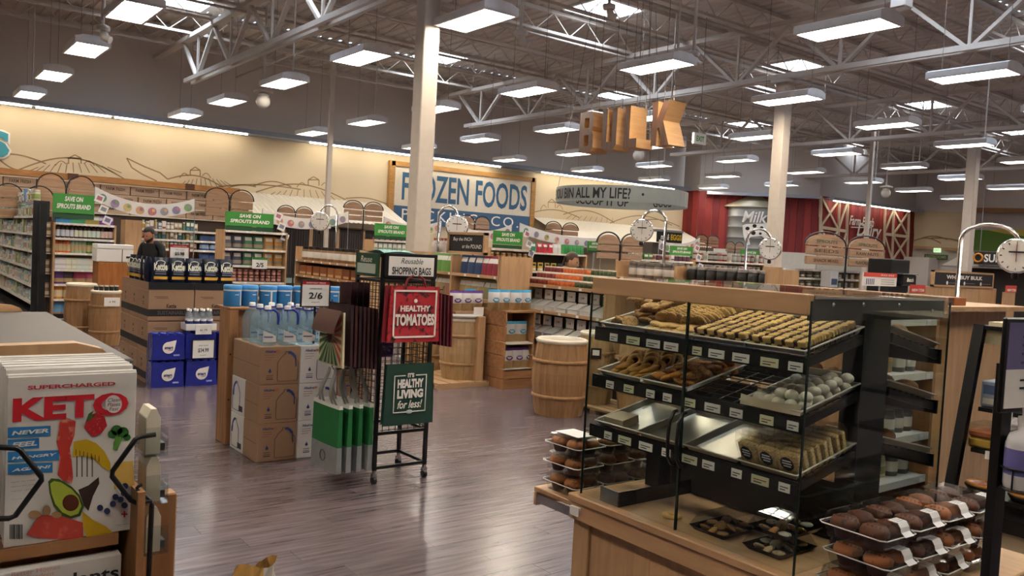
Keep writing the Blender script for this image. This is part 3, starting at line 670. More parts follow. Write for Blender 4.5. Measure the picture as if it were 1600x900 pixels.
# ------------------------------------------------------------------ shelf goods
PM = {}
def M(c): return mat(c, .45)
def prod(kind, c1, c2='#e8e4dc', c3='#d8d2c8', w=.07, h=.18, d=None):
    key = (kind, c1, c2, c3, w, h, d)
    if key in PM: return PM[key]
    q = MB(); ms = [M(c1), M(c2), M(c3)]; d = d or w; r = w/2
    if kind == 'bottle':
        q.lathe([(r, 0), (r, h*.12), (r*1.015, h*.13), (r*1.015, h*.55), (r, h*.56), (r, h*.66), (r*.45, h*.8), (r*.45, h*.84), (r*.55, h*.84), (r*.55, h)], 10, m=[0, 2, 2, 2, 0, 0, 0, 1, 1])
    elif kind == 'jar':
        q.lathe([(r*.95, 0), (r, h*.06), (r, h*.2), (r*1.01, h*.21), (r*1.01, h*.62), (r, h*.63), (r, h*.74), (r*.86, h*.8), (r*.92, h*.81), (r*.92, h)], 12, m=[0, 0, 2, 2, 2, 0, 0, 1, 1])
    elif kind == 'tub':
        q.lathe([(r*.82, 0), (r*.9, h*.15), (r*.96, h*.6), (r, h*.84), (r*1.06, h*.85), (r*1.06, h*.95), (r*.9, h)], 14, m=[0, 2, 0, 0, 1, 1])
    elif kind == 'box':
        q.bbox(-w/2, -d/2, 0, w/2, d/2, h, min(w, d, h)*.04, 0); q.box(-w*.42, -d/2-.001, h*.5, w*.42, -d/2, h*.85, 1); q.box(-w*.42, -d/2-.001, h*.12, w*.42, -d/2, h*.34, 2)
    elif kind == 'pouch':
        dd = d if d != w else w*.45
        def fn(i, j):
            e = (1-(2*i-1)**4)**.5*(1-j**3)*(.55+.45*min(1, (1-j)*3)); x = (i-.5)*w*(1-.06*math.sin(math.pi*j)); return (x, e, j*h)
        for s in (-1, 1):
            nx, ny = 6, 8; f = lambda i, j, s=s: (fn(i if s < 0 else 1-i, j)[0], s*fn(i, j)[1]*dd/2, fn(i, j)[2])
            q.grid(nx, ny, f, (lambda i, j: 1 if .62 < j < .9 and .12 < i < .88 else (2 if .14 < j < .32 else 0)) if s < 0 else 0)
    elif kind == 'scoopbin':
        q.idx([(-w/2, -d/2, 0), (w/2, -d/2, 0), (w/2, d/2, 0), (-w/2, d/2, 0), (-w/2, -d/2, h*.45), (w/2, -d/2, h*.45), (w/2, d/2, h), (-w/2, d/2, h)], [(0, 3, 2, 1), (4, 5, 6, 7), (0, 1, 5, 4), (1, 2, 6, 5), (2, 3, 7, 6), (3, 0, 4, 7)], [0, 2, 0, 0, 0, 0])
        q.box(-w/2-.006, -d/2-.012, h*.4, w/2+.006, -d/2, h*.47, 1)
    o = q.mesh(kind, ms); PM[key] = o; return o
def frame(loc, rz):
    c, s = math.cos(rz), math.sin(rz)
    return lambda x, y, z: (loc[0]+c*x-s*y, loc[1]+s*x+c*y, loc[2]+z)
def row(xf, rz, u0, u1, z, y, items, n, nm, lab, cat, grp, jit=.0):
    """n goods evenly along a shelf; items is one mesh or a list used in turn"""
    items = items if isinstance(items, list) else [items]
    for i in range(n):
        u = u0+(u1-u0)*(i+.5)/n; put(items[i*len(items)//n if jit >= 0 else rnd.randrange(len(items))], nm, xf(u, y, z), rz+rnd.uniform(-.08, .08), label=lab, cat=cat, group=grp)
def shelf_unit(name, lab, loc, rz, w, d, h, zs, m=None, back=None, base=None, posts=True, sh=None):
    """front looks to local -y; x from 0 to w"""
    m = m or MAPLEZ; t = thing(name, lab, 'shelf', loc, rz); sh = sh or OFFW
    for xx in (0, w-.03) if posts else (): q = MB(); q.box(xx, 0, 0, xx+.03, d, h); q.build('side_panel', m, t)
    q = MB(); q.box(.03, d-.02, .02, w-.03, d, h-.02); q.build('back_panel', back or m, t)
    for z in zs:
        q = MB(); q.box(.03, .012, z-.02, w-.03, d-.02, z); s = q.build('shelf_board', m if sh is None else sh, t)
        q = MB(); q.box(.03, 0, z-.035, w-.03, .011, z+.004); q.build('price_rail', sh, s)
        k = max(2, int(w/.28))
        for i in range(k): q = MB(); q.box(-.022, -.003, -.03, .022, -.0005, .0); q.build('price_tag', PAPER, s, (.1+(w-.2)*i/(k-1)+rnd.uniform(-.03, .03), 0, z-.002))
    q = MB(); q.box(.03, .02, 0, w-.03, d-.02, .1); q.build('plinth', base or BLACK, t)
    return t, frame(loc, rz)

# ---- end unit of the vitamin aisle, front to -y
Y = 16.3; a, b = PY(84, 347, Y), PY(182, 352, Y); x0, wd = a.x, b.x-a.x
zs = [PY(88, y, Y).z for y in (498, 467.5, 443.8, 420.6, 394.5, 371.2, 347.5)]
_, xf = shelf_unit('end_shelf', 'wooden end unit of bottles and tubs under the green placard by the side shelves', (x0, Y, 0), 0, wd, .45, zs[-1], zs)
S1 = 'on the vitamin end unit'
row(xf, 0, .05, wd*.95, zs[6], .12, [prod('box', c, '#cfd8da', c, .074, .15, .09) for c in ('#2f7fb4', '#3a8d63', '#98863e', '#7d3c92')], 16, 'carton', 'small bright carton on the topmost board of the vitamin end unit', 'carton', 'cartons on the vitamin end unit')
row(xf, 0, .05, wd*.97, zs[5], .12, [prod('bottle', '#3a2218', '#141414', c, .074, .26) for c in ('#c9cdd6', '#d3d3c0', '#c9d6cc', '#dcc0bb')], 13, 'amber_bottle', 'tall amber bottle with black cap and pale label on the vitamin end unit', 'bottle', 'amber bottles on the vitamin end unit')
for c, u0_, u1_, nn, nmn in (('#c8622a', .03, .28, 4, 'orange'), ('#8fae90', .29, .53, 4, 'pale green'), ('#4d8a3a', .54, .68, 2, 'bright green'), ('#6f74b4', .69, .97, 4, 'violet')):
    row(xf, 0, wd*u0_, wd*u1_, zs[4], .12, prod('bottle', c, '#e0ddd6', '#b7a27a', .085, .27), nn, 'lotion_bottle', nmn+' lotion bottle with white cap on the vitamin end unit', 'bottle', nmn+' lotion bottles')
row(xf, 0, .05, wd*.66, zs[3], .12, [prod('box', c, '#d9d5cd', '#d9d5cd', .11, .2, .1) for c in ('#b9b5cc', '#c3c49a', '#b7cdc7', '#d8bdb2')], 7, 'pastel_carton', 'pastel carton on the fourth board of the vitamin end unit', 'carton', 'pastel cartons on the vitamin end unit')
for c, u, nmn in (('#5c2f7a', .12, 'violet'), ('#3d2233', .26, 'plum'), ('#a13558', .45, 'pink'), ('#b04468', .62, 'rosy')): put(prod('pouch', c, c, '#a98b63', .2, .27), 'protein_pouch', xf(wd*u, .14, zs[2]), label=nmn+' stand-up protein pouch on the vitamin end unit', cat='pouch', group='protein pouches')
for c, u, nmn in (('#c98a3e', .1, 'orange'), ('#c98a3e', .26, 'orange'), ('#7fb58c', .44, 'mint')): put(prod('tub', c, c, '#d8c6a0', .19, .26), 'powder_tub', xf(wd*u, .14, zs[1]), label=nmn+' powder tub with cream band low on the vitamin end unit', cat='tub', group='powder tubs')
for k, u in enumerate((.09, .24, .42)): put(prod('pouch', '#6fa8d6', '#5f9ccc', '#b58b66', .18, .28), 'blue_pouch', xf(wd*u, .14, zs[0]), label='sky blue pouch on the lowest board of the vitamin end unit', cat='pouch', group='sky blue pouches')
placard(82, 306, 148, 340, 16.35, 'green save-on placard above the bottles of the vitamin end unit').location.z
# ---- long side of that gondola, front to -x
LX = 2.16; _, xg = shelf_unit('gondola', 'long tall gondola side packed with pastel toiletries beyond a black corner post', (LX, 23.4, 0), FX, 6.9, .25, 2.05, [.28, .58, .88, 1.18, 1.48, 1.78], m=DARK)
q = MB(); q.box(-.05, -.13, 0, .05, .0, 2.0); cp_ = q.build('corner_post', BLACK, None, (2.27, 16.28, 0), 0, label='black upright post at the corner of the toiletry gondola', cat='post')
pal = ['#c9c4bd', '#b9c4c0', '#8fb0a4', '#c0b0a4', '#a9b8c6', '#cfc6b0', '#b98f7a', '#9fb27c', '#d2d0cc', '#93a8b5', '#c7d0cf']
for zi, z in enumerate([.28, .58, .88, 1.18, 1.48, 1.78]):
    g = [prod(k, c, pal[(i*5+3) % 11], pal[(i*7+2) % 11], .1+.02*(i % 3), .16+.03*((i+zi) % 4)) for i, (k, c) in enumerate(zip(['box', 'bottle', 'tub', 'box', 'jar', 'pouch', 'bottle', 'box', 'jar', 'box', 'tub'], pal))]
    row(xg, FX, .1, 6.8, z, .1, g, 38, 'toiletry_pack', 'pale toiletry pack on the long gondola side, board number %s counted from the floor' % ['one', 'two', 'three', 'four', 'five', 'six'][zi], 'package', 'toiletries board %d' % zi, -1)
row(xg, FX, 3.4, 6.6, 2.05, .1, [prod('bottle', '#d9d6d2', '#d9d6d2', '#c4b4cf', .1, .24), prod('jar', '#c8c0a0', '#e0ddd5', '#8a9a5a', .12, .2), prod('box', '#5f86b5', '#c9d2da', '#c9d2da', .12, .24), prod('bottle', '#4a8d78', '#e0ddd5', '#c9c4bd', .1, .22), prod('bottle', '#c2653c', '#e0ddd5', '#e0ddd5', .1, .2)], 17, 'top_bottle', 'bottle standing on the very top of the long toiletry gondola', 'bottle', 'bottles on the gondola top', -1)
# narrow wing of sachets between post and end unit
for zi, z in enumerate((.35, .75, 1.1, 1.42, 1.74)):
    q = MB(); q.box(0, 0, z-.015, .2, .2, z); 
wg = thing('wing_rack', 'narrow wing rack of hanging brown sachets beside the black corner post', 'rack', (2.33, 16.42, 0)); q = MB(); q.box(0, .1, 0, .12, .14, 1.78); q.build('back_panel', mat('#6a5442', .7), wg)
for z in (.4, .8, 1.15, 1.45):
    q = MB(); q.box(0, 0, z-.015, .12, .1, z); q.build('shelf_board', OFFW, wg)
    put(prod('pouch', '#8a6a4c', '#b8ab98', '#c9bca5', .1, .24), 'sachet', (2.39, 16.47, z), label='brown sachet on the narrow wing rack by the black post', cat='pouch', group='sachets on the wing rack')
# ---- remedy shelves behind the shopper
Y = 17.2; a, b = PY(212, 345, Y), PY(350, 352, Y); x0, wd = a.x, b.x-a.x; zs = [.3, .62, .94, PY(240, 388, Y).z, PY(240, 373, Y).z, PY(240, 358, Y).z]
_, xf = shelf_unit('remedy_shelf', 'wood sided shelf of small remedies behind the shopper in black', (x0, Y, 0), 0, wd, .4, zs[-1]+.02, zs)
q = MB(); q.box(0, -.03, 0, .3, .35, 1.82); adopt(q.build('end_panel', MAPLEZ, None, (PY(192, 400, Y).x, Y-.1, 0)), _)
pal2 = ['#b8a88c', '#6d5a44', '#8a3b34', '#4c6a92', '#c9c0b0', '#3d6b52', '#9a8f80', '#d6d0c8', '#a98a3e']
for zi in (2, 3, 4, 5):
    row(xf, 0, .05, wd-.5, zs[zi], .1, [prod(k, c, '#d8d2c8', pal2[(i*4+1) % 9], .07, .15+.02*(i % 3)) for i, (k, c) in enumerate(zip(['box', 'bottle', 'jar', 'box', 'bottle', 'box', 'jar', 'box', 'bottle'], pal2))], 15, 'remedy_pack', 'small remedy pack on the wood sided shelf, tier %s' % ['a', 'b', 'low', 'middle', 'high', 'topmost'][zi], 'package', 'remedies tier %d' % zi, -1)
row(xf, 0, wd-.45, wd-.05, zs[3], .1, prod('pouch', '#2f4f86', '#27406e', '#93a8c4', .2, .3), 2, 'navy_pouch', 'navy pouch hanging at the end of the remedy shelf', 'pouch', 'navy pouches'); row(xf, 0, wd-.45, wd-.05, zs[2], .1, prod('pouch', '#2f4f86', '#27406e', '#93a8c4', .2, .3), 2, 'navy_pouch', 'navy pouch low at the end of the remedy shelf', 'pouch', 'navy pouches')
# ---- snack end unit
Y = 15.0; a, b = PY(350, 359, Y), PY(450, 362, Y); x0, wd = a.x, b.x-a.x; zs = [PY(356, y, Y).z for y in (490, 465, 440, 414, 388, 359.5)]
_, xf = shelf_unit('snack_shelf', 'wooden end unit of snack bags under the second green placard', (x0, Y, 0), 0, wd, .45, zs[-1]+.01, zs)
BG = [prod('pouch', c, '#d6d2ca', '#8a7b6a', .19, .25) for c in ('#5a5d6b', '#3f4560', '#2f6b4b', '#2f6b4b', '#b98434', '#c08a38')]
for zi, nmn in ((4, 'upper'), (3, 'lower')):
    for i in range(6): put(BG[i], 'snack_bag', xf(wd*(i+.55)/6.1, .16, zs[zi]), label=['grey', 'slate blue', 'green', 'dark green', 'golden', 'amber'][i]+' snack bag with white oval on the %s board of the snack unit' % nmn, cat='bag', group='snack bags')
for r in range(2):
    row(xf, 0, .08, wd-.05, zs[2]+r*.115, .1, prod('jar', '#6e2f2c', '#d9a79a', '#b98a80', .085, .11), 10, 'preserve_jar', 'dark red preserve jar with pink lid on the snack unit', 'jar', 'preserve jars in two layers')
placard(352, 335, 428, 358, 15.1, 'green save-on placard above the snack bags')
q = MB(); q.box(-.14, 0, 0, .14, .01, .2); t = q.build('price_card', PAPER, None, (PY(405, 411, Y).x, Y-.03, zs[3]-.05), label='white two for five price card with green top on the snack unit', cat='sign'); text('2/5', .14, .08, (0, -.003, .07), INK, t, bold=.03); q = MB(); q.box(-.14, -.003, .165, .14, 0, .2); q.build('card_header', GREEN, t)
# green dairy banner figures beside
# ---- bulk gondola, front to -x: jar section and bag cubbies
GX = 6.0
ya, yb = PX(462, 385, GX).y, PX(563, 390, GX).y
zt = PX(500, 387, GX).z; zs = [.25, .6, PX(500, 433, GX).z, PX(500, 408.5, GX).z]
_, xf = shelf_unit('bulk_jar_shelf', 'maple bulk shelf with labelled jars above amber gravity bins', (GX, ya, 0), FX, ya-yb, .5, zt, zs, sh=MAPLE); L = ya-yb
row(xf, FX, .1, L-.1, zs[3], .12, prod('jar', '#8a6a48', '#3a332e', '#d8d4cc', .17, .24), 9, 'bulk_jar', 'glass bulk jar with white label on the maple bulk shelf', 'jar', 'bulk jars')
row(xf, FX, .1, L-.1, zs[2], .14, [prod('box', c, c, '#caa27a', .26, .17, .2) for c in ('#8f4f22', '#7d431d', '#99602e', '#6f3c1c')], 8, 'gravity_bin', 'amber gravity bin of spice on the maple bulk shelf', 'bin', 'gravity bins')
row(xf, FX, .1, L-.1, zs[1], .12, prod('jar', '#5b4a3a', '#2c2724', '#c8c2b8', .15, .26), 10, 'spice_jar', 'dark spice jar low on the maple bulk shelf', 'jar', 'spice jars')
ya, yb = PX(640, 393, GX).y, PX(781, 401, GX).y; zt = PX(740, 398, GX).z; zs = [.3, .75, PX(700, 461, GX).z, PX(700, 425, GX).z]; L = ya-yb
_, xf = shelf_unit('bag_cubby', 'maple cubby unit of packaged bags beside the white column', (GX, ya, 0), FX, L, .5, zt, zs, sh=MAPLE)
q = MB(); q.box(-.05, 0, 0, .4, .03, zt+.0); adopt(q.build('end_panel', MAPLEZ, None, (GX+.05, yb-.04, 0)), _)
q = MB(); q.box(0, 0, zt, L, .5, zt+.03); 
u = (PX(706, 400, GX).y); 
q = MB(); q.box(ya-u-.015, -.005, zs[2], ya-u+.015, .45, zt-.02); adopt(q.build('divider', MAPLEZ, None, (GX, ya, 0), FX), _)
for zz, nn, cs, u0_, u1_, lb in ((zs[3], 5, ['#5b8f3e'], .45, ya-u-.03, 'green topped snack bag in the maple cubby'), (zs[3], 3, ['#2c4670'], ya-u+.05, ya-u+.55, 'navy and white snack bag in the maple cubby'), (zs[3], 4, ['#8a2238'], ya-u+.55, L-.05, 'crimson and white snack bag in the maple cubby'), (zs[2], 5, ['#8f7a55', '#9a6a5a'], .45, ya-u-.03, 'clear bag of grain below the green snack bags'), (zs[2], 7, ['#a08a5a', '#7d7a55'], ya-u+.05, L-.05, 'clear bag of grain below the navy snack bags')):
    row(xf, FX, u0_, u1_, zz, .14, [prod('pouch', c, '#d8d4d0', c, .2, .24) for c in cs], nn, 'packaged_bag', lb, 'bag', lb[:28])
# blackboard and goods standing on the cubby top
c = PX(732, 378, GX+.1); t = thing('chalk_sign', 'maple framed blackboard reading buy the inch or pound on the cubbies', 'sign', (GX+.05, c.y, zt), FX); hh = PX(732, 365, GX).z-zt+.02; wd = PX(704, 380, GX).y-PX(764, 380, GX).y
q = MB(); q.box(-wd/2+.03, .02, .03, wd/2-.03, .04, hh-.03); q.build('slate', mat('#241f22', .7), t)
for bx in ((-wd/2, 0, 0, wd/2, .06, .035), (-wd/2, 0, hh-.035, wd/2, .06, hh), (-wd/2, 0, 0, -wd/2+.035, .06, hh), (wd/2-.035, 0, 0, wd/2, .06, hh)): q = MB(); q.box(*bx); q.build('frame_bar', MAPLE, t)
text('Buy the INCH', wd*.5, hh*.2, (-wd*.1, .016, hh*.66), SIGNW, t, shear=.15); text('or the POUND', wd*.5, hh*.18, (wd*.15, .016, hh*.36), SIGNW, t, shear=.15)
row(xf, FX, .3, .75, zt, .2, prod('bottle', '#c9b9b2', '#c0745c', '#d0c4bd', .08, .2), 5, 'syrup_bottle', 'pale syrup bottle standing on the cubby top by the column', 'bottle', 'syrup bottles')
# ---- scoop bin shelf, front to -x
TX = 6.45; ya, yb = PX(816, 430, TX).y, PX(948, 440, TX).y; L = ya-yb
zs = [PX(860, y, TX).z for y in (583, 529, 487)]; zt = PX(860, 446, TX).z
_, xf = shelf_unit('scoop_bin_shelf', 'maple shelf of white scoop bins and price cards behind the barrels', (TX, ya, 0), FX, L, .42, zt, [zs[0]*.6, zs[1], zs[2], zt], sh=MAPLE, m=MAPLEZ, back=mat('#1e1b1a', .6))
q = MB(); q.box(0, -.01, .12, L, 0, zs[1]-.1); sbs = _; adopt(q.build('front_panel', MAPLEZ, None, (TX+.005, ya, 0), FX), sbs)
bm = prod('scoopbin', '#e2e1dd', '#d6d5d1', '#c9c7c3', .165, .13, .17); n = max(6, int(L/.2))
for zz, nmn in ((zs[1], 'lower'), (zs[2], 'upper')):
    row(xf, FX, 0.03, L-.03, zz, .09, bm, n, 'scoop_bin', 'white scoop bin in the %s row of the bin shelf' % nmn, 'bin', '%s scoop bins' % nmn)
    for i in range(n):
        u = .03+(L-.06)*(i+.5)/n; q = MB(); q.box(-.075, 0, 0, .075, .004, .115); 
        if i % 3 == 0: q.box(-.075, -.001, 0, -.06, 0, .1, 1)
        o = q.build('price_card', [PAPER, GREEN], None, xf(u, .16, zz+.135), FX, label='white price card behind the %s row of scoop bins' % nmn, cat='sign', group='%s bin price cards' % nmn); text('5 99', .06, .025, (0, -.003, .055), INK, o, bold=.02)
# candied fruit boxes in three tiers above
for k, (zz, yy) in enumerate(((zt+.0, .07), (zt+.075, .19), (zt+.15, .31))):
    q = MB(); q.box(.03, yy-.07, 0, L-.1, yy+.06, zz-zt+.004); 
    if k: adopt(q.build('tier_step', OFFW, None, xf(0, 0, zt), FX), sbs)
    for c, u0_, u1_, nn, nmn in (('#7c2a22', .06, .3, 6, 'dark red'), ('#c0602a', .3, .62, 8, 'orange'), ('#3f4a28', .62, .95, 7, 'olive green')):
        row(xf, FX, L*u0_, L*u1_, zz+.005, yy, prod('jar', c, '#e3d6c6', c, .085, .068), nn, 'fruit_tub', nmn+' fruit tub stacked above the scoop bins', 'tub', nmn+' fruit tubs')
# ---- jar shelf above the bakery case line, front to -x
JX = 6.6; ya, yb = PX(964, 408, JX).y, PX(1200, 425, JX).y; L = ya-yb; zt = PX(1030, 411, JX).z; zs = [.5, PX(1030, 437, JX).z]
_, xf = shelf_unit('bulk_canister_shelf', 'maple shelf of black lidded canisters below the dial scale', (JX, ya, 0), FX, L, .5, zt, zs, sh=MAPLE, back=mat('#15130f', .6))
row(xf, FX, .08, L*.42, zs[1], .14, prod('jar', '#6d6258', '#8a857e', '#d0cac0', .13, .17), 6, 'clear_canister', 'clear lidded canister with white tag on the bulk shelf', 'canister', 'clear canisters')
row(xf, FX, L*.46, L-.06, zs[1], .14, prod('jar', '#1d1b1b', '#b9b6b4', '#2a2726', .125, .16), 8, 'black_canister', 'black canister with silver lid on the bulk shelf', 'canister', 'black canisters')
q = MB(); q.box(-.02, -.01, zs[1], .02, .4, zt-.02); adopt(q.build('divider', MAPLEZ, None, xf(L*.44, 0, 0), FX), _)
# ---- hanging dial scales
def scale(px, py, X, Y, rad, post_px, zbase, lab, rz=0):
    c = PY(px, py, Y) if Y else PX(px, py, X); t = thing('dial_scale', lab, 'scale', (c.x, c.y, 0))
    fwd = Vector((c.x, c.y, 0)).normalized(); ang = math.atan2(fwd.y, fwd.x)-math.pi/2; t.rotation_euler = (0, 0, ang)
    p = PY(post_px, py, c.y); sx = (Vector((p.x-c.x, p.y-c.y, 0))).length*(1 if post_px > px else -1)
    q = MB(); q.tube([(sx, 0, zbase), (sx, 0, c.z+rad*.9)]+[(sx*(.5+.5*math.cos(k*math.pi/8)), 0, c.z+rad*.9+rad*.9*math.sin(k*math.pi/8)) for k in range(9)][:8]+[(0, 0, c.z+rad*1.0)], .016, 8); q.build('curved_post', CHROME, t)
    dl = MB(); pr = [(rad*.93, -.05), (rad, -.045), (rad*1.04, -.02), (rad*1.04, .03), (rad*.8, .06), (0, .065)]
    dl.idx([(r*math.cos(j*math.pi/12), y, c.z+r*math.sin(j*math.pi/12)) for r, y in pr for j in range(24)], [(i*24+j, i*24+(j+1) % 24, (i+1)*24+(j+1) % 24, (i+1)*24+j) for i in range(5) for j in range(24)], 0, True); dl = dl.build('dial_case', CHROME, t)
    q = MB(); q.face([(rad*.93*math.cos(j*math.pi/12), -.048, c.z+rad*.93*math.sin(j*math.pi/12)) for j in range(24)]); fc = q.build('dial_face', mat('#e2ddd6', .3), t)
    q = MB()
    for j in range(12):
        a = j*math.pi/6; q.bar((rad*.72*math.cos(a), -.05, c.z+rad*.72*math.sin(a)), (rad*.84*math.cos(a), -.05, c.z+rad*.84*math.sin(a)), .004, .008)
    q.bar((-rad*.4, -.05, c.z+rad*.22), (rad*.4, -.05, c.z+rad*.22), .003, .012); q.build('dial_mark', INK, fc)
    q = MB(); q.bar((0, -.053, c.z-rad*.35), (0, -.053, c.z+rad*.7), .004, .012); q.build('needle', mat('#7c1f1f', .4), fc)
    q = MB(); q.lathe([(.018, 0), (.026, .02), (.018, .05)], 8, (0, 0, c.z-rad*1.35)); q.tube([(0, 0, c.z-rad*1.3), (0, 0, c.z-rad)], .008, 6); q.build('pan_hook', BLACK, t)
scale(1003, 360, 6.75, None, .125, 1028, 1.56, 'chrome dial scale on a curved post above the canister shelf')
scale(500, 346, 6.1, None, .16, 524, 1.54, 'chrome dial scale before the dark freezer doors')
scale(714, 354, 6.2, None, .15, 690, 1.55, 'chrome dial scale beside the blackboard on the cubbies')
scale(1203, 389, 9.2, None, .14, 1181, 0, 'chrome dial scale in front of the column and silo')
scale(1588, 400, 6.9, None, .13, 1553, .9, 'chrome dial scale above the bulk information board')

# ---- small end units and racks further back
def far_unit(nm, lab, px0, px1, pyt, Y, rows_, back=None, m=None):
    a, b = PY(px0, pyt, Y), PY(px1, pyt, Y); wd = b.x-a.x; zs = [PY(px0+2, y, Y).z for y in rows_]
    _, xf = shelf_unit(nm, lab, (a.x, Y, 0), 0, wd, .4, PY(px0, pyt, Y).z, zs, back=back, m=m); return xf, wd, zs
xf, wd, zs = far_unit('honey_shelf', 'wooden end unit of honey jars under a green placard beside the column', 766, 832, 386.5, 13.2, (440, 423, 405, 388))
for zi, nmn in ((2, 'upper'), (1, 'lower'), (0, 'lowest')): row(xf, 0, .04, wd-.04, zs[zi], .1, prod('jar', '#7a4f24', '#c9b489', '#a98452', .1, .14), 7, 'honey_jar', 'amber honey jar with cream lid on the %s board of the honey unit' % nmn, 'jar', 'honey jars %s' % nmn)
placard(770, 363, 817, 387, 13.25, 'green save-on placard above the honey jars')
placard(585, 352, 637, 373, 16.0, 'green save-on placard left of the white column', False)
xf, wd, zs = far_unit('tea_shelf', 'low shelf of white cartons beside the white column', 583, 640, 374, 16.0, (410, 390, 374.5))
row(xf, 0, .04, wd-.04, zs[2], .1, prod('box', '#c9526a', '#d8d2cc', '#d8d2cc', .1, .05), 6, 'pink_box', 'flat pink box under the green placard by the column', 'box', 'flat pink boxes'); row(xf, 0, .04, wd-.04, zs[1], .1, prod('box', '#c9d3c9', '#e2ded6', '#7d9a80', .09, .15), 7, 'tea_carton', 'white tea carton on the low shelf by the column', 'carton', 'tea cartons')
xf, wd, zs = far_unit('produce_rack', 'rack of bright produce and chip bags with scalloped white edges', 832, 918, 394, 14.6, (440, 424, 394.5), back=mat('#2a2622', .7))
for cs, u0_, u1_, nn, nmn in ((['#2f7a5a'], .0, .12, 1, 'teal'), (['#b32436'], .12, .42, 3, 'red'), (['#c9c4be'], .42, .55, 2, 'white'), (['#2f7f3d'], .55, .98, 6, 'leafy green')): row(xf, 0, wd*u0_, wd*u1_, zs[2], .12, [prod('pouch', c, '#d4cfc8' if nmn != 'leafy green' else c, c, .16, .22) for c in cs], nn, 'chip_bag', nmn+' bag standing on top of the produce rack', 'bag', nmn+' bags on the produce rack')
row(xf, 0, .05, wd-.05, zs[1], .12, [prod('pouch', c, '#2a2622', '#d4cfc8', .15, .2) for c in ('#c4a32f', '#c4a32f', '#2c2a2a', '#a8343a', '#3a3a3c')], 8, 'cheese_bag', 'black and yellow bag on the lower board of the produce rack', 'bag', 'black and yellow bags')
q = MB(); 
for k in range(12): q.lathe([(.05, 0), (.05, .012)], 8, (wd*(k+.5)/12, -.012, zs[2]-.03))
xf, wd, zs = far_unit('grocery_shelf', 'long low maple shelf of assorted groceries beyond the canisters', 985, 1085, 404, 11.5, (430, 416, 404.5))
row(xf, 0, .04, wd-.04, zs[1], .1, [prod(k, c, '#d9d4cc', '#c9bfae', .13, .14) for k, c in (('box', '#d8d4cf'), ('jar', '#8a6a3c'), ('box', '#5f8a4c'), ('pouch', '#b5a695'))], 13, 'grocery_pack', 'mixed grocery pack on the long low maple shelf', 'package', 'groceries on the long shelf', -1)
row(xf, 0, .04, wd-.04, zs[2], .1, [prod(k, c, '#e0dbd2', '#6d3f4a', .11, .12) for k, c in (('jar', '#4a3040'), ('box', '#3f8f46'), ('jar', '#b9822f'), ('box', '#d6d0c8'))], 14, 'grocery_jar', 'mixed grocery item on top of the long low maple shelf', 'package', 'groceries on the shelf top', -1)
placard(1047, 386, 1083, 402, 11.6, 'green save-on placard under the egg sign', True)
xf, wd, zs = far_unit('canned_shelf', 'low maple shelf of tins in front of the silo', 1086, 1205, 406, 12.2, (430, 420, 406.5))
row(xf, 0, .04, wd-.04, zs[2], .1, [prod('jar', c, '#cfcac2', '#a9a49c', .12, .2) for c in ('#2f2b2c', '#7d7f7c', '#9c3a3c', '#b8b2a8', '#7a2a2e')], 16, 'tin', 'dark tin or jar on the shelf in front of the silo', 'tin', 'tins before the silo', -1)
row(xf, 0, .04, wd-.3, zs[1], .1, [prod('box', '#c9c4be', '#8a5a4a', '#b5a08a', .13, .1), prod('jar', '#3a3030', '#d6d2cc', '#c7bfb5', .12, .1)], 14, 'small_tin', 'small pale tin on the lower board before the silo', 'tin', 'small tins before the silo', -1)
placard(1157, 392, 1190, 409, 12.3, 'green save-on placard below the silo', True)
t = placard(918, 378, 940, 394, 13.0, 'green save-on placard half hidden behind the arched sign', False); q = MB(); q.bar((0, .01, -t.location.z), (0, .01, 0), .03); q.build('stand', GREYM, t)
# egg sign
c = PY(1052, 371, 19.5); t = thing('egg_sign', 'black sign with yellow eggs lettering over the cooler by the barn', 'sign', (c.x, 19.5, c.z)); q = MB(); q.box(-.75, 0, -.19, .45, .08, .17); q.build('board', mat('#1f1c1a', .6), t); text('EGGS', .55, .2, (.14, -.004, 0), mat('#d8b82c', .5), t, bold=.04); text('milk &', .42, .2, (-.42, -.004, 0), SIGNW, t, shear=.2, bold=.02)
q = MB(); q.box(-.8, 0, .17, .5, .5, .24); q.build('hood', mat('#8e8e92', .5, .3), t); q = MB(); q.box(-.8, .2, -2.5, .5, .6, -.2); q.build('cooler_body', mat('#5a5048', .6), t)
# ---- bulk bins to the right of the column
xf, wd, zs = far_unit('snack_mix_shelf', 'maple shelf of snack mix bins under the big arched sign', 1222, 1345, 418, 8.9, (470, 447, 432.5, 418.5))
for u0_, u1_, cs, nmn in ((.0, .24, ['#b8846a', '#c99a80'], 'pink packet'), (.26, .62, ['#4c5a38', '#5f6b3c', '#3d4630'], 'green mix jar'), (.64, .98, ['#8a8a88', '#a39a8c'], 'steel tub')):
    for zi in (1, 2): row(xf, 0, wd*u0_, wd*u1_, zs[zi], .12, [prod('jar' if 'jar' in nmn else 'box', c, '#c9c2b6', '#d8d0c4', .11, .1) for c in cs], 4, 'snack_pack', nmn+' on the %s board below the big arched sign' % ['', 'lower', 'upper'][zi], 'package', nmn+' %d' % zi)
q = MB(); q.box(-.12, 0, 0, .12, .2, .3); t = q.build('price_scale', mat('#a9a9aa', .4), None, (PY(1299, 447, 8.6).x, 8.55, PY(1299, 449, 8.6).z), label='grey label printing scale under the big arched sign', cat='scale'); q = MB(); q.box(-.09, -.004, .05, .09, 0, .16); q.build('screen', mat('#3d4a63', .2), t)
q = MB(); q.box(-.14, 0, -1.25, .14, .25, 0); q.build('pedestal', DARK, t)
c = PY(1375, 447, 7.4); t = thing('promo_board', 'white promotion board with red header and bottle picture', 'sign', (c.x, 7.4, c.z)); wq = PY(1399, 447, 8).x-PY(1351, 447, 8).x; hq = .22
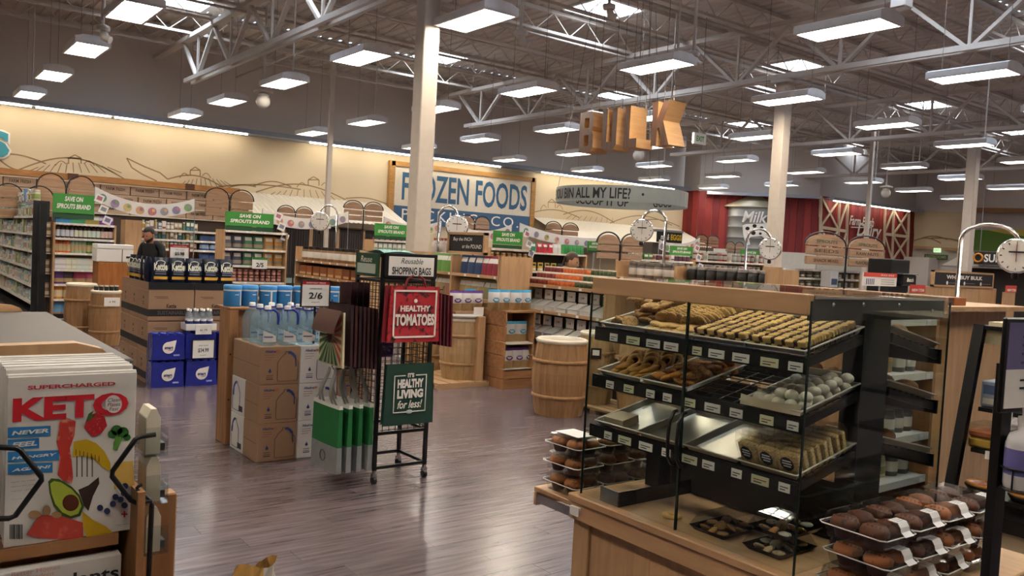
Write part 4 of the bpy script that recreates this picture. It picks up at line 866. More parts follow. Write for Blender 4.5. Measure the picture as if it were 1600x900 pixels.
q = MB(); q.box(-wq/2, 0, 0, wq/2, .02, hq); q.build('board', PAPER, t); q = MB(); q.box(-wq/2, -.003, hq*.68, wq/2, 0, hq); q.build('red_header', mat('#d0453c', .5), t); text('BULK SALE', wq*.4, hq*.12, (wq*.2, -.006, hq*.84), SIGNW, t, bold=.03)
for k in range(5): q = MB(); q.box(-wq*.42+k*.055, -.003, .02, -wq*.42+k*.055+.03, 0, .12); q.build('bottle_print', mat('#6d7f96', .5), t)
for k in range(3): q = MB(); q.box(wq*.02, -.003, .03+k*.035, wq*.42, 0, .04+k*.035); q.build('text_line', GREYM, t)
q = MB(); q.tube([(0, .01, -c.z), (0, .01, 0)], .015, 6); q.build('stand', GREYM, t)
c = PY(1417, 447, 7.6)
cm2 = thing('coffee_grinder', 'tall black coffee grinder with hopper and pale lettering', 'machine', (PY(1391, 440, 7.8).x+.24, 7.8, 0)); q = MB(); q.bbox(-.24, 0, 0, .42, .45, PY(1400, 405, 7.8).z, .015); q.build('body', mat('#161617', .35), cm2)
q = MB(); q.bbox(.0, -.1, c.z, .5, .1, c.z+.2, .02); q.build('head', mat('#1d1d1f', .3), cm2); q = MB(); q.bbox(-.02, -.12, c.z+.2, .52, .1, c.z+.225, .006); q.build('top_tray', mat('#8a8a8a', .3, .6), cm2); text('Batch', .24, .07, (.26, -.104, c.z+.11), SIGNW, cm2, shear=.2, bold=.03); q = MB(); q.lathe([(.12, 0), (.14, .06), (.06, .1)], 14, (.1, .25, c.z+.28)); q.build('hopper_lid', DARK, cm2)
for px, wq2, lab in ((1434, .42, 'red new item banner beside the coffee grinder'), (1580, .4, 'red new item banner beside the bulk information board')):
    c = PY(px, 454, 5.85); t = thing('red_banner', lab, 'sign', (c.x, c.y, c.z-.03)); q = MB(); q.box(-wq2/2, 0, 0, wq2/2, .01, .11); q.build('board', mat('#cf3f38', .5), t); text('NEW ITEM', wq2*.8, .04, (0, -.003, .035), SIGNW, t, bold=.03); q = MB(); q.box(-wq2/2, .012, -c.z+.03, wq2/2, .05, 0); q.build('bin_panel', MAPLEZ, t)
Yb = 6.0; a, b = PY(1460, 423, Yb), PY(1552, 451, Yb); t = thing('bulk_board', 'maple framed blackboard titled why buy bulk with three round icons', 'sign', ((a.x+b.x)/2, Yb, b.z)); wq, hq = b.x-a.x, PY(1500, 424, Yb).z-b.z
q = MB(); q.box(-wq/2+.03, .01, .03, wq/2-.03, .03, hq-.03); q.build('slate', mat('#211d22', .7), t)
for bx in ((-wq/2, 0, 0, wq/2, .05, .03), (-wq/2, 0, hq-.03, wq/2, .05, hq), (-wq/2, 0, 0, -wq/2+.03, .05, hq), (wq/2-.03, 0, 0, wq/2, .05, hq)): q = MB(); q.box(*bx); q.build('frame_bar', MAPLE, t)
text('WHY BUY BULK', wq*.6, hq*.24, (0, .007, hq*.62), SIGNW, t, bold=.04)
for k in (-1, 0, 1):
    q = MB(); q.face([(k*wq*.28+.03*math.cos(i*.524), .008, hq*.26+.03*math.sin(i*.524)) for i in range(12)]); q.build('round_icon', SIGNW, t); q = MB(); q.box(k*wq*.28+.04, .006, hq*.25, k*wq*.28+wq*.17, .009, hq*.27); q.build('caption_line', GREYM, t)
wp = thing('bin_back_panel', 'tall maple panelling behind the bread case under the bulk board', 'panel', (PY(1440, 470, Yb).x, Yb+.02, 0)); 
for k in range(4): q = MB(); q.bbox(k*.62, 0, 0, k*.62+.61, .04, b.z+.0, .004); q.build('panel_board', MAPLEZ, wp)
q = MB(); q.idx([(-.0, -.35, 0), (-.0, 0, 0), (-.0, 0, 1.3), (-.0, -.35, .95), (.03, -.35, 0), (.03, 0, 0), (.03, 0, 1.3), (.03, -.35, .95)], [(0, 1, 2, 3), (7, 6, 5, 4), (0, 4, 5, 1), (1, 5, 6, 2), (2, 6, 7, 3), (3, 7, 4, 0)]); q.build('slanted_end', MAPLEZ, wp)
q = MB(); q.box(.035, -.004, 1.05, .2, 0, 1.2); q.build('notice', PAPER, wp); q = MB(); q.box(1.2, -.06, 1.02, 2.1, -.01, 1.09); q.build('handle_bar', STEEL, wp)
# table of fruit boxes running behind the bakery case top
tb = thing('packed_fruit_table', 'long maple table edge with stacked orange fruit packs behind the bakery case', 'table', (0, 0, 0)); a, b = PX(1180, 447, 5.2), PX(1500, 462, 5.2)
q = MB(); q.box(5.1, b.y, a.z-.06, 6.3, a.y, a.z-.03); q.build('table_top', MAPLEY, tb); q = MB(); q.box(5.3, b.y+.1, 0, 6.1, a.y-.1, a.z-.06); q.build('base_cabinet', MAPLEZ, tb)
for r in range(2):
    for i in range(14):
        yy = a.y-.1-(a.y-b.y-.2)*(i+.5)/14; put(prod('box', ['#9a5a2a', '#7a3626', '#b3783a', '#4a2a22'][(i*3+r) % 4], '#d8cfc4', '#c9bfb2', .1, .05, .16), 'fruit_pack', (5.25+r*.17, yy, a.z-.03), FX, label='low fruit pack with clear lid on the table behind the bakery case', cat='package', group='fruit packs on the table')
# white hoop sign and big wooden letters over the bulk department
c = PY(971, 311, 11.8); rr = 1.28; z1, z0 = c.z+.16, c.z-.13
hs = thing('hoop_sign', 'round galvanised hoop sign with black lettering hanging over the bulk department', 'sign', (c.x, c.y, 0)); N = 48
q = MB()
for s, r in ((1, rr), (-1, rr-.015)):
    for k in range(N):
        a0, a1 = 2*math.pi*k/N, 2*math.pi*(k+1)/N; p = [(r*math.cos(a0), r*math.sin(a0), z0), (r*math.cos(a1), r*math.sin(a1), z0), (r*math.cos(a1), r*math.sin(a1), z1), (r*math.cos(a0), r*math.sin(a0), z1)]; q.face(p if s > 0 else p[::-1], 0, True)
q.build('hoop_band', mat('#8d9292', .38, .5, .08, 3), hs)
def bent(body, ang_mid, span, hgt, rad, inner=False):
    me = textmesh(body, span, hgt, INK, 0, .02).copy(); 
    for v in me.vertices:
        a = ang_mid+(v.co.x/rad)*(1 if not inner else -1); v.co = (rad*math.cos(a), rad*math.sin(a), (z0+z1)/2+v.co.z)
    return put(me, 'lettering', parent=hs)
va = math.atan2(-c.y, -c.x)
bent('WHERE HAVE YOU BIN ALL MY LIFE?', va-1.1, 3.15, .2, rr+.006); bent('.', va+.3, .05, .05, rr+.006); bent('SCOOP IT UP', va+math.pi+.35, 1.2, .17, rr-.022, True); bent('GOOD', va+math.pi-.75, .5, .17, rr-.022, True)
q = MB(); q.lathe([(.0, 0), (.025, 0)], 8, (0, 0, 0)); 
for k in range(3): q = MB(); aa = va+k*2.09+.4; q.tube([(rr*math.cos(aa), rr*math.sin(aa), z1), (rr*math.cos(aa)*.6, rr*math.sin(aa)*.6, 6.56)], .006, 5); q.build('cable', mat('#8d857e', .5), hs)
LT = {'B': ([[(0, 0), (.62, 0), (.74, .1), (.74, .42), (.64, .52), (.74, .62), (.74, .9), (.62, 1), (0, 1)]], [[(.25, .15), (.5, .15), (.5, .42), (.25, .42)], [(.25, .6), (.5, .6), (.5, .85), (.25, .85)]]),
      'U': ([[(0, .12), (.12, 0), (.62, 0), (.74, .12), (.74, 1), (.5, 1), (.5, .2), (.24, .2), (.24, 1), (0, 1)]], []), 'L': ([[(0, 0), (.6, 0), (.6, .22), (.25, .22), (.25, 1), (0, 1)]], []),
      'K': ([[(0, 0), (.25, 0), (.25, .35), (.32, .42), (.52, 0), (.8, 0), (.5, .56), (.78, 1), (.5, 1), (.25, .62), (.25, 1), (0, 1)]], [])}
BX = 10.6; ZL = PX(985, 231, BX).z; HL = PX(985, 165, BX).z-ZL; ys = [PX(p, 200, BX).y for p in (906, 941, 976, 1018)]
WLF = woodmat('#553623', '#3c2417', 2, 2.2, .6); WLS = woodmat('#c59a6c', '#b3864f', 1, 1.5, .55)
for ch_, yy in zip('BULK', ys):
    t = thing('hanging_letter', 'deep wooden letter %s with dark face hanging over the bulk department' % ch_, 'sign', (BX, yy, ZL), FX); outer, holes = LT[ch_]; s = HL*.95; dp = .42; scx = .72
    q = MB(); P = [(x*s*scx, z*HL) for x, z in outer[0]]
    if ch_ == 'B':
        for (xa, xb, za, zb3) in ((0, .25, 0, 1), (.25, .5, 0, .15), (.25, .5, .42, .6), (.25, .5, .85, 1)): q.face([(xa*s*scx, 0, za*HL), (xb*s*scx, 0, za*HL), (xb*s*scx, 0, zb3*HL), (xa*s*scx, 0, zb3*HL)])
        q.face([(x*s*scx, 0, z*HL) for x, z in ((.5, 0), (.62, 0), (.74, .1), (.74, .42), (.64, .52), (.5, .52))]); q.face([(x*s*scx, 0, z*HL) for x, z in ((.5, .52), (.64, .52), (.74, .62), (.74, .9), (.62, 1), (.5, 1))])
    else: q.face([(x, 0, z) for x, z in P])
    q.build('face_board', WLF, t)
    q = MB()
    for poly in [P]+[[(x*s*scx, z*HL) for x, z in h][::-1] for h in holes]:
        for i in range(len(poly)): a, b = poly[i], poly[(i+1) % len(poly)]; q.face([(a[0], 0.001, a[1]), (a[0], dp, a[1]), (b[0], dp, b[1]), (b[0], 0.001, b[1])])
    q.build('side_board', WLS, t)
    for xx in (.1, .4): q = MB(); q.tube([(xx*s, dp/2, HL*.9), (xx*s, dp/2, 6.56-ZL)], .006, 5); q.build('cable', mat('#8d857e', .5), t)
c = PZ(1094, 217, 4.3); t = thing('hanging_exit_sign', 'small white exit sign with green letters hanging from the girder', 'sign', c); q = MB(); q.box(-.2, 0, -.12, .2, .06, .12); q.build('case', PAPER, t); text('EXIT', .26, .12, (0, -.004, 0), GREEN, t, bold=.03); q = MB(); q.tube([(0, .03, .12), (0, .03, 2.78)], .01, 5); q.build('stem', GREYM, t)

# ------------------------------------------------------------------ people (skinned figures)
def skin_body(name, pts, edges, rad, m, parent, root=0, sub=2):
    me = bpy.data.meshes.new(name); me.from_pydata(pts, edges, []); o = bpy.data.objects.new(name, me); col.objects.link(o); o.parent = parent; me.materials.append(m[0])
    for q_ in m[1:]: me.materials.append(q_)
    md = o.modifiers.new('skin', 'SKIN'); md.use_smooth_shade = True
    for i, r in enumerate(rad): me.skin_vertices[0].data[i].radius = r if isinstance(r, tuple) else (r, r)
    me.skin_vertices[0].data[root].use_root = True
    s2 = o.modifiers.new('sub', 'SUBSURF'); s2.levels = sub; s2.render_levels = sub
    return o
def paint(o, fn):
    """bake the modifiers, then give faces a material by height"""
    dg = bpy.context.evaluated_depsgraph_get(); me = bpy.data.meshes.new_from_object(o.evaluated_get(dg)); o.modifiers.clear(); o.data = me
    for p in me.polygons: p.material_index = fn(p.center)
def person(x, y, ang, lab, shirt, pants, hairc, skin, hgt=1.72, tilt=.12, long_hair=False, arms=None):
    t = thing('person', lab, 'person', (x, y, 0), ang); k = hgt/1.72      # faces local -y
    SK = mat(skin, .55, 0, .03)
    pts = [(0, 0, .95), (0, 0, 1.15), (0, .01, 1.34), (0, .02, 1.46), (0, .0, 1.53), (.1, 0, .9), (.1, -.01, .5), (.1, .02, .1), (.1, -.12, .045), (-.1, 0, .9), (-.1, -.01, .5), (-.1, .02, .1), (-.1, -.12, .045)]
    A = arms or [((.19, .02, 1.42), (.25, .0, 1.16), (.18, -.2, 1.02), (.14, -.27, 1.02)), ((-.19, .02, 1.42), (-.25, .0, 1.16), (-.18, -.2, 1.02), (-.14, -.27, 1.02))]
    ed = [(0, 1), (1, 2), (2, 3), (3, 4), (0, 5), (5, 6), (6, 7), (7, 8), (0, 9), (9, 10), (10, 11), (11, 12)]; rad = [(.16, .12), (.155, .11), (.18, .11), (.1, .075), (.058, .06), .09, .062, .045, .04, .09, .062, .045, .04]
    for a in A:
        i = len(pts); pts += list(a); ed += [(2 if False else 3, i), (i, i+1), (i+1, i+2), (i+2, i+3)]; rad += [.065, .048, .036, .03]
        hd = Vector(a[3]); dr = (Vector(a[3])-Vector(a[2])).normalized(); sd = dr.cross(Vector((0, 0, 1))).normalized()
        for f in range(4): j = len(pts); b = hd+sd*(.024*(f-1.5)); pts += [tuple(b+dr*.045), tuple(b+dr*(.075+.01*(f in (1, 2)))-Vector((0, 0, .018)))]; ed += [(i+3, j), (j, j+1)]; rad += [.009, .008]
        j = len(pts); pts += [tuple(hd+sd*.045*(1 if a[0][0] > 0 else -1)-dr*.0), tuple(hd+sd*.055*(1 if a[0][0] > 0 else -1)+dr*.035)]; ed += [(i+3, j), (j, j+1)]; rad += [.011, .009]
    pts = [(a*k, b*k, c*k) for a, b, c in pts]
    o = skin_body('body', pts, ed, [tuple(v*k for v in r) if isinstance(r, tuple) else r*k for r in rad], [SK, mat(shirt, .8), mat(pants, .8), mat('#2a2624', .6)], t)
    paint(o, lambda c: 3 if c.z < .09*k else (2 if c.z < .98*k and abs(c.x) < .22*k and c.y > -.16*k else (1 if .98*k <= c.z < 1.51*k and not (abs(c.x) > .19*k and c.z < 1.22*k) and not (abs(c.x) < .075*k and c.z > 1.455*k) else 0)))
    hd = MB(); cz, cyy = 1.615*k, -.03*k   # head: egg with chin, brow, nose, ears
    def hp(i, j):
        th = 2*math.pi*i; ph = math.pi*(j-.5); x = math.cos(ph)*math.cos(th); y_ = math.cos(ph)*math.sin(th); z = math.sin(ph)
        f = 1-.22*max(0, -z)**1.5; X = x*.078*f; Yv = y_*.098*(1-.1*max(0, -z)); Z = z*.122
        if y_ < -.5 and -.75 < z < -.2: Yv -= .008
        fr_ = max(0, -y_)
        if abs(x) < .22 and -.35 < z < .15 and y_ < 0: Yv -= .022*(1-abs(x)/.22)*(1 if z < -.05 else .5)
        if .1 < abs(x) < .5 and -.0 < z < .2 and y_ < -.5: Yv += .008
        return (X*k, cyy+Yv*k, cz+Z*k)
    hd.grid(28, 22, hp); h = hd.build('head', SK, t); h.parent = o
    for s in (-1, 1):
        q = MB(); q.ball((s*.078*k, cyy+.01, cz-.005), (.012, .02, .033), 8, 6); q.build('ear', SK, h); q = MB(); q.ball((s*.03*k, cyy-.088*k, cz+.012), (.013, .008, .009), 8, 6); q.build('eye', INK, h)
    q = MB(); q.ball((0, cyy-.094*k, cz-.062*k), (.024, .008, .008), 8, 6); q.build('mouth', mat('#8a4a40', .5), h)
    hr = MB(); hr.grid(24, 12, lambda i, j: ((lambda th, ph: (.087*k*math.cos(ph)*math.cos(th), cyy+.012+(.106*k*math.cos(ph)*math.sin(th)), cz+.012+.128*k*math.sin(ph)))(2*math.pi*i, (.5 if math.sin(2*math.pi*i) < -.35 else (-.35 if math.sin(2*math.pi*i) > .1 else .05))+((math.pi/2)-(.5 if math.sin(2*math.pi*i) < -.35 else (-.35 if math.sin(2*math.pi*i) > .1 else .05)))*j)))
    hr.build('hair', mat(hairc, .6, 0, .2, 40, .4), h)
    if long_hair:
        q = MB(); q.grid(10, 8, lambda i, j: ((i-.5)*.17*(1-.15*j), cyy+.1+.02*math.sin(i*math.pi)-.02*j, cz+.04-.34*j)); q.build('long_hair', mat(hairc, .6, 0, .2, 40, .4), h)
    else:
        q = MB(); q.grid(10, 4, lambda i, j: (.077*k*(1-.35*j)*math.cos(math.pi+math.pi*i), cyy-.002+.097*k*(1-.12*j)*math.sin(math.pi+math.pi*i), cz-.06-.058*j*k+.03*abs(2*i-1))); q.build('beard', mat(hairc, .7, 0, .2, 40, .4), h)
    for part in [h]:
        part.rotation_euler = (tilt, 0, 0); piv = Vector((0, 0, 1.52*k)); part.location = piv-Matrix.Rotation(tilt, 3, 'X') @ piv
    return t
c = PY(237, 372, 14.3); person(c.x, 14.3, R(-55), 'shopper with dark hair and beard in a black t-shirt looking down', '#17181a', '#2b2e38', '#16110e', '#a9745a', 1.68, .38)
c = PX(887, 420, 7.6); person(c.x, c.y, R(35), 'shopper with long brown hair in a mint green top behind the fruit tubs', '#5fa088', '#33343a', '#4a2e1f', '#b98a6c', 1.62, .3, True)

# ------------------------------------------------------------------ carton stack with water packs (vitamin aisle end)
CX0, CY0 = 2.3, 9.3
def carton_proto():
    t = thing('carton', 'brown carton with black printed band in the tall stack behind the blue water packs', 'carton', (0, 0, 0), group='stacked brown cartons'); w, d, h = .47, .395, .325
    q = MB(); q.bbox(0, 0, 0, w, d, h, .006); q.build('case', CARD, t)
    q = MB(); q.box(-.0012, -.0012, .05, w+.0012, d+.0012, .125); q.build('printed_band', mat('#1f1b1c', .7), t)
    text('SUSTAINABLE', .3, .04, (w*.52, -.003, .088), mat('#5a504c', .7), t, bold=.02); text('Kettle', .1, .045, (w*.5, -.002, .16), mat('#3d2a20', .7), t, bold=.03)
    for k in range(2): q = MB(); q.box(.06+k*.02, -.0015, .255-k*.014, .2, -.0003, .261-k*.014); q.build('print_line', mat('#5b4230', .7), t)
    q = MB(); q.face([(-.0015, d/2-.028*math.cos(k*.524), .24+.014*math.sin(k*.524)) for k in range(12)]); q.build('hand_hole', INK, t)
    for k in range(2): q = MB(); q.box(-.0015, d/2-.03, .165+k*.022, -.0003, d/2+.03, .177+k*.022); q.build('side_print', mat('#5b4230', .7), t)
    return t
cp0 = carton_proto(); first = True
for l in range(3):
    for i in range(2):
        for j in range(3):
            p = (CX0+i*.478, CY0+j*.402, l*.333+(.0 if l else 0))
            if first: cp0.location = p; first = False
            else: copy_tree(cp0, p)
for i in range(2):
    tr = thing('tray', 'low black tray of chip bags on the %s of the brown cartons' % ['near column', 'further column'][i], 'tray', (CX0+i*.478, CY0, .9905))
    q = MB(); q.box(.0, 0, 0, .465, 1.19, .012); q.build('base', CARD, tr)
    for bx in ((0, -.004, .012, .465, .008, .085), (0, .008, .012, .008, 1.19, .085), (.457, .008, .012, .465, 1.19, .085)): q = MB(); q.box(*bx); q.build('wall_strip', mat('#17181c', .5) if bx[1] < 0 else CARD, tr)
def chip_bag():
    t = thing('chip_bag', 'navy chip bag with cream lettering and yellow band on the carton stack', 'bag', group='navy chip bags'); w, h, d = .19, .27, .1
    q = MB()
    for s in (-1, 1):
        f = lambda i, j, s=s: ((.5-i if s > 0 else i-.5)*w*(1-.05*math.sin(math.pi*j)), s*d/2*math.sin(math.pi*min(max(j, .04), .97))**.45*(1-abs(2*i-1)**3), j*h)
        q.grid(8, 10, f, lambda i, j: 1 if j < .22 else 0)
    b = q.build('pouch', [mat('#141a33', .3, 0, .1), mat('#3b4186', .3)], t)
    text('Kettle', .15, .065, (0, -d/2-.001, h*.7), mat('#dcdcc8', .5), t, bold=.04, name='brand_print')
    q = MB(); q.box(-.075, -d/2-.003, h*.3, .075, -d/2+.004, h*.39); q.build('yellow_band', mat('#c99a2e', .5), t)
    for k in range(2): q = MB(); q.box(-.06, -d/2-.002, h*(.46+.07*k), .06, -d/2+.004, h*(.49+.07*k)); q.build('grey_line', mat('#7a7e92', .5), t)
    q = MB(); q.tube([(.052*math.cos(k*math.pi/8), -d/2, h*.81+.022*math.sin(k*math.pi/8)) for k in range(9)], .004, 5); q.build('logo_arc', mat('#dcdcc8', .5), t)
    return t
cb = chip_bag()
spots = [(2.43+i*.175, 9.375, rnd.uniform(-.12, .12)) for i in range(5)]+[(2.365, 9.6+k*.2, FX+.2*(k-1)) for k in range(4)]+[(2.55+i*.19, 9.52, rnd.uniform(-.1, .1)) for i in range(4)]
for i, (x, y, a) in enumerate(spots):
    o = cb if i == 0 else copy_tree(cb); o.scale = (.9, 1, 1.25); o.location = (x, y, 1.003); o.rotation_euler = (R(-6) if a > -1 else 0, 0, a)
def price_sign(x, y, z, w, h, price, lab, sub, rz=0, rim=RED, leg=.0, head=True, tiltx=0):
    t = thing('price_sign', lab, 'sign', (x, y, z), rz); q = MB(); q.box(-w/2, 0, 0, w/2, .008, h); q.build('card', PAPER, t)
    for bx in ((-w/2-.008, -.006, -.008, w/2+.008, .012, .0), (-w/2-.008, -.006, h, w/2+.008, .012, h+.008), (-w/2-.008, -.006, 0, -w/2, .012, h), (w/2, -.006, 0, w/2+.008, .012, h)): q = MB(); q.box(*bx); q.build('frame_bar', rim, t)
    if head: q = MB(); q.box(-w/2, -.002, h*.86, w/2, 0, h); q.build('red_header', RED, t); text('EVERYDAY PRICE', w*.7, h*.06, (0, -.004, h*.93), SIGNW, t, bold=.02)
    text(price, w*.5, h*.26, (0, -.003, h*.42), INK, t, bold=.015); text(sub, w*.45, h*.06, (0, -.003, h*.7), INK, t); text('each', w*.3, h*.05, (0, -.003, h*.16), INK, t)
    if leg: q = MB(); q.bar((0, .004, -leg), (0, .004, 0), .012); q.build('stem', BLACK, t)
    return t
c = PY(281, 405, 9.45); price_sign(c.x, 9.47, c.z-.01, .2, .16, '$5.98', 'five ninety-eight price sign in a red frame above the chip bags', 'SALTED', leg=c.z-1.003, rim=mat('#6d1a20', .5))
# shrink-wrapped water packs
def water_pack():
    t = thing('water_pack', 'blue shrink-wrapped water pack with white drop logo before the cartons', 'pack', group='blue water packs'); w, d, h = .33, .22, .275
    q = MB(); q.idx([(x*w/2*(.96 if z > .7 else 1), y*d/2*(.94 if z > .7 else 1), z*h+(.0)) for z in (0, .04, .82, .95) for (x, y) in ((-.97, -1), (.97, -1), (1, -.95), (1, .95), (.97, 1), (-.97, 1), (-1, .95), (-1, -.95))], [(l*8+i, l*8+(i+1) % 8, (l+1)*8+(i+1) % 8, (l+1)*8+i) for l in range(3) for i in range(8)]+[(7, 6, 5, 4, 3, 2, 1, 0), (24, 25, 26, 27, 28, 29, 30, 31)]); q.build('wrap', mat('#262f8c', .22, 0, .12, 12, .5), t)
    for i in range(4):
        for j in range(2): q = MB(); q.lathe([(.03, 0), (.034, .008), (.03, .016), (.012, .02)], 8, (-.12+i*.08, -.05+j*.1, h*.94)); q.build('bottle_top', mat('#2a3b9a', .25), t)
    q = MB(); n = 20; pts = [(.062*math.cos(a), .062*math.sin(a)) for a in [math.pi*.5+k*1.5*math.pi/16 for k in range(17)]]+[(.075, .078)]; q.face([(x, -d/2-.002, h*.46+z) for x, z in pts]); q.build('drop_logo', SIGNW, t)
    text('smart', .085, .03, (0, -d/2-.004, h*.46), mat('#1d2a6b', .5), t, bold=.04); text('water', .05, .015, (.02, -d/2-.004, h*.37), mat('#1d2a6b', .5), t)
    q = MB(); q.box(.05, -d/2-.002, h*.14, .11, -d/2+.004, h*.2); q.build('badge', mat('#9aa8d6', .5), t); return t
wp0 = water_pack(); first = True
for l in range(2):
    for i in range(3):
        if l and i == 1: continue
        p = (2.445+i*.345, 9.12, l*.288)
        if first: wp0.location = p; first = False
        else: copy_tree(wp0, p)
t = copy_tree(wp0, (2.79, 9.175, .288), label='blue water pack set back behind the thirty-four dollar sign'); 
price_sign(2.79, 8.985, .3, .22, .19, '$34.99', 'thirty-four dollar price sign in a black frame before the blue packs', 'SMART WATER', rim=BLACK, leg=.0, head=False)
tr = thing('bottle_tray', 'white cardboard tray of clear bottles on the blue water packs', 'tray', (2.79, 9.17, .585)); q = MB(); q.box(-.16, -.1, 0, .16, .1, .01); q.build('base', PAPER, tr)
for bx in ((-.16, -.1, .01, .16, -.095, .07), (-.16, .095, .01, .16, .1, .07), (-.16, -.095, .01, -.155, .095, .07), (.155, -.095, .01, .16, .095, .07)): q = MB(); q.box(*bx); q.build('side_wall', PAPER, tr)
def clear_bottle():
    t = thing('small_water_bottle', 'clear small water bottle with white cap and blue label in the white tray', 'bottle', group='small bottles in the tray')
    q = MB(); q.lathe([(.026, 0), (.029, .01), (.029, .13), (.024, .16), (.013, .18), (.013, .19)], 12); q.build('bottle', plasticmat('#f2f6f8', '#cfd8de', .3), t); q = MB(); q.lathe([(.0296, .02), (.0296, .085)], 12, caps=False); q.build('label_band', mat('#2a3672', .4), t)
    q = MB(); q.lathe([(.0297, .085), (.0297, .11)], 12, caps=False); q.build('label_top', PAPER, t); q = MB(); q.lathe([(.016, .19), (.016, .212), (.012, .214)], 10); q.build('cap', PAPER, t); return t
b0 = clear_bottle(); first = True
for i in range(4):
    for j in range(2):
        p = (2.79-.105+i*.07, 9.17-.04+j*.08, .596)
        if first: b0.location = p; first = False
        else: copy_tree(b0, p)
price_sign(2.8, 9.03, .555, .15, .085, '$1.79', 'small tilted white price card on the bottle tray', 'WATER', rim=PAPER, head=False)

# ------------------------------------------------------------------ barrels
ST = woodmat('#9f7850', '#84603c', 2, 2.6, .55); HOOP = woodmat('#ab8458', '#926c44', 0, 2, .55); LIDM = mat('#d3c8b4', .5)
def barrel(name, lab, loc, r=.3, h=.72, lid='rim', tint=0, group=None):
    t = thing(name, lab, 'barrel', loc, rnd.uniform(0, 1), group); n = 18; prof = [(.84, 0), (.93, .2), (1, .45), (1, .58), (.93, .82), (.86, 1)]
    m = [ST, woodmat('#b09068', '#977850', 2, 2.6, .55)][tint]
    q = MB(); a = math.pi/n*.985; v = []
    for rr, zz in prof:
        for s in (-1, 1): v.append((r*rr*math.cos(a*s), r*rr*math.sin(a*s), zz*h))
    for rr, zz in prof:
        for s in (-1, 1): v.append((r*(rr-.05)*math.cos(a*s), r*(rr-.05)*math.sin(a*s), zz*h))
    k = len(prof); f = [(2*i, 2*i+1, 2*i+3, 2*i+2) for i in range(k-1)]+[(2*k+2*i+1, 2*k+2*i, 2*k+2*i+2, 2*k+2*i+3) for i in range(k-1)]
    f += [(2*i+1, 2*k+2*i+1, 2*k+2*i+3, 2*i+3) for i in range(k-1)]+[(2*k+2*i, 2*i, 2*i+2, 2*k+2*i+2) for i in range(k-1)]+[(2*k-2, 2*k-1, 4*k-1, 4*k-2)]
    q.idx(v, f, 0, False); sm = q.mesh('stave', m)
    for i in range(n): put(sm, 'stave', rz=2*math.pi*i/n, parent=t)
    for zz, rr in ((.24, .955), (.72, .975)): q = MB(); q.lathe([(r*rr, zz*h), (r*(rr+.035), zz*h+.004), (r*(rr+.03), zz*h+.03), (r*rr, zz*h+.034)], 24, caps=False); q.build('hoop', HOOP, t)
    q = MB(); q.lathe([(r*.78, h-.03), (0.0001, h-.03)], 24, caps=False); q.build('head', mat('#b9b0a0', .6), t)
    q = MB(); q.lathe([(r*.78, h-.035), (r*.9, h-.01), (r*.93, h+.015), (r*.86, h+.03), (r*.78, h+.02), (r*.76, h-.03)], 24, caps=False); q.build('lip', LIDM, t)
    return t
b1 = Vector((5.5, 6.32, 0)); barrel('barrel', 'brown wooden barrel with pale rim standing on the floor by the pallet', (b1.x, b1.y, 0), .285, .73)
b2 = Vector((6.06, 6.4, 0)); barrel('barrel', 'pale wooden barrel with a price tag behind the bakery glass', (b2.x, b2.y, .06), .2, .72, tint=1)
b3 = Vector((6.18, 5.93, 0)); barrel('barrel', 'pale wooden barrel at the pallet end behind the bakery glass', (b3.x, b3.y, .06), .2, .72, tint=1)
def pallet(loc, w, d, lab):
    t = thing('pallet', lab, 'pallet', loc)
    for i in range(5): q = MB(); q.box(i*w/5+.01, 0, .04, (i+1)*w/5-.01, d, .06); q.build('deck_slat', MAPLEY, t)
    for j in range(3): q = MB(); yy = j*(d-.08)/2; q.box(0, yy, 0, w, yy+.08, .04); q.build('runner', MAPLE, t)
pallet((b3.x-.36, b3.y-.24, 0), .58, (b2.y-b3.y)+.47, 'low pale pallet under the two barrels behind the glass')
q = MB(); q.box(-.055, 0, -.055, .055, .006, .055); tg = q.build('barrel_tag', BLACK, None, (b2.x-.15, b2.y-.15, .6), R(-43), label='black framed price tag on the pale barrel behind the glass', cat='sign'); q = MB(); q.box(-.035, -.002, -.02, .035, 0, .035); q.build('card', PAPER, tg)
b4 = PZ(717, 590, .06); barrel('barrel', 'pale wooden barrel with a white tray top beside the bag rack', (b4.x, b4.y, .06), .25, .7, tint=1)
b5 = PZ(690, 578, .06); barrel('barrel', 'pale wooden barrel half hidden behind the bag rack', (b5.x-.1, b5.y+.25, .06), .29, .7, tint=1)
pallet((b4.x-.5, b4.y-.33, 0), .85, 1.1, 'low pale pallet under the barrels beside the bag rack')
tp = thing('tray_bin', 'white rimmed tray of nut bags on the barrel beside the bag rack', 'tray', (b4.x, b4.y, .785)); q = MB(); q.lathe([(.2, 0), (.25, .02), (.25, .05), (.2, .05)], 24); q.build('round_tray', PAPER, tp); q = MB(); q.box(-.2, -.16, .055, .18, .16, .085); q.build('carton_base', CARD, tp); q = MB(); q.box(.02, -.215, .05, .16, -.21, .14); q.build('price_card', PAPER, tp)
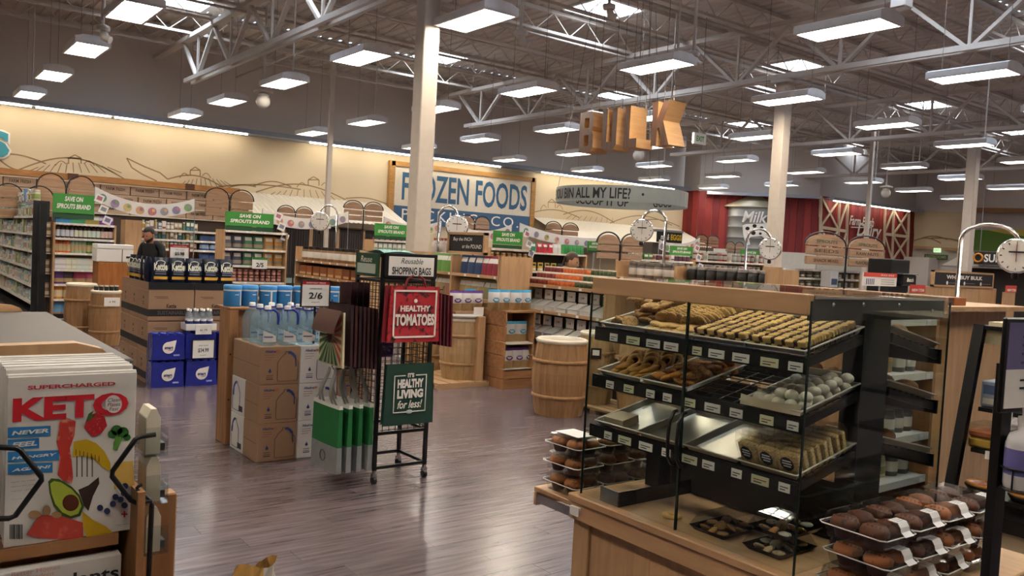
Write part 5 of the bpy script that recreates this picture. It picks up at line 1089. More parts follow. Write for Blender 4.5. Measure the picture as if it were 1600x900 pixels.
def nut_bag(c, lab, grp):
    t = thing('nut_bag', lab, 'bag', group=grp); w, h, d = .17, .24, .09; q = MB()
    for s in (-1, 1):
        f = lambda i, j, s=s: ((.5-i if s > 0 else i-.5)*w, s*d/2*math.sin(math.pi*min(max(j, .04), .97))**.5*(1-abs(2*i-1)**3), j*h); q.grid(6, 8, f, lambda i, j: 2 if j > .88 else (1 if j < .42 else 0))
    q.build('pouch', [mat('#cfc9c4', .3), mat('#a08157', .5, 0, .2, 40), mat(c, .4)], t)
    q = MB(); q.tube([(.04*math.cos(math.pi+k*math.pi/8), -d/2-.004, h*.56+.03*math.sin(math.pi+k*math.pi/8)) for k in range(9)], .008, 6); q.tube([(-.028, -d/2-.004, h*.6), (.028, -d/2-.004, h*.6)], .006, 6); q.build('round_logo', mat(c, .4), t); return t
pb = nut_bag('#5b2a7d', 'clear nut bag with violet top and logo on the round barrel tray', 'violet topped nut bags')
for i in range(3): o = pb if i == 0 else copy_tree(pb); o.location = (b4.x-.16+i*.155, b4.y-.09+.01*i, .872); o.rotation_euler = (0, 0, rnd.uniform(-.1, .1))
# crate shelf with nut bags
cc = PZ(785, 609, 0); W_, D_ = PZ(832, 606, 0).x-cc.x, .46
cs = thing('crate_shelf', 'stack of three wooden crates used as a shelf for nut bags', 'crate', (cc.x, cc.y, 0)); zc = [0, .24, .55, .92]
for k in range(3):
    z0_, z1_ = zc[k], zc[k+1]
    for j in range(2):
        zz0, zz1 = z0_+(z1_-z0_)*j/2, z0_+(z1_-z0_)*(j+1)/2-.008
        q = MB(); q.bbox(0, 0, zz0, .018, D_, zz1, .003); q.build('side_slat', PINE if k else PINEZ, cs); q = MB(); q.bbox(W_-.018, 0, zz0, W_, D_, zz1, .003); q.build('side_slat', PINE, cs)
        q = MB(); q.bbox(.018, D_-.018, zz0, W_-.018, D_, zz1, .003); q.build('back_slat', PINE, cs)
        if k == 0: q = MB(); q.bbox(.018, .0, zz0, W_-.018, .018, zz1, .003); q.build('front_slat', PINE, cs)
    q = MB(); q.bbox(.018, .0, z1_-.03, W_-.018, D_-.018, z1_-.008, .003); q.build('shelf_board', mat('#cfc6b6', .6) if k < 2 else PINE, cs)
wb_ = nut_bag('#3d9ac2', 'clear nut bag with sky blue top above the wooden crates', 'sky blue topped nut bags')
for i in range(4): o = wb_ if i == 0 else copy_tree(wb_); o.location = (cc.x-.1+i*.16, cc.y+.12+.02*(i % 2), .913)
for i in range(2): copy_tree(wb_, (cc.x+.15+i*.17, cc.y+.12, zc[2]-.007), label='clear nut bag with sky blue top inside the upper crate', group='nut bags inside the upper crate')
for i in range(3): copy_tree(pb, (cc.x+.12+i*.15, cc.y+.1, zc[1]-.007), label='clear nut bag with violet top inside the lower crate', group='nut bags inside the lower crate')
q = MB(); q.bbox(0, 0, 0, .1, .1, .82, .006); q.build('wood_post', MAPLEZ, None, (PZ(752, 603, 0).x-.08, PZ(752, 603, 0).y, 0), label='square maple post between the barrel and the crate shelf', cat='post')
copy_tree(wb_, (b4.x+.3, b4.y+.28, .0), label='clear nut bag with sky blue top beside the violet topped bags').location.z = .872
# barrels by the vitamin end unit
p = PZ(166, 540, 0); barrel('barrel', 'tall wooden barrel with a white price card by the vitamin unit', (p.x, p.y+.1, 0), .215, .74); q = MB(); q.box(-.1, 0, -.06, .1, .006, .06); cd = q.build('barrel_card', PAPER, None, (p.x+.03, p.y-.13, .62), label='white price card on the barrel by the vitamin unit', cat='sign'); text('4 99', .08, .03, (0, -.003, 0), INK, cd)
barrel('barrel', 'wooden barrel half hidden behind the tall one at the vitamin unit', (p.x-.22, p.y+.62, 0), .22, .8)
for i in range(5): put(prod('jar', '#17181a', '#d9d5cd', '#2a2a2c', .06, .08), 'dark_jar', (p.x-.13+i*.065, p.y+.1, .752), label='small dark jar on the lid of the barrel with the price card', cat='jar', group='dark jars on the barrel')
bx_ = thing('white_case', 'pair of flat white product cases lying on the orange wood block', 'carton', (p.x+.02, p.y+.9, 1.135)); q = MB(); q.bbox(0, 0, 0, .5, .35, .19, .006); q.build('case', PAPER, bx_); q = MB(); q.box(.34, -.002, 0, .35, 0, .19); q.build('divider_line', INK, bx_); q = MB(); q.bbox(0, 0, .195, .5, .35, .26, .006); q.build('upper_case', PAPER, bx_); q = MB(); q.box(.4, -.002, .06, .46, 0, .09); q.build('leaf_logo', INK, bx_)
q = MB(); q.box(0, 0, 0, .46, .4, 1.13); q.build('orange_panel', woodmat('#a8692f', '#8e5423', 2), None, (p.x+.04, p.y+.88, 0), label='orange wood block carrying the white cases', cat='panel')

# ------------------------------------------------------------------ gallon water display
WX, WYY = 2.18, 5.74; bw, bd, bh = .297, .275, .276
JUG = [(-.07, 0), (.07, 0), (.075, .02), (.075, .13), (.05, .165), (.02, .19), (.02, .205), (-.02, .205), (-.02, .19), (-.05, .165), (-.075, .13), (-.075, .02)]
def jug_carton(white, lab, grp):
    t = thing('jug_carton', lab, 'carton', group=grp); base = mat('#d6d3d2', .7) if white else CARD; ink = mat('#2b3a78', .6) if white else mat('#51382b', .7)
    q = MB(); q.bbox(0, 0, 0, bw, bd, bh, .004); q.build('case', base, t); q = MB(); q.box(-.001, -.001, bh*.495, bw+.001, bd+.001, bh*.505); 
    if not white: q = MB(); q.box(-.0012, .004, bh*.49, -.0002, bd-.004, bh*.5); q.build('side_seam', mat('#5a3f2b', .8), t)
    def outline(off, face):
        q = MB(); P = [(x*1.02+off, z*1.05+.025) for x, z in JUG]+[(JUG[0][0]*1.02+off, .025)]
        for (xa, za), (xb, zb4) in zip(P, P[1:]): q.bar((xa, -.001, za) if face == 'y' else (-.001, xa, za), (xb, -.001, zb4) if face == 'y' else (-.001, xb, zb4), .003, .003)
        q.build('jug_drawing', ink, t); q = MB(); H_ = [(.0, .235), (.03, .225), (.055, .195), (.06, .13)]
        for (xa, za), (xb, zb4) in zip(H_, H_[1:]): q.bar((xa+off, -.0012, za) if face == 'y' else (-.0012, xa+off, za), (xb+off, -.0012, zb4) if face == 'y' else (-.0012, xb+off, zb4), .003, .018)
        q.build('handle_drawing', mat('#2e3f8a', .6), t)
    outline(bw*.7, 'y')
    text('Alkaline', .08, .018, (.075, -.002, bh*.88), mat('#2b3a78', .6), t, bold=.03); text('88', .022, .018, (.128, -.002, bh*.88), mat('#c2572e', .6), t, bold=.03)
    for k in range(3): q = MB(); q.box(.035, -.0015, bh*(.78-.06*k), .035+.07-.02*(k == 2), -.0003, bh*(.79-.06*k)); q.build('print_line', mat('#8a4038', .6), t)
    q = MB(); q.face([(.075+.011*math.sin(k*.5236)*(1 if k not in (0,) else 1), -.0015, bh*.36+(.011*math.cos(k*.5236) if k else .024)) for k in range(12)][::-1]); q.build('drop_print', mat('#22336f', .6), t)
    for k in range(3): q = MB(); q.box(.05, -.0015, bh*(.24-.05*k), .1, -.0003, bh*(.255-.05*k)+.003*(k == 2)); q.build('print_line', ink, t)
    if white: q = MB(); q.box(-.0015, bd*.12, bh*.1, -.0003, bd*.4, bh*.25); q.build('barcode', INK, t); outline(bd*.62, 'x')
    return t
jb = jug_carton(False, 'brown gallon water carton with a jug drawing in the water display', 'brown gallon water cartons'); jw = jug_carton(True, 'white gallon water carton with a blue jug drawing in the water display', 'white gallon water cartons'); fb = fw_ = True
for l in range(3):
    for i in range(3):
        for j in range(2):
            white = i == 1 or (i == 0 and j == 1 and l < 2); p = (WX+i*(bw+.004), WYY+j*(bd+.006), l*(bh+.002))
            if white:
                if fw_: jw.location = p; fw_ = False
                else: copy_tree(jw, p)
            else:
                if fb: jb.location = p; fb = False
                else: copy_tree(jb, p)
ws = thing('display_stand', 'knotty pine end stand behind the gallon water cartons', 'stand', (WX-.02, 6.36, 0)); q = MB(); q.bbox(0, 0, 0, .075, .22, 1.04, .006); q.build('end_post', PINEZ, ws); q = MB(); q.bbox(.9, 0, 0, .975, .22, 1.04, .006); q.build('end_post', PINEZ, ws); q = MB(); q.bbox(.0, 0, 1.04, .975, .28, 1.06, .004); q.build('top_board', PINE, ws); q = MB(); q.box(.075, .1, .05, .9, .12, 1.04); q.build('back_board', PINE, ws)
for kz in (.35, .7): q = MB(); q.ball((.02, -.0005, kz), (.008, .002, .007), 8, 5); q.build('knot', mat('#3b2210', .7), ws)
def gallon():
    t = thing('water_jug', 'clear gallon water jug with blue handle and white cap on the cartons', 'jug', group='gallon jugs on the cartons'); q = MB(); pf = [(.055, 0), (.068, .008)]
    for k in range(5): z = .015+k*.024; pf += [(.07, z), (.066, z+.012)]
    pf += [(.07, .14), (.069, .17), (.058, .205), (.035, .235), (.022, .25), (.022, .262)]; q.lathe(pf, 18); q.build('bottle', plasticmat('#eaf3f7', '#b9d3e2', .2), t)
    q = MB(); q.lathe([(.023, .258), (.023, .282), (.019, .286)], 14); q.build('cap', PAPER, t)
    q = MB(); q.tube([(.015, 0, .255), (.045, 0, .258), (.075, 0, .235), (.083, 0, .19), (.08, 0, .15)], .0095, 8); q.lathe([(.027, .25), (.027, .26)], 14); q.build('handle', mat('#27348f', .35), t)
    q = MB(); q.grid(8, 1, lambda i, j: (.0715*math.cos(-2.3+i*1.5), .0715*math.sin(-2.3+i*1.5), .03+j*(.085-.045*i))); lb = q.build('label', mat('#d9d3cf', .4), t)
    q = MB(); q.grid(5, 1, lambda i, j: (.0722*math.cos(-2.2+i*.9), .0722*math.sin(-2.2+i*.9), .062+j*.01)); q.build('label_print', mat('#4b5a93', .4), lb); return t
g0 = gallon(); first = True
for j in range(3):
    for i in range(6):
        if j == 2 and i > 4: continue
        p = (WX+.075+i*.15, WYY+.085+j*.155, 3*(bh+.002)-.001)
        if first: g0.location = p; first = False
        else: copy_tree(g0, p, rnd.uniform(-.5, .3))
def canister():
    t = thing('blue_canister', 'blue lidded wipe canister on the pine stand behind the water jugs', 'canister', group='blue canisters on the stand'); q = MB(); q.lathe([(.066, 0), (.068, .01), (.068, .125), (.066, .13)], 18); q.build('tub', mat('#2f78b4', .4), t); q = MB(); q.lathe([(.0695, .12), (.0695, .135)], 18, caps=False); q.build('white_ring', PAPER, t); q = MB(); q.lathe([(.071, .132), (.071, .158), (.064, .166)], 18); q.build('lid', mat('#3f8fd0', .35), t)
    q = MB(); q.grid(4, 1, lambda i, j: (.0688*math.cos(-1.9+i*.5), .0688*math.sin(-1.9+i*.5), .09+j*.006)); q.build('text_line', PAPER, t); q = MB(); q.grid(2, 1, lambda i, j: (.0688*math.cos(-1.2+i*.2), .0688*math.sin(-1.2+i*.2), .01+j*.11)); q.build('white_stripe', PAPER, t); return t
k0 = canister()
for i in range(7): o = k0 if i == 0 else copy_tree(k0); o.location = (WX+.045+i*.142, 6.49+.03*(i % 2), 1.061); o.rotation_euler = (0, 0, rnd.uniform(-.6, .6))
price_sign(2.605, 5.80, 1.12, .215, .185, '2/6', 'two for six price sign with red header above the water jugs', 'ALKALINE WATER', leg=.28, rim=mat('#2a1416', .5)); price_sign(2.735, 5.715, .835, .19, .2, '$5', 'second red headed price sign half hidden by the striped bag', 'ALKALINE', rim=mat('#2a1416', .5))

# ------------------------------------------------------------------ shopping bag rack
rk = thing('bag_rack', 'black wheeled wire rack with reusable shopping bags sign', 'rack', (2.67, 4.9, 0)); RW, RD, RH = .39, .36, 1.54; rb = .012
RKB = mat('#131315', .4)
for x in (0, RW):
    for y in (0, RD): q = MB(); q.box(x-rb, y-rb, .09, x+rb, y+rb, RH); q.build('post', RKB, rk)
for z in (.11, .34, RH-.012, 1.36):
    for a, b in (((0, 0), (RW, 0)), ((RW, 0), (RW, RD)), ((RW, RD), (0, RD)), ((0, RD), (0, 0))): q = MB(); q.bar((a[0], a[1], z), (b[0], b[1], z), .02); q.build('rail', RKB, rk)
for face in range(4):
    q = MB()
    for k in range(1, 8):
        s = k/8; P = [((s*RW, 0), (s*RW, 0)), ((RW, s*RD), (RW, s*RD)), ((s*RW, RD), (s*RW, RD)), ((0, s*RD), (0, s*RD))][face]; q.bar((P[0][0], P[0][1], .34), (P[0][0], P[0][1], 1.36), .004)
    for k in range(22):
        z = .36+k*.046; e = [((0, 0), (RW, 0)), ((RW, 0), (RW, RD)), ((0, RD), (RW, RD)), ((0, 0), (0, RD))][face]; q.bar((e[0][0], e[0][1], z), (e[1][0], e[1][1], z), .004)
    q.build('wire_grid', RKB, rk)
for x in (0, RW):
    for y in (0, RD):
        q = MB(); q.lathe([(.014, .075), (.014, .095)], 8, (x, y, 0)); q.box(x-.018, y-.012, .045, x+.018, y+.012, .075); cst = q.build('caster', STEEL, rk)
        q = MB(); q.tube([(x-.012, y, .028), (x+.012, y, .028)], .028, 12); q.build('wheel', BLACK, cst)
q = MB(); q.bbox(-.005, -.025, 1.385, RW+.015, -.013, RH+.01, .004); q.build('sign_board', RKB, rk)
pl = MB(); pl.bbox(.025, -.029, 1.4, RW-.015, -.024, RH-.012, .0015); pl = pl.build('white_plate', PAPER, rk); text('SHOPPING BAGS', .3, .05, (RW/2+.005, -.03, 1.434), INK, pl, bold=.02); text('Reusable', .17, .036, (RW/2+.005, -.03, 1.5), INK, pl, shear=.3)
q = MB(); q.box(-.03, .02, 1.385, -.015, RD-.02, RH); gp = q.build('green_board', DKGREEN, rk); text('Reuse', .16, .04, (-.031, RD/2, 1.5), SIGNW, gp, FX, shear=.2); q = MB(); q.box(-.033, .05, 1.405, -.03, RD-.05, 1.47); q.build('price_plate', mat('#b9c4bb', .5), gp)
q = MB(); q.grid(6, 6, lambda i, j: (i*RW, j*RD, RH+.008+.012*math.sin(i*5+j*3)+.01*math.sin(j*7))); q.build('folded_bag', mat('#7fb0a6', .7), rk)
def flat_bag(name, lab, loc, rz, w, h, m, t_=.012, cat='bag', group=None, flare=.03):
    t = thing(name, lab, cat, loc, rz, group); q = MB(); n = 8
    for s in (-1, 1): q.grid(n, n, lambda i, j, s=s: (((.5-i) if s > 0 else (i-.5))*(w+flare*(1-j)), s*t_/2*(.6+.4*math.sin(i*9+j*4)), j*h), 0)
    for s in (-1, 1): q.grid(1, n, lambda i, j, s=s: (s*.5*(w+flare*(1-j)), (i-.5)*t_*s, j*h), 0)
    q.build('cloth', m, t); return t
def hook(parent_xy, z, dx, dy):
    q = MB(); q.tube([(parent_xy[0], parent_xy[1], z), (parent_xy[0]+dx, parent_xy[1]+dy, z), (parent_xy[0]+dx*1.05, parent_xy[1]+dy*1.05, z+.025)], .004, 6); q.build('hook', RKB, rk)
hook((RW*.5, 0, ), 1.33, 0, -.12); hook((RW*.5, 0), .82, 0, -.1); hook((RW, RD*.5), 1.3, .2, 0); hook((0, RD*.5), 1.2, -.26, 0); hook((0, RD*.5), .76, -.24, 0)
TOM = speckle('#b3202e', '#3a1a16', 26, .58, .6, 0); DRED = mat('#7d1a26', .7)
for k in range(4): flat_bag('tomato_bag', 'folded red bag edge hanging behind the printed tomato bag', (2.67+RW*.5-.012*k, 4.865-.0-.018*k+.0, .965), 0, .37, .37, DRED, .01, group='red bags behind the tomato bag')
tb_ = flat_bag('tomato_bag', 'red reusable bag printed with tomatoes and white lettering on the rack', (2.67+RW*.5-.01, 4.785, .965), 0, .37, .37, TOM, .012)
q = MB(); 
for bx in ((-.165, -.012, .03, .165, -.009, .042), (-.16, -.012, .335, .16, -.009, .347), (-.165, -.012, .03, -.153, -.009, .347), (.153, -.012, .03, .165, -.009, .347)): q = MB(); q.box(*bx); q.build('printed_border', SIGNW, tb_)
text('HEALTHY', .23, .04, (0, -.012, .225), SIGNW, tb_, bold=.05); text('TOMATOES', .3, .078, (0, -.012, .15), SIGNW, tb_, bold=.05); q = MB(); q.ball((0, -.011, .275), (.014, .003, .014), 10, 6); q.build('printed_dot', SIGNW, tb_)
for s in (-1, 1): q = MB(); q.tube([(s*.08, 0, .365), (s*.06, .0, .42), (s*.02, .0, .44)], .008, 6); q.build('handle', DRED, tb_)
for k in range(5): flat_bag('maroon_bag', 'maroon bag hanging on the rack end beside the tomato bag', (2.67+RW+.04+k*.03, 4.9+RD*.45, .93-.005*k), FX+R(180), .34, .36, mat(['#5a1420', '#6d1826', '#4d111b'][k % 3], .75), .012, group='maroon bags on the rack end')
hb = flat_bag('green_slogan_bag', 'dark green bag reading healthy living for less low on the rack', (2.67+RW*.5-.0, 4.82, .405), 0, .36, .41, mat('#1c3d31', .75), .014, flare=.025)
for bx in ((-.125, -.013, .085, .125, -.01, .091), (-.125, -.013, .33, -.04, -.01, .336), (.04, -.013, .33, .125, -.01, .336), (-.125, -.013, .085, -.119, -.01, .336), (.119, -.013, .085, .125, -.01, .336)): q = MB(); q.box(*bx); q.build('printed_border', SIGNW, hb)
for tx, w_, h_, z_, sh in (("IT'S", .05, .03, .335, 0), ('HEALTHY', .2, .06, .28, 0), ('LIVING', .2, .06, .21, 0), ('for less!', .19, .055, .14, .3)): text(tx, w_, h_, (0, -.013, z_), SIGNW, hb, bold=.06 if not sh else .02, shear=sh)
q = MB(); q.ball((0, -.012, .088), (.026, .003, .014), 10, 6); q.build('round_badge', mat('#b9c4bb', .6), hb)
flat_bag('green_slogan_bag', 'second dark green bag hanging behind the slogan bag', (2.67+RW*.5+.01, 4.86, .41), 0, .36, .4, mat('#1c3d31', .75), .014, flare=.025)
for k in range(2): flat_bag('purple_pouch', 'small bright purple pouch hanging inside the wire rack', (2.67+.1+k*.02, 4.9+.1+k*.1, .84), 0, .11, .13, speckle('#5a35a0', '#b9a8e0', 40, .55, .4, 0), .02, group='purple pouches inside the rack', flare=0)
# striped market bags on the side arm (hang towards -x)
MAR = [mat(c, .75) for c in ('#35191d', '#2c1518', '#40201f')]
for k in range(7): flat_bag('market_bag', 'dark brown market bag hanging in the row beside the rack', (2.645-k*.03, 4.9+RD*.5, .775+.004*k), FX, .34, .4, MAR[k % 3], .018, group='dark brown market bags')
fb_ = flat_bag('sunburst_bag', 'market bag with green and orange sunburst print and brown flap', (2.41, 4.9+RD*.5, .79), FX, .34, .36, mat('#d8d3ae', .7), .014)
q = MB(); cxx, czz = 0, .2
for k in range(22):
    a0, a1 = k*2*math.pi/22, (k+.55)*2*math.pi/22
    def edge(a):
        dx, dz = math.cos(a), math.sin(a); t_ = min(.165/abs(dx) if abs(dx) > 1e-6 else 9, ((.345-czz) if dz > 0 else (czz-.01))/abs(dz) if abs(dz) > 1e-6 else 9); return (cxx+dx*t_, -.012, czz+dz*t_)
    q.face([(cxx+.05*math.cos(a0), -.012, czz+.05*math.sin(a0)), edge(a0), edge(a1), (cxx+.05*math.cos(a1), -.012, czz+.05*math.sin(a1))], 0 if math.cos(a0) < .55 else 1)
q.build('sunburst_print', [mat('#2f5a2b', .7), mat('#a8432a', .7)], fb_)
q = MB(); q.grid(4, 4, lambda i, j: ((i-.5)*.34, -.02-.05*math.sin(j*1.4), .37-.15*j)); q.build('folded_flap', mat('#5a3a30', .75), fb_); q = MB(); q.ball((-.01, -.013, .21), (.04, .004, .06), 10, 6); q.build('printed_beet', mat('#4a1518', .7), fb_)
for k in range(4):
    q = MB(); q.grid(6, 6, lambda i, j: (-.0+.02*math.sin(i*6), (i-.5)*.16, j*.17)); q.build('bag_strap', MAR[k % 3], None, (2.63-k*.045, 4.9+RD*.5, 1.17), 0, label='dark maroon cloth strap looped over the side hook of the rack', cat='strap', group='maroon straps')
# green and silver insulated bags on the lower side arm
SILV = mat('#a9a9a6', .35, .5, .1, 20, .4); GRN = mat('#1f6b38', .6)
for k in range(4):
    t = thing('insulated_bag', ['outermost green insulated bag with silver base and round logo on the lower arm', 'second green and silver insulated bag on the lower arm', 'third green and silver insulated bag on the lower arm', 'innermost green and silver insulated bag against the rack'][3-k], 'bag', (2.62-k*.072, 4.9+RD*.5, .1), FX+rnd.uniform(-.08, .08)); w, d = .36, .05
    def skinbag(z0, z1, m, nm):
        q = MB()
        for s in (-1, 1): q.grid(6, 4, lambda i, j, s=s: (((.5-i) if s > 0 else (i-.5))*w, s*d/2*(1-.25*abs(2*i-1)**2)*(1-.3*((z0+(z1-z0)*j)/.45)), z0+(z1-z0)*j+.0), 0)
        for s in (-1, 1): q.grid(2, 4, lambda i, j, s=s: (s*w/2, (i-.5)*d*.75*s*(1-.3*((z0+(z1-z0)*j)/.45)), z0+(z1-z0)*j), 0)
        return q.build(nm, m, t)
    sb = skinbag(0, .17, mat('#8d8f90', .5, .1, .12, 14, .4), 'silver_base'); skinbag(.17, .42, GRN, 'green_body'); skinbag(.42, .445, PAPER, 'white_rim')
    if k == 3: q = MB(); q.tube([(.035*math.cos(a*.5236), -d/2-.002, .09+.035*math.sin(a*.5236)) for a in range(13)], .003, 5); q.build('round_logo', mat('#55585a', .5), sb)
    for s in (-1, 1):
        for y_ in (-.012, .012): q = MB(); q.grid(2, 8, lambda i, j: (s*.09*(1-.6*j)+(i-.5)*.035, y_*(1-j)+.02*math.sin(j*5+k), .43+.24*j)); q.build('silver_strap', SILV, t)

# ------------------------------------------------------------------ bakery case (double sided, front to -x)
BX0, BX1, BXM, BY0, BY1, BZ = 2.2, 3.07, 2.62, 1.42, 2.37, .672
bc = thing('bakery_case', 'maple bakery island with glass doors and three tiers of baking trays', 'display case')
q = MB(); q.bbox(BX0-.03, BY0-.36, BZ-.03, BX1+.03, BY1+.04, BZ, .004); q.build('counter_top', MAPLEY, bc)
q = MB(); q.bbox(BX0-.02, BY0-.36, BZ-.1, BX0, BY1+.035, BZ-.03, .003); q.build('apron', MAPLEY, bc)
for bx in ((BX0, BY1-.06, 0, BX0+.03, BY1+.03, BZ-.1), (BX0+.012, 2.0, 0, BX0+.03, BY1-.06, BZ-.1), (BX0+.012, BY0-.36, .36, BX0+.03, 2.0, BZ-.1), (BX0+.012, BY0-.36, 0, BX0+.03, BY0-.1, .36)): q = MB(); q.bbox(*bx, .003); q.build('front_panel', MAPLEZ, bc)
q = MB(); q.box(BX0+.3, BY0-.1, 0, BX0+.32, 2.0, .36); q.box(BX0+.03, BY0-.1, .355, BX0+.3, 2.0, .36); q.build('cubby', MAPLEZ, bc)
for yy in (BY0-.36, BY1): q = MB(); q.box(BX0+.03, yy, 0, BX1, yy+.03, BZ-.03); q.build('end_panel', MAPLEZ, bc)
q = MB(); q.box(BX1-.02, BY0-.33, 0, BX1, BY1, BZ-.03); q.build('rear_panel', MAPLEZ, bc)
# canopy boards
for x in (BX0, BX1-.03): q = MB(); q.bbox(x, BY0+.01, 1.457, x+.03, BY1, 1.52, .003); q.build('canopy_board', MAPLEY, bc)
q = MB(); q.bbox(BX0+.03, BY0+.03, 1.505, BX1-.03, BY1, 1.52, .002); q.build('canopy_top', GLASS, bc)
q = MB(); q.box(BX0+.03, BY0+.012, 1.44, BX1-.03, BY0+.03, 1.512); rl = q.build('end_rail', mat('#151516', .3), bc)
q = MB(); q.box(BX0+.03, BY0+.006, 1.506, BX1-.03, BY0+.012, 1.514); q.build('rail_edge', STEEL, bc)
for xx in (2.33, 2.5, 2.72, 2.95): q = MB(); q.ball((xx, BY0+.008, 1.49-.02*(xx > 2.9)), (.007, .004, .007), 8, 6); q.build('bolt', STEEL, rl)
# centre post carrying the tiers
q = MB(); q.box(BXM-.08, BY0+.02, BZ, BXM+.08, BY0+.09, 1.47); q.build('centre_post', mat('#1b1c22', .35), bc)
q = MB(); q.box(BXM-.08, BY1-.09, BZ, BXM+.08, BY1-.02, 1.47); q.build('centre_post', mat('#1b1c22', .35), bc)
q = MB(); q.box(BXM-.006, BY0+.09, BZ, BXM+.006, BY1-.09, BZ+.2); q.build('low_back', mat('#17171a', .3), bc)
# glass doors, sides and handles
GM = glassmat('#f8fbf9', .8, .01); EDGE = mat('#1d2a26', .25)
ym = (BY0+BY1)/2
for a, b in ((BY0, 1.885), (1.889, BY1)):
    q = MB(); q.box(BX0+.002, a, BZ+.004, BX0+.007, b, 1.462); g = q.build('glass_door', GM, bc)
    for yy in (a, b): q = MB(); q.box(BX0, yy-.002, BZ+.002, BX0+.008, yy+.002, 1.5 if yy == BY0 else 1.462); q.build('glass_edge', EDGE, g)
q = MB(); q.box(BX0+.007, BY1-.005, BZ+.004, BX1-.03, BY1, 1.455); q.build('side_glass', GM, bc); q = MB(); q.box(BX0+.007, BY0, BZ+.004, BX1-.01, BY0+.005, 1.505); sg = q.build('side_glass', GM, bc)
q = MB(); q.box(BX1-.006, BY0, BZ, BX1, BY1, 1.457); q.build('rear_glass', GM, bc); q = MB(); q.box(BX1-.008, BY0-.001, BZ, BX1-.002, BY0+.004, 1.5); q.build('glass_edge', EDGE, sg)
for yy in (1.868, 1.908):
    q = MB(); s = 1 if yy < 1.88 else -1
    q.tube([(BX0-.0, yy, 1.085), (BX0-.012, yy, 1.083), (BX0-.034, yy+.0, 1.05), (BX0-.038, yy, .99), (BX0-.034, yy, .93), (BX0-.012, yy, .9), (BX0, yy, .898)], .006, 8); q.build('door_handle', BLACK, bc)
# metal rails at the counter by the far end
q = MB(); q.box(BX0+.01, BY1-.2, BZ, BX0+.5, BY1-.195, BZ+.055); q.build('counter_guard', mat('#2a2a2d', .25, .4), bc); q = MB(); q.box(BX0+.01, BY1-.2, BZ, BX0+.015, BY1-.1, BZ+.055); q.build('counter_guard', mat('#8a8a8c', .25, .6), bc)
# tiers: rail, wire deck, price tags; then trays
tiers = ((1.278, 1.336), (1.098, 1.152), (.905, .957)); TD, RISE = .325, .07
def ty(k): return BY1-.045-k*.222
TAGS = [PAPER, mat('#d9d9b8', .6), PAPER]
for ti, (za, zb_) in enumerate(tiers):
    for side in (1, -1):
        x0 = BX0+.018 if side > 0 else BX1-.018; xe = x0+side*TD
        q = MB(); q.box(min(x0, x0+side*.008), BY0+.012, za, max(x0, x0+side*.008), BY1-.012, zb_-.006); rr_ = q.build('tier_rail', mat('#111113', .35), bc)
        for k in range(9):
            yy = BY0+.05+k*.098+rnd.uniform(-.012, .012); wt = rnd.choice((.05, .065, .04))
            if side > 0:
                q = MB(); q.box(x0-.003, yy-wt/2, za+.006, x0-.0005, yy+wt/2, za+.034); tg = q.build('price_tag', TAGS[k % 3], rr_); q = MB(); q.box(x0-.0036, yy-wt*.36, za+.02, x0-.0031, yy+wt*.36, za+.023); q.build('tag_print', mat('#a03a3a' if k % 4 == 1 else '#3a3a3c', .6), tg); q = MB(); q.box(x0-.0036, yy-wt*.1, za+.012, x0-.0031, yy+wt*.36, za+.015); q.build('tag_print', INK, tg)
        for yy in (BY0+.03, BY1-.03): q = MB(); q.bar((x0, yy, zb_-.03), (xe, yy, zb_-.03+RISE), .012, .028); q.build('tier_arm', mat('#141416', .35), bc)
        q = MB()
        for k in range(15): yy = BY0+.04+k*(BY1-BY0-.08)/14; q.bar((x0+side*.01, yy, zb_-.012), (xe, yy, zb_-.012+RISE), .004)
        for k in range(8): xx = x0+side*(.02+k*.042); zz = zb_-.012+RISE*(.02+k*.042)/TD; q.bar((xx, BY0+.03, zz), (xx, BY1-.03, zz), .004)
        q.build('wire_deck', mat('#1a1718', .4), bc)
SL = math.atan2(RISE, TD); SLn = Vector((math.cos(SL), 0, math.sin(SL))); UPn = Vector((-math.sin(SL), 0, math.cos(SL)))
ALU = mat('#b9b2a4', .3, .75, .06, 6); PARCH = mat('#d9cbb0', .7)
def tray_proto():
    t = thing('baking_tray', 'empty aluminium baking tray', 'tray'); w, d, h = .215, TD-.005, .02     # local: x depth, y width
    q = MB(); q.idx([(.008, -w/2+.008, .001), (d-.008, -w/2+.008, .001), (d-.008, w/2-.008, .001), (.008, w/2-.008, .001), (0, -w/2, h), (d, -w/2, h), (d, w/2, h), (0, w/2, h), (-.005, -w/2-.004, h), (d+.004, -w/2-.004, h), (d+.004, w/2+.004, h), (-.005, w/2+.004, h)],
                     [(0, 1, 2, 3), (0, 4, 5, 1), (1, 5, 6, 2), (2, 6, 7, 3), (3, 7, 4, 0), (4, 8, 9, 5), (5, 9, 10, 6), (6, 10, 11, 7), (7, 11, 8, 4)]); q.build('pan', ALU, t)
    q = MB(); q.tube([(-.005, -w/2-.004, h), (d+.004, -w/2-.004, h), (d+.004, w/2+.004, h), (-.005, w/2+.004, h), (-.005, -w/2-.004, h)], .003, 6); q.build('rolled_rim', mat('#d8d2c8', .35, .5), t); return t
tp0 = tray_proto(); TR = {}
def tray(ti, k, lab, side=1, dx=0, group=None):
    zb_ = tiers[ti][1]; o = tp0 if not TR else copy_tree(tp0); x0 = BX0+.028+dx if side > 0 else BX1-.028
    o.location = (x0, ty(k)-.105, zb_-.006); o.rotation_euler = (0, -SL, 0) if side > 0 else (0, -SL, math.pi); o['label'] = lab; TR[ti, k, side] = o
    if group: o['group'] = group
    M_ = Matrix.Translation(o.location) @ o.rotation_euler.to_matrix().to_4x4(); return lambda x, y, z: M_ @ Vector((x, y, z)), o.rotation_euler.copy()
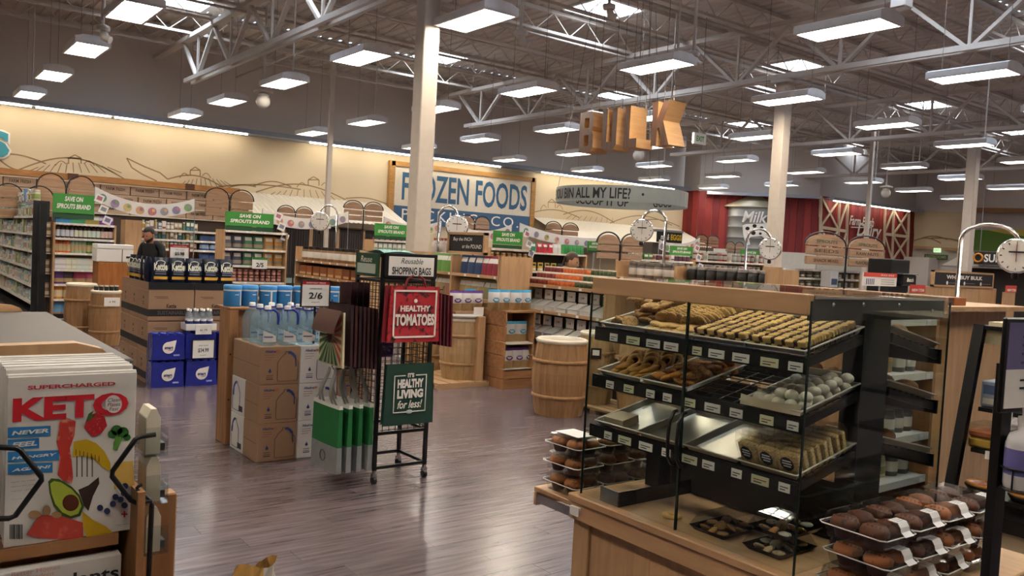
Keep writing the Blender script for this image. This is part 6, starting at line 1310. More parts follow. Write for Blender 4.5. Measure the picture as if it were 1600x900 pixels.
T00 = tray(0, 0, 'aluminium tray of chunky oatmeal cookies on the top tier'); T01 = tray(0, 1, 'aluminium tray of sliced nut cookies on the top tier'); T02 = tray(0, 2, 'aluminium tray of checkerboard cookies next to the nut cookies'); T03 = tray(0, 3, 'aluminium tray of checkerboard cookies at the glass end')
T10 = tray(1, 0, 'aluminium tray of jam rings and ladyfingers on the middle tier'); T11 = tray(1, 1, 'aluminium tray of golden crumble cookies on the middle tier'); T13 = tray(1, 3, 'aluminium tray of powdered sugar balls on the middle tier')
T20 = tray(2, 0, 'bare aluminium tray holding a folded paper stack on the bottom tier'); T21 = tray(2, 1, 'bare clean aluminium tray behind the door handles'); T22 = tray(2, 2, 'bare scuffed aluminium tray beside the bagged squares'); T23 = tray(2, 3, 'aluminium tray of bagged crispy squares on the bottom tier')
def inst(me, nm, p, rot, lab, cat, grp, sc_=1): return put(me, nm, p, rot=rot, label=lab, cat=cat, group=grp, scale=sc_)
def lumpy(r, h, seed, nu=12, nv=7):
    rg = random.Random(seed); q = MB(); ph = [rg.uniform(0, 6.28) for _ in range(6)]
    q.ball((0, 0, h/2), (r, r, h/2), nu, nv); q.v = [(x*(1+.07*math.sin(5*math.atan2(y, x)+ph[0])), y*(1+.07*math.sin(4*math.atan2(y, x)+ph[1])), z*(1+.1*math.sin(40*x+ph[2])*math.cos(37*y+ph[3]))) for x, y, z in q.v]; return q
OAT = speckle('#b98f56', '#8a6234', 130, .56, .8, .6); oat = [lumpy(.034, .022, s).mesh('oat_cookie', OAT) for s in range(4)]
f, ro = T00
for k in range(34):
    l = k//14; x, y = rnd.uniform(.03+.05*l, .29), rnd.uniform(-.08, .08); z = .004+l*.024+(.02 if x > .15 else 0)*rnd.random(); inst(oat[k % 4], 'oat_cookie', f(x, y, z), (rnd.uniform(-.5, .5), -SL+rnd.uniform(-.4, .4), rnd.uniform(0, 6)), 'chunky oatmeal cookie piled on the first tray of the top tier', 'cookie', 'oatmeal cookies')
NUT = speckle('#c9a262', '#8f6a3a', 160, .6, .8, .4); q = MB(); q.lathe([(0.0001, 0), (.03, 0), (.034, .004), (.034, .009), (.03, .012), (.0001, .013)], 14, caps=False); nut = q.mesh('nut_cookie', NUT); f, ro = T01
for r in range(5):
    for k in range(13): x = .03+k*.0215; y = -.085+r*.042; inst(nut, 'nut_cookie', f(x, y, .034 if x > .06 else .008+.012*(k % 2)), (rnd.uniform(-.12, .12), (R(62)+rnd.uniform(-.18, .18)) if x > .06 else -SL+rnd.uniform(-.2, .2), rnd.uniform(-.3, .3)), 'thin round nut cookie shingled on the second tray', 'cookie', 'shingled nut cookies')
CHL, CHD = mat('#d9b36c', .75, 0, .1, 60), mat('#4a2818', .75, 0, .1, 60)
q = MB(); s_ = .017
for (ya_, yb_, za_, zb2_, mm_) in ((-s_, 0, 0, s_, 1), (0, s_, 0, s_, 0), (-s_, s_*.35, s_, 2*s_, 0), (s_*.35, s_, s_, 2*s_, 1)): q.bbox(-.0052, ya_, za_, .0052, yb_, zb2_, .0024, mm_)
chk = q.mesh('checker_cookie', [CHL, CHD])
for f, ro, nm in ((T02[0], T02[1], 'beside the nut cookies'), (T03[0], T03[1], 'at the glass end')):
    for r in range(5):
        for k in range(19):
            inst(chk, 'checker_cookie', f(.02+k*.0152, -.084+r*.042+rnd.uniform(-.0015, .0015), .003+rnd.uniform(0, .002)), (rnd.uniform(-.05, .05), -SL+R(-14)+rnd.uniform(-.12, .12), rnd.uniform(-.09, .09)), 'checkerboard cookie in the rows %s' % nm, 'cookie', 'checkerboard cookies %s' % nm, 1.22)
q = MB(); q.idx([(.026*math.cos(a*.3927)+.010*math.cos(a*.3927)*math.cos(b*.7854), .026*math.sin(a*.3927)+.010*math.sin(a*.3927)*math.cos(b*.7854), .009+.009*math.sin(b*.7854)) for a in range(16) for b in range(8)], [(a*8+b, ((a+1) % 16)*8+b, ((a+1) % 16)*8+(b+1) % 8, a*8+(b+1) % 8) for a in range(16) for b in range(8)], 0, True); q.lathe([(.018, .006), (.0001, .008)], 12, m=1, caps=False)
jam = q.mesh('jam_ring', [mat('#c9954e', .7, 0, .12, 50), mat('#3d1210', .25)]); f, ro = T10
for k in range(20): x = .13+(k//5)*.05; y = -.08+(k % 5)*.04; inst(jam, 'jam_ring', f(x, y, .012+.012*(k % 2)), (0, -SL-R(38), rnd.uniform(-.2, .2)), 'jam filled ring cookie standing on the middle tier tray', 'cookie', 'jam ring cookies')
q = MB(); q.ball((0, 0, .009), (.038, .015, .009), 12, 6); lady = q.mesh('ladyfinger', mat('#c88f3c', .7, 0, .12, 60))
for k in range(16): inst(lady, 'ladyfinger', f(.045+.022*(k % 4), -.085+(k//4)*.045+rnd.uniform(-.01, .01), .004+.012*(k % 2)), (rnd.uniform(-.2, .2), -SL, rnd.uniform(-.5, .3)), 'golden oval shortbread on the first middle tier tray', 'cookie', 'golden oval shortbreads')
CRM = speckle('#b8792f', '#8a5420', 110, .58, .8, .7); crm = [lumpy(.03, .026, s+20, 12, 8).mesh('crumble_cookie', CRM) for s in range(4)]; f, ro = T11
for k in range(40): l = k//28; inst(crm[k % 4], 'crumble_cookie', f(.05+.034*(k % 7)+rnd.uniform(-.008, .008), -.075+.05*((k//7) % 4)+rnd.uniform(-.008, .008), .004+.022*l), (rnd.uniform(-.4, .4), rnd.uniform(-.4, .4), rnd.uniform(0, 6)), 'rough golden crumble cookie on the second middle tier tray', 'cookie', 'golden crumble cookies')
SUG = mat('#dcd5c6', .85, 0, .05, 50, .3); q = MB(); q.ball((0, 0, .016), (.021, .021, .017), 12, 8); sug = q.mesh('sugar_ball', SUG); f, ro = T13
for k in range(46): l = k//30; inst(sug, 'sugar_ball', f(.04+.043*(k % 6)+rnd.uniform(-.01, .01)+.02*l, -.085+.042*((k//6) % 5)+rnd.uniform(-.01, .01), .004+.026*l), (rnd.uniform(-.3, .3), rnd.uniform(-.3, .3), 0), 'white powdered sugar ball cookie on the middle tier tray', 'cookie', 'powdered sugar balls')
q = MB(); q.grid(6, 3, lambda i, j: (-.008+.012*j-.02*math.sin(i*3)*j, -.11+.22*i, .003+.032*j)); p_ = q.mesh('parchment', PARCH); inst(p_, 'parchment', f(0, 0, .004), ro, 'cream parchment sheet folded up at the sugar ball tray', 'paper', None)
f, ro = T20; q = MB()
for k in range(6): q.box(.012+.001*k, -.03, .004+k*.005, .1, .07, .0085+k*.005)
inst(q.mesh('paper_stack', mat('#b8a58a', .8)), 'paper_stack', f(0, .01, 0), ro, 'folded stack of brown paper sheets on the bare tray', 'paper', None)
# bagged crispy squares
def bagged():
    t = thing('bagged_square', 'clear bagged crispy square with black round sticker on the bottom tier', 'snack', group='bagged crispy squares'); q = MB(); q.bbox(-.012, -.036, 0, .012, .036, .075, .004); q.build('crispy_square', speckle('#dcc08c', '#b48d54', 170, .56, .7, .6), t)
    q = MB(); q.grid(1, 6, lambda i, j: (-.014+.028*i, -.04+.08*j, .078)); 
    for sx in (-1, 1): q.grid(4, 4, lambda i, j, sx=sx: (sx*(.015-.012*max(0, j-.78)*4.5), -.041+.082*i, .001+.105*j+.004*math.sin(i*7)*j))
    q.build('cellophane', glassmat('#f6f4ee', 1.6, .12), t); return t
bg0 = bagged(); f, ro = T23; first = True
for r in range(3):
    for k in range(8):
        p = f(.03+k*.034, -.072+r*.073, .004); o = bg0 if first else copy_tree(bg0); first = False; o.location = p; o.rotation_euler = (0, -SL-R(10), rnd.uniform(-.12, .12))
        if k == 0 and r != 1:
            q = MB(); q.face([(-.0162, -.024*math.cos(a*.5236), .045+.024*math.sin(a*.5236)) for a in range(12)]); st_ = q.build('round_sticker', INK, o)
            for w2, zz in ((.03, .055), (.034, .046), (.026, .037)): q = MB(); q.box(-.0168, -w2/2, zz-.002, -.0163, w2/2, zz+.002); q.build('sticker_print', PAPER, st_)
            o['label'] = ['near', '', 'far'][r]+' bagged crispy square with a black round sticker at the tray lip'
        else: o['label'] = 'clear bagged crispy square standing in the bottom tier tray'
# rear side trays with loaves
for ti, k in ((0, 3), (1, 3), (2, 3), (0, 2), (1, 2)):
    f2, ro2 = tray(ti, k, 'aluminium tray of loaves on the rear side of the case, tier %s place %s' % (['high', 'middle', 'low'][ti], ['', '', 'inner', 'outer'][k]), -1)
    for n_ in range(3): q = MB(); q.ball((0, 0, .024), (.045, .032, .026), 12, 8); inst(q.mesh('bread_roll', mat('#8a5a2c', .7, 0, .2, 25)), 'bread_roll', f2(.06+.09*n_, rnd.uniform(-.04, .04), .004), (0, 0, rnd.uniform(0, 3)), 'brown bread roll on a rear tray of the case', 'bread', 'bread rolls on the rear trays')
# cookie platters and a lone ring on the counter
q = MB(); q.idx([(.024*math.cos(a*.3927)+.012*math.cos(a*.3927)*math.cos(b*.7854), .024*math.sin(a*.3927)+.012*math.sin(a*.3927)*math.cos(b*.7854), .008+.008*math.sin(b*.7854)) for a in range(16) for b in range(8)], [(a*8+b, ((a+1) % 16)*8+b, ((a+1) % 16)*8+(b+1) % 8, a*8+(b+1) % 8) for a in range(16) for b in range(8)], 0, True); put(q.mesh('ring_cookie', mat('#cfa768', .7)), 'ring_cookie', (2.3, 1.99, BZ), label='single plain ring cookie lying on the maple counter', cat='cookie')
CLAM = glassmat('#f2f3f1', 1.5, .06)
def platter(x, y, z, lab, c1):
    t = thing('cookie_platter', lab, 'platter', (x, y, z)); w, d = .2, .15
    q = MB(); q.idx([(-w*.42, -d*.4, 0), (w*.42, -d*.4, 0), (w*.42, d*.4, 0), (-w*.42, d*.4, 0), (-w*.5, -d*.5, .018), (w*.5, -d*.5, .018), (w*.5, d*.5, .018), (-w*.5, d*.5, .018)], [(0, 3, 2, 1), (0, 1, 5, 4), (1, 2, 6, 5), (2, 3, 7, 6), (3, 0, 4, 7)]); q.build('black_base', mat('#0f0f10', .25), t)
    q = MB(); q.idx([(-w*.5, -d*.5, .019), (w*.5, -d*.5, .019), (w*.5, d*.5, .019), (-w*.5, d*.5, .019), (-w*.38, -d*.36, .062), (w*.38, -d*.36, .062), (w*.38, d*.36, .062), (-w*.38, d*.36, .062)], [(4, 5, 6, 7), (0, 1, 5, 4), (1, 2, 6, 5), (2, 3, 7, 6), (3, 0, 4, 7)]); q.build('clear_dome', CLAM, t)
    for k in range(12):
        px_, py_ = -w*.3+.04*(k % 4), -d*.26+.038*(k//4); me = lumpy(.021, .014, k+int(x*100), 10, 6).mesh('cookie', speckle(c1[k % len(c1)], '#4a2c18', 90, .64, .7, .4)); put(me, 'cookie', (px_, py_, .004+.012*(k % 2)), rot=(R(35 if k % 3 else 0), 0, k), parent=t)
platter(2.36, 1.8, BZ, 'clear domed platter of chocolate chip cookies on a black base', ['#a87a44', '#8f6236'])
platter(2.37, 1.585, BZ, 'lower domed platter of mixed cookies beside the glass end', ['#c9b08a', '#d6d0c4', '#8a5a34', '#b98f56'])
platter(2.38, 1.575, BZ+.064, 'upper domed platter of mixed cookies stacked on another', ['#d9d3c6', '#a8703c', '#c9a262'])
# muffin clamshells
MUF = speckle('#a8622f', '#3a1c10', 60, .66, .6, .25); MUF2 = speckle('#6d3c22', '#2c150c', 60, .6, .6, .25); CUPM = mat('#4a2414', .6)
def muffin_pack(lab, grp, m, w=.162, d=.2, blurb=True):
    t = thing('muffin_pack', lab, 'package', group=grp); h = .074
    for i in range(2):
        for j in range(2):
            cx, cyy = (i-.5)*w*.46, (j-.5)*d*.46; q = MB(); q.lathe([(.024, .004), (.033, .034), (.04, .036), (.041, .046), (.034, .058), (.018, .064), (.0001, .066)], 14, (cx, cyy, 0), m=[1, 0, 0, 0, 0, 0]); q.v = [(x*1.0, y, z*(1+.03*math.sin(90*x+70*y))) for x, y, z in q.v]; q.build('muffin', [m, CUPM], t)
    def ringp(s, z): return [(x*w/2*s, y*d/2*s, z) for x, y in ((-.86, -1), (.86, -1), (1, -.86), (1, .86), (.86, 1), (-.86, 1), (-1, .86), (-1, -.86))]
    q = MB(); R_ = [ringp(.86, 0), ringp(.95, .036), ringp(1.04, .037), ringp(1.04, .04), ringp(.96, .041), ringp(.9, h-.006), ringp(.84, h)]
    q.idx([p for r in R_ for p in r], [(a*8+b, a*8+(b+1) % 8, (a+1)*8+(b+1) % 8, (a+1)*8+b) for a in range(6) for b in range(8)]+[tuple(range(48, 56)), tuple(range(7, -1, -1))]); q.build('clamshell', CLAM, t)
    q = MB(); q.tube([ringp(1.04, .039)[k % 8] for k in range(9)], .0022, 5); q.build('rim', mat('#d9d6d0', .15, 0, 0), t)
    for s in (-1, 1):
        q = MB()
        for k in range(14): q.ball((s*w*.43, -d*.4+k*d*.8/13, h-.004), .0035, 6, 4)
        q.build('ridge', CLAM, t, kind='stuff')
    if blurb:
        q = MB(); pr = [(-d*.28, h+.0015), (-d*.43, h+.001), (-d*.475, h-.012), (-d*.49, .05), (-d*.56, .0405)]
        for (ya, za), (yb5, zb5) in zip(pr, pr[1:]): q.face([(.005, ya, za), (.005, yb5, zb5), (.05, yb5, zb5), (.05, ya, za)])
        lb = q.build('paper_label', PAPER, t); q = MB()
        for k in range(3): q.box(.012, -d*.4+k*.008, h+.0022, .042, -d*.4+k*.008+.002, h+.0026)
        q.build('label_print', GREYM, lb)
    return t
m0 = muffin_pack('clear four-muffin clamshell in the stack at the glass end', 'muffin packs at the glass end', MUF); m1 = muffin_pack('clear clamshell of dark chocolate muffins at the glass end', 'dark muffin packs at the glass end', MUF2); f0 = f1 = True
for l in range(3):
    for k in range(4):
        p = (2.265+k*.178+(.012 if l == 1 else 0), 1.235-.008*(l == 1), BZ+l*.079-.0); dark = (k == 1 and l == 2) or (k+l) % 3 == 2
        if dark:
            o = m1 if f1 else copy_tree(m1); f1 = False
        else:
            o = m0 if f0 else copy_tree(m0); f0 = False
        o.location = p; o.rotation_euler = (0, 0, rnd.uniform(-.05, .05))
ex = thing('pull_out_shelf', 'maple pull-out shelf on steel slides at the far end of the case', 'shelf', (BX0, BY1+.045, BZ-.09)); q = MB(); q.bbox(0, 0, .028, .75, .24, .048, .003); q.build('board', MAPLE, ex); q = MB(); q.bbox(0, .22, -.03, .75, .24, .028, .003); q.build('front_lip', MAPLE, ex); q = MB(); q.box(.0, 0, -.015, .006, .22, .02); q.build('steel_slide', STEEL, ex); q = MB(); q.box(.74, 0, -.015, .746, .22, .02); q.build('steel_slide', STEEL, ex)
m2 = muffin_pack('clear clamshell of golden muffins stacked on the pull-out shelf', 'muffin packs on the pull-out shelf', speckle('#a8693a', '#7a4524', 50, .6, .6, .2), blurb=False); f2_ = True
for l in range(3):
    for k in range(3): o = m2 if f2_ else copy_tree(m2); f2_ = False; o.location = (BX0+.1+k*.18, BY1+.155+.006*(l % 2), BZ-.041+l*.079); o.rotation_euler = (0, 0, rnd.uniform(-.06, .06))
q = MB(); q.box(-.05, -.07, 0, .05, .07, .002); put(q.mesh('pack_label', PAPER), 'pack_label', (BX0+.1, BY1+.155, BZ-.041+.237), label='printed paper sheet on the topmost golden muffin pack', cat='paper')
q = MB(); q.box(BX0-.032, BY1-.03, BZ-.08, BX0-.0205, BY1+.02, BZ-.045); put(q.mesh('counter_tag', PAPER), 'counter_tag', label='small printed tag on the apron of the bakery island', cat='sign')

# ------------------------------------------------------------------ wooden shelf and chilled cake case beyond
xf, wd, zs = far_unit('bread_shelf', 'tall wooden shelf of breads and jars beyond the bakery island', 1372, 1470, 478, 2.25, (760, 690, 590, 500), m=PINEZ)
for zi, c, nn, nmn in ((0, '#c9bfa8', 5, 'low'), (1, '#3a3a3c', 6, 'middle'), (2, '#b58a58', 5, 'upper')):
    row(xf, 0, .05, wd-.05, zs[zi], .12, [prod('pouch', c, '#d8d2c4', '#8a8a58', .12, .16), prod('jar', '#4a4a48', '#2a2a2c', '#c9c4bb', .1, .13)], nn, 'bread_pack', 'bread bag or jar on the %s board of the wooden shelf beyond the island' % nmn, 'package', 'packs on the %s bread board' % nmn)
YC = 1.9; A_ = PY(1482, 775, YC); B_ = PY(1532, 508, YC); ck = thing('cake_case', 'black framed chilled case with slanted glass and cakes on dark shelves', 'display case'); XB = B_.x+.75; YE = .35
CKB = mat('#0f0f11', .35)
for yy in (YC, YE):
    q = MB(); q.bar((A_.x, yy, A_.z-.03), (B_.x, yy, B_.z), .04, .05); q.build('slanted_post', CKB, ck)
q = MB(); q.box(B_.x-.01, YE, B_.z-.02, XB, YC, B_.z+.0); q.build('top_frame', CKB, ck); q = MB(); q.box(B_.x+.02, YE, B_.z, XB, YC-.03, B_.z+.02); q.build('top_board', mat('#d6c9ab', .5), ck)
q = MB(); q.box(B_.x+.02, YE, B_.z-.09, B_.x+.05, YC-.02, B_.z-.02); q.build('light_valance', mat('#d9cfae', .4), ck); q = MB(); q.box(XB-.05, YE, 0, XB, YC, B_.z); q.build('back_wall', mat('#1c1a1a', .5), ck)
q = MB(); q.box(A_.x-.02, YE, A_.z-.1, XB, YC, A_.z-.03); q.build('deck', CKB, ck); q = MB(); q.box(A_.x, YE, A_.z-.3, A_.x+.03, YC, A_.z-.1); q.build('beige_panel', mat('#b8a587', .6), ck); q = MB(); q.box(A_.x+.05, YE, 0, XB, YC, A_.z-.3); q.build('plinth', CKB, ck)
q = MB(); q.idx([(A_.x, YC-.03, A_.z), (A_.x, YE, A_.z), (B_.x, YE, B_.z-.02), (B_.x, YC-.03, B_.z-.02)], [(0, 1, 2, 3)]); q.build('slanted_glass', GLASS, ck)
for k, zz in enumerate((A_.z+.03, A_.z+.24, A_.z+.44)):
    xs = A_.x+.05+(B_.x-A_.x)*(zz-A_.z)/(B_.z-A_.z); q = MB(); q.box(xs, YE, zz-.02, XB-.05, YC-.04, zz); sh = q.build('cake_shelf', CKB, ck)
    for n_ in range(4): q = MB(); q.box(xs-.004, YC-.2-n_*.22, zz-.04, xs, YC-.11-n_*.22, zz); q.build('price_tag', PAPER, sh)
    for n_ in range(6):
        yy = YC-.1-n_*.2
        if k == 0:
            t = thing('sauced_pie', 'round fruit pie in a black tray on the lowest cake shelf', 'pie', (xs+.1, yy, zz), group='fruit pies'); q = MB(); q.lathe([(.075, 0), (.092, .025), (.088, .03)], 20); q.build('black_tray', CKB, t); q = MB(); q.lathe([(.083, .026), (.088, .036), (.078, .042), (.073, .036), (.0001, .038)], 20, m=[0, 0, 0, 1], caps=False); q.build('pie', [mat('#b9792f', .7, 0, .2, 30), speckle('#a8431c', '#d98a2a', 40, .55, .3, .4)], t); t.rotation_euler = (0, R(-0), 0)
        elif k == 1:
            t = thing('layer_cake_box', 'clear boxed layer cake with orange and yellow layers on the middle cake shelf', 'cake', (xs+.1, yy, zz), group='boxed layer cakes'); q = MB(); q.bbox(-.085, -.085, 0.001, .085, .085, .05, .01); q.build('yellow_layer', mat('#c9a646', .6), t); q = MB(); q.bbox(-.085, -.085, .052, .085, .085, .09, .01); q.build('orange_layer', mat('#b96a3a', .6), t); q = MB(); q.bbox(-.092, -.092, .0, .092, .092, .12, .006); q.build('clear_box', CLAM, t)
        else: put(prod('box', '#8a93a8', '#4a5f8a', '#cfcac0', .14, .13, .16), 'pastry_box', (xs+.12, yy, zz), FX, label='blue grey pastry box on the top cake shelf', cat='box', group='pastry boxes')
# sanitiser stand
def PW_(x, y, w_): return C0+ray(x, y)*w_
a = PW_(1546, 898, 2.15); b = PW_(1577, 640, 2.15); ss = thing('sanitizer_stand', 'black floor stand with lilac notice and pump bottle beside the muffin packs', 'stand', (a.x, a.y, 0)); ang = R(-10)
q = MB(); q.box(-.02, -.012, .012, .02, .012, b.z+.12); q.build('post', CKB, ss, rz=ang); q = MB(); q.bbox(-.1, -.1, 0, .1, .1, .012, .003); q.build('base_plate', CKB, ss, rz=ang)
nb = MB(); nb.bbox(-.06, -.03, b.z+.0, .27, -.018, b.z+.24, .004); nb = nb.build('notice_frame', CKB, ss, rz=ang); q = MB(); q.box(-.048, -.032, b.z+.012, .258, -.0305, b.z+.11); q.build('notice_white', PAPER, nb); q = MB(); q.box(-.048, -.032, b.z+.11, .258, -.0305, b.z+.228); q.build('notice_lilac', mat('#6a6590', .6), nb)
for k in range(4): q = MB(); q.box(.01, -.0335, b.z+.19-.022*k, .1, -.0325, b.z+.196-.022*k); q.build('notice_text', mat('#4a4670', .6), nb)
for k in range(2): q = MB(); q.box(.01, -.0335, b.z+.08-.02*k, .1, -.0325, b.z+.085-.02*k); q.build('notice_text', INK, nb)
c = PW_(1592, 762, 2.1); pb_ = thing('pump_bottle', 'white pump bottle with lilac label in the wire ring of the stand', 'bottle', (c.x, c.y, c.z)); q = MB(); q.lathe([(.036, 0), (.038, .01), (.038, .11), (.03, .135), (.013, .145), (.013, .16)], 18); q.build('bottle', mat('#d5d3d8', .3), pb_); q = MB(); q.lathe([(.0385, .035), (.0385, .1)], 18, caps=False); q.build('lilac_label', mat('#6a68a8', .4), pb_); q = MB(); q.lathe([(.014, .16), (.014, .18), (.005, .182), (.005, .2)], 12); q.bar((0, 0, .2), (-.03, -.02, .198), .012); q.build('pump', PAPER, pb_)
rg = thing('wire_ring', 'black wire bottle holder on the sanitizer stand', 'holder', (c.x, c.y, c.z))
for zz in (-.004, .05): q = MB(); q.tube([(.043*math.cos(k*.5236), .043*math.sin(k*.5236), zz) for k in range(13)], .003, 6); q.build('ring', CKB, rg)
for k in range(4): q = MB(); q.tube([(.043*math.cos(k*1.57), .043*math.sin(k*1.57), -.004), (.043*math.cos(k*1.57), .043*math.sin(k*1.57), .05)], .0025, 5); q.build('ring_upright', CKB, rg)
q = MB(); q.face([(.042*math.cos(k*.5236), .042*math.sin(k*.5236), -.0005) for k in range(12)]); q.build('floor_disc', CKB, rg); q = MB(); q.bar((a.x-c.x, a.y-c.y, 0), (0, 0, -.004), .01); q.build('bracket', CKB, rg)

# ------------------------------------------------------------------ checkout: counter, magazine rack
ct = thing('checkout_counter', 'dark checkout belt counter with rounded maple rail', 'counter'); p1_ = PZ(172, 540, .9); p2_ = PZ(75, 487, .9)
q = MB(); q.bbox(-1.2, p1_.y-.6, .84, p1_.x, p2_.y, .9, .01); q.build('belt_top', mat('#4a4444', .5, 0, .05, 3), ct); q = MB(); q.box(-1.2, p1_.y-.55, 0, p1_.x-.05, p2_.y-.05, .84); q.build('cabinet', mat('#2a2624', .6), ct)
q = MB(); q.prism([(-1.2, 0), (p2_.x-.18, 0), (p2_.x-.2, .03), (p2_.x-.26, .055), (p2_.x-.34, .06), (-1.2, .06)], p2_.y-.0, p2_.y+.04); o = q.build('rounded_rail', MAPLE, ct); o.location = (0, 0, .9)
MY = 1.55
mr = thing('magazine_rack', 'maple checkout magazine rack with rounded back and black wire holders', 'rack')
bp_ = [PY(-120, 545, 1.82), PY(120, 536, 1.82), PY(160, 545, 1.82), PY(183, 565, 1.82), PY(192, 590, 1.82)]
q = MB(); q.prism([(bp_[0].x, 0)]+[(p.x, p.z) for p in bp_][::1]+[(bp_[-1].x, 0)], 1.82, 1.86); q.build('rounded_back', MAPLEZ, mr)
for zz in (PY(5, 857, MY).z-.001, .75): q = MB(); q.box(bp_[0].x, MY-.005, zz-.02, bp_[-1].x-.06, 1.82, zz); q.build('pocket_floor', PINE, mr)
q = MB(); q.box(PY(216, 770, 1.5).x, 1.5, .0, PY(216, 770, 1.5).x+.012, 1.82, PY(216, 770, 1.5).z); q.build('side_panel', PINEZ, mr)
o1, o2 = PY(222, 768, 1.78), PY(273, 766, 1.78); q = MB(); q.bbox(o1.x-.06, 1.76, 0, o2.x, 1.8, o2.z, .003); q.build('end_board', PINEZ, mr)
q = MB(); q.box(bp_[0].x, 1.6, 0, bp_[-1].x-.06, 1.8, 1.08); q.build('inner_box', PINEZ, mr)
def wire(pts, r=.0045, Y=1.515): q = MB(); q.tube([PY(x, y, Y) for x, y in pts], r, 8); q.build('wire_holder', BLACK, mr)
wire([(-40, 699), (0, 699), (24, 700), (32, 704), (64, 744), (65, 750), (24, 806), (14, 810), (-40, 812)]); wire([(243, 679), (222, 682), (212, 686), (176, 736), (175, 744), (205, 782), (214, 786), (236, 782), (237, 790), (232, 905)])
wire([(213, 764), (216, 760), (222, 757)], .003); wire([(213, 764), (236, 783)], .003)
def mag_mesh(): q = MB(); q.bbox(0, 0, 0, .207, .0045, .267, .0008, 0); return q.mesh('magazine', [mat('#d8d4d0', .35)])
ml = PY(5, 857, MY); mgm = mag_mesh(); mw = PY(208, 583, MY).x-PY(5, 590, MY).x; mh = PY(5, 590, MY).z-ml.z; ss_ = (mw/.207, 1, mh/.267)
kt = thing('diet_magazine', 'white keto diet magazine with avocado and bacon cover in front of the rack', 'magazine', (ml.x, MY, ml.z)); put(mgm, 'cover', (0, 0, 0), parent=kt, scale=ss_)
for k in range(22): put(mgm, 'diet_magazine', (ml.x+.001*rnd.random(), MY+.006+k*.0085, ml.z+.0+.004*rnd.random()-(.0 if k < 3 else -.006)), label='copy of the diet magazine in the full pocket behind the front one', cat='magazine', group='magazine copies in the pocket', scale=ss_)
for k in range(20): put(mgm, 'other_magazine', (ml.x-.235+.002*rnd.random(), MY+.01+k*.009, ml.z+.004*rnd.random()), label='magazine in the neighbouring pocket left of the diet title' if False else 'magazine in the neighbouring full pocket beside the diet title', cat='magazine', group='magazines in the neighbouring pocket', scale=(ss_[0], 1, ss_[2]*.99))
def prt(pts, c, nm, lay=1, rough=.4, m=None):
    q = MB(); q.face([(p.x-ml.x, -.0004*lay-.0006, p.z-ml.z) for p in (PY(x, y, MY) for x, y in pts)]); return q.build(nm, m or mat(c, rough, 0, .08, 40), kt)
def ell(cx, cy_, rx, ry, a=0, n=18): return [(cx+rx*math.cos(t)*math.cos(a)-ry*math.sin(t)*math.sin(a), cy_+rx*math.cos(t)*math.sin(a)+ry*math.sin(t)*math.cos(a)) for t in [2*math.pi*k/n for k in range(n)][::-1]]
def ptx(body, x0, y0, x1, y1, c, bold=.03, shear=0, lay=3):
    a, b = PY(x0, y1, MY), PY(x1, y0, MY); return text(body, b.x-a.x, b.z-a.z, ((a.x+b.x)/2-ml.x, -.0004*lay-.0006, (a.z+b.z)/2-ml.z), mat(c, .4), kt, bold=bold, shear=shear, depth=0)
ptx('SUPERCHARGED', 43, 596, 180, 609, '#c2303a'); ptx('KETO', 19, 612, 201, 660, '#c2242f', .045)
prt(ell(177, 631, 13, 14), '#e6e3e0', 'title_dot', 4); ptx('Clean\nPlates\nFast', 167, 621, 188, 642, '#2a2a2c', .0, .2, 5)
for k, (tx, x1) in enumerate((('NEVER', 79), ('FEEL', 61), ('HUNGRY', 92), ('AGAIN!', 82))): yy = 667+k*19; prt([(12, yy+17), (x1, yy+14), (x1, yy-2), (12, yy+1)], '#2f7fc0', 'blue_bar', 1); ptx(tx, 18, yy+2, x1-3, yy+13, '#f0eeea', .04, .2, 3)
for k in range(6): ptx(['HOW TO TAKE', 'KETO TO THE', 'NEXT LEVEL', 'WHY IT WORKS', 'BOOST ENERGY', 'AND BE YOUR BEST'][k], 17, 749+k*7+(k > 2)*6+(k > 3)*6, 54+4*(k > 3), 754+k*7+(k > 2)*6+(k > 3)*6, '#2a2a2c', .01)
for k in range(8): prt([(15+k*2.6, 842), (16.3+k*2.6+(k % 3)*.4, 842), (16.3+k*2.6+(k % 3)*.4, 819), (15+k*2.6, 819)], '#1b1b1d', 'barcode_bar', 2)
# cover art
prt([(115, 690), (135, 686), (150, 692), (163, 705), (172, 722), (173, 737), (160, 730), (148, 718), (130, 712), (113, 714)][::-1], '#c9a51e', 'tape_measure', 1); prt([(128, 798), (145, 812), (165, 822), (180, 835), (160, 839), (136, 841), (130, 825)][::-1], '#c9a51e', 'tape_measure', 2)
for k in range(7): prt([(118+k*6, 711-k*.2+k*1.8), (119+k*6, 711+k*1.8), (119+k*6, 702+k*1.6), (118+k*6, 702+k*1.6)], '#4a3a12', 'tape_mark', 3)
prt([(93, 656), (104, 652), (118, 658), (116, 680), (109, 700), (112, 722), (114, 745), (112, 756), (98, 750), (90, 742), (94, 715), (88, 690), (92, 672)][::-1], '#c23b30', 'bacon_strip', 2, m=speckle('#b8342c', '#d99a7c', 45, .6, .4, 0))
prt([(131, 668), (137, 650), (150, 644), (163, 650), (167, 665), (158, 677), (144, 682)][::-1], '#b3202c', 'strawberry', 4, m=speckle('#b3202c', '#d8a04a', 260, .68, .4, 0)); prt([(133, 660), (138, 646), (146, 641), (142, 650), (152, 648), (141, 655)][::-1], '#3f6a2a', 'strawberry_leaf', 5)
for cx, cy_, r in ((182, 672, 9), (192, 675, 9), (175, 678, 7), (198, 683, 6)): prt(ell(cx, cy_, r, r*.9), '#2f6a2c', 'broccoli_floret', 3)
prt([(176, 702), (180, 682), (192, 682), (183, 704)][::-1], '#5f9a3c', 'broccoli_stem', 2)
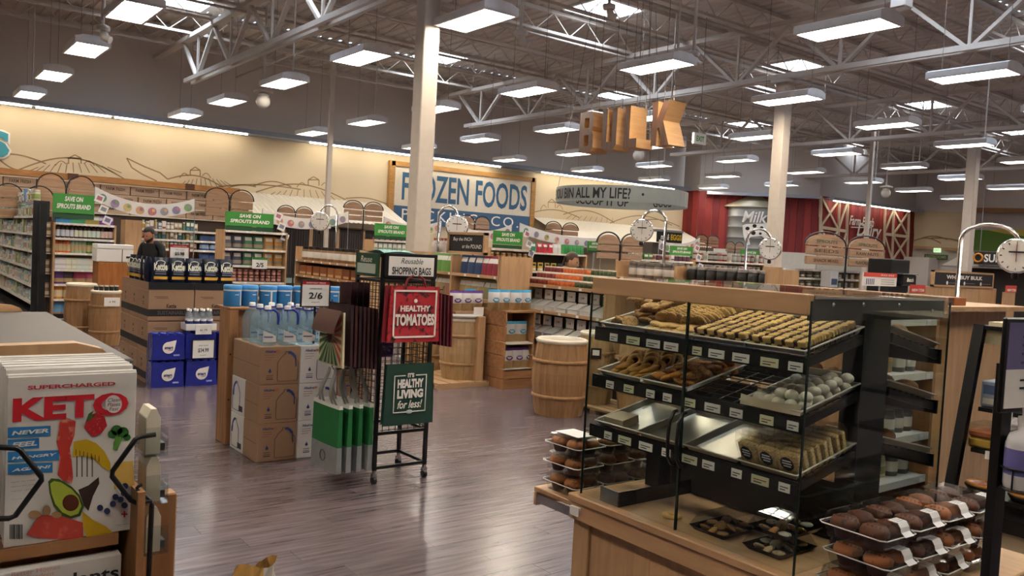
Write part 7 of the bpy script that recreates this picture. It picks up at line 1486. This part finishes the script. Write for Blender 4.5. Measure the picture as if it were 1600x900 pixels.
prt([(75, 752), (80, 747), (92, 748), (112, 760), (124, 773), (131, 790), (125, 806), (110, 810), (95, 805), (83, 790), (77, 770)][::-1], '#3f5a22', 'avocado_skin', 3); prt([(78, 755), (84, 751), (95, 753), (112, 764), (122, 776), (127, 790), (122, 802), (110, 806), (97, 800), (86, 787), (80, 770)][::-1], '#a9b83f', 'avocado_flesh', 4); prt(ell(110, 785, 13, 13), '#5a2c18', 'avocado_pit', 5)
prt([(41, 835), (52, 818), (62, 804), (95, 806), (129, 816), (130, 843), (100, 843), (60, 840)][::-1], '#c9483a', 'salmon_fillet', 2, m=speckle('#c2473a', '#d97a62', 30, .6, .35, 0))
for cx, cy_, rx, ry in ((54, 803, 10, 6), (73, 797, 6, 8), (88, 804, 8, 5)): prt(ell(cx, cy_, rx, ry), '#a9845a', 'almond', 4)
for k in range(4): prt([(119+k*8, 745), (121+k*8, 745), (121+k*8, 712), (119+k*8, 712)], '#6a625c', 'fork_tine', 1)
prt([(122, 765), (138, 758), (154, 745), (155, 755), (145, 775), (138, 798), (131, 790)][::-1], '#3a2a22', 'fork_handle', 2); prt([(178, 722), (208, 720), (210, 760), (178, 764)][::-1], '#d9b25a', 'card_print', 1)
for cx, cy_ in ((195, 759), (193, 770), (180, 776), (188, 780), (176, 787), (194, 789), (156, 793), (167, 798)): prt(ell(cx, cy_, 5, 5, 0, 10), '#2a3358', 'blueberry', 4)
for dx, dy in ((5, 1.2), (1.2, 5)): prt([(194-dx, 803+dy), (194+dx, 803+dy), (194+dx, 803-dy), (194-dx, 803-dy)], '#c2303a', 'plus_mark', 3)
for k, tx in enumerate(('Long-Term', 'Health', 'Benefits')): ptx(tx, 173+8*(k == 1), 811+k*6, 201, 815+k*6, '#2a2a2c', 0)
# lower magazine
LMY = 1.53; a = PY(190, 866, LMY); hp_ = thing('plant_magazine', 'grey white houseplants magazine in the lower wire holder', 'magazine', (a.x-.2, LMY, a.z-.27)); q = MB(); q.bbox(0, 0, 0, .2, .03, .27, .001); q.build('cover', mat('#c9c5c2', .35), hp_); text('houseplants', .185, .03, (.103, -.0012, .238), INK, hp_, bold=.02); text('Better Homes\n& Gardens', .07, .016, (.07, -.0012, .262), mat('#c98a80', .4), hp_, depth=.0)
q = MB(); q.box(hp_.location.x-.05, LMY-.005, hp_.location.z-.02, a.x+.01, 1.6, hp_.location.z); q.build('pocket_floor', PINE, mr)
# clear card pockets on the rack end
for k, yy in enumerate((690, 765, 845)):
    a = PY(226, yy, 1.62); t = thing('card_pocket', ['topmost clear pocket of pale packs at the rack end', 'middle clear pocket of pale packs at the rack end', 'lowest clear pocket of pale packs at the rack end'][k], 'holder', (a.x, a.y, a.z-.03))
    q = MB(); q.box(0, 0, 0, .042, .075, .002); q.build('pocket_base', CLEAR, t); q = MB(); q.box(.0, 0, 0, .002, .075, .075); q.box(.04, 0, 0, .042, .075, .035); q.box(0, -.002, 0, .042, 0, .055); q.build('pocket_wall', CLEAR, t)
    q = MB(); q.prism([(.004, .003), (.03, .003), (.03, .07), (.022, .088), (.012, .088), (.004, .07)], .008, .068); q.build('pale_pack', mat('#c6c0ae', .5), t); q = MB(); q.box(.0305, .01, .008, .039, .066, .022); q.build('dark_foot', mat('#4a4a48', .5), t)
    q = MB(); q.bar((0, .04, .02), (-.03, .04, .02), .006); q.build('clip', CLEAR, t)
# foil snack at the lower edge, on the candy ledge
c = PZ(400, 880, .866); ld = thing('candy_ledge', 'low maple candy ledge at the checkout below the foil bag', 'shelf', (c.x, c.y, 0)); q = MB(); q.bbox(-.06, -.06, 0, .06, .06, .6, .004); q.build('ledge_block', MAPLEZ, ld)
q = MB()
for s in (-1, 1): q.grid(9, 12, lambda i, j, s=s: ((i-.5)*.105*s*-1+.004*math.sin(j*19), s*.02*math.sin(math.pi*min(max(j, .03), .98))**.5*(1-abs(2*i-1)**3)+.003*math.sin(i*23+j*17), j*.262+.012*math.sin(i*5+1)*(j > .9)), lambda i, j: 1 if j < .96 and i < .62 else 0, False)
q.build('foil_bag', [mat('#d9d5cd', .3, .5, .1, 30), mat('#c79a55', .35, .2)], None, (c.x, c.y, .6), R(10), label='crumpled gold and silver foil snack bag on the candy ledge', cat='bag')
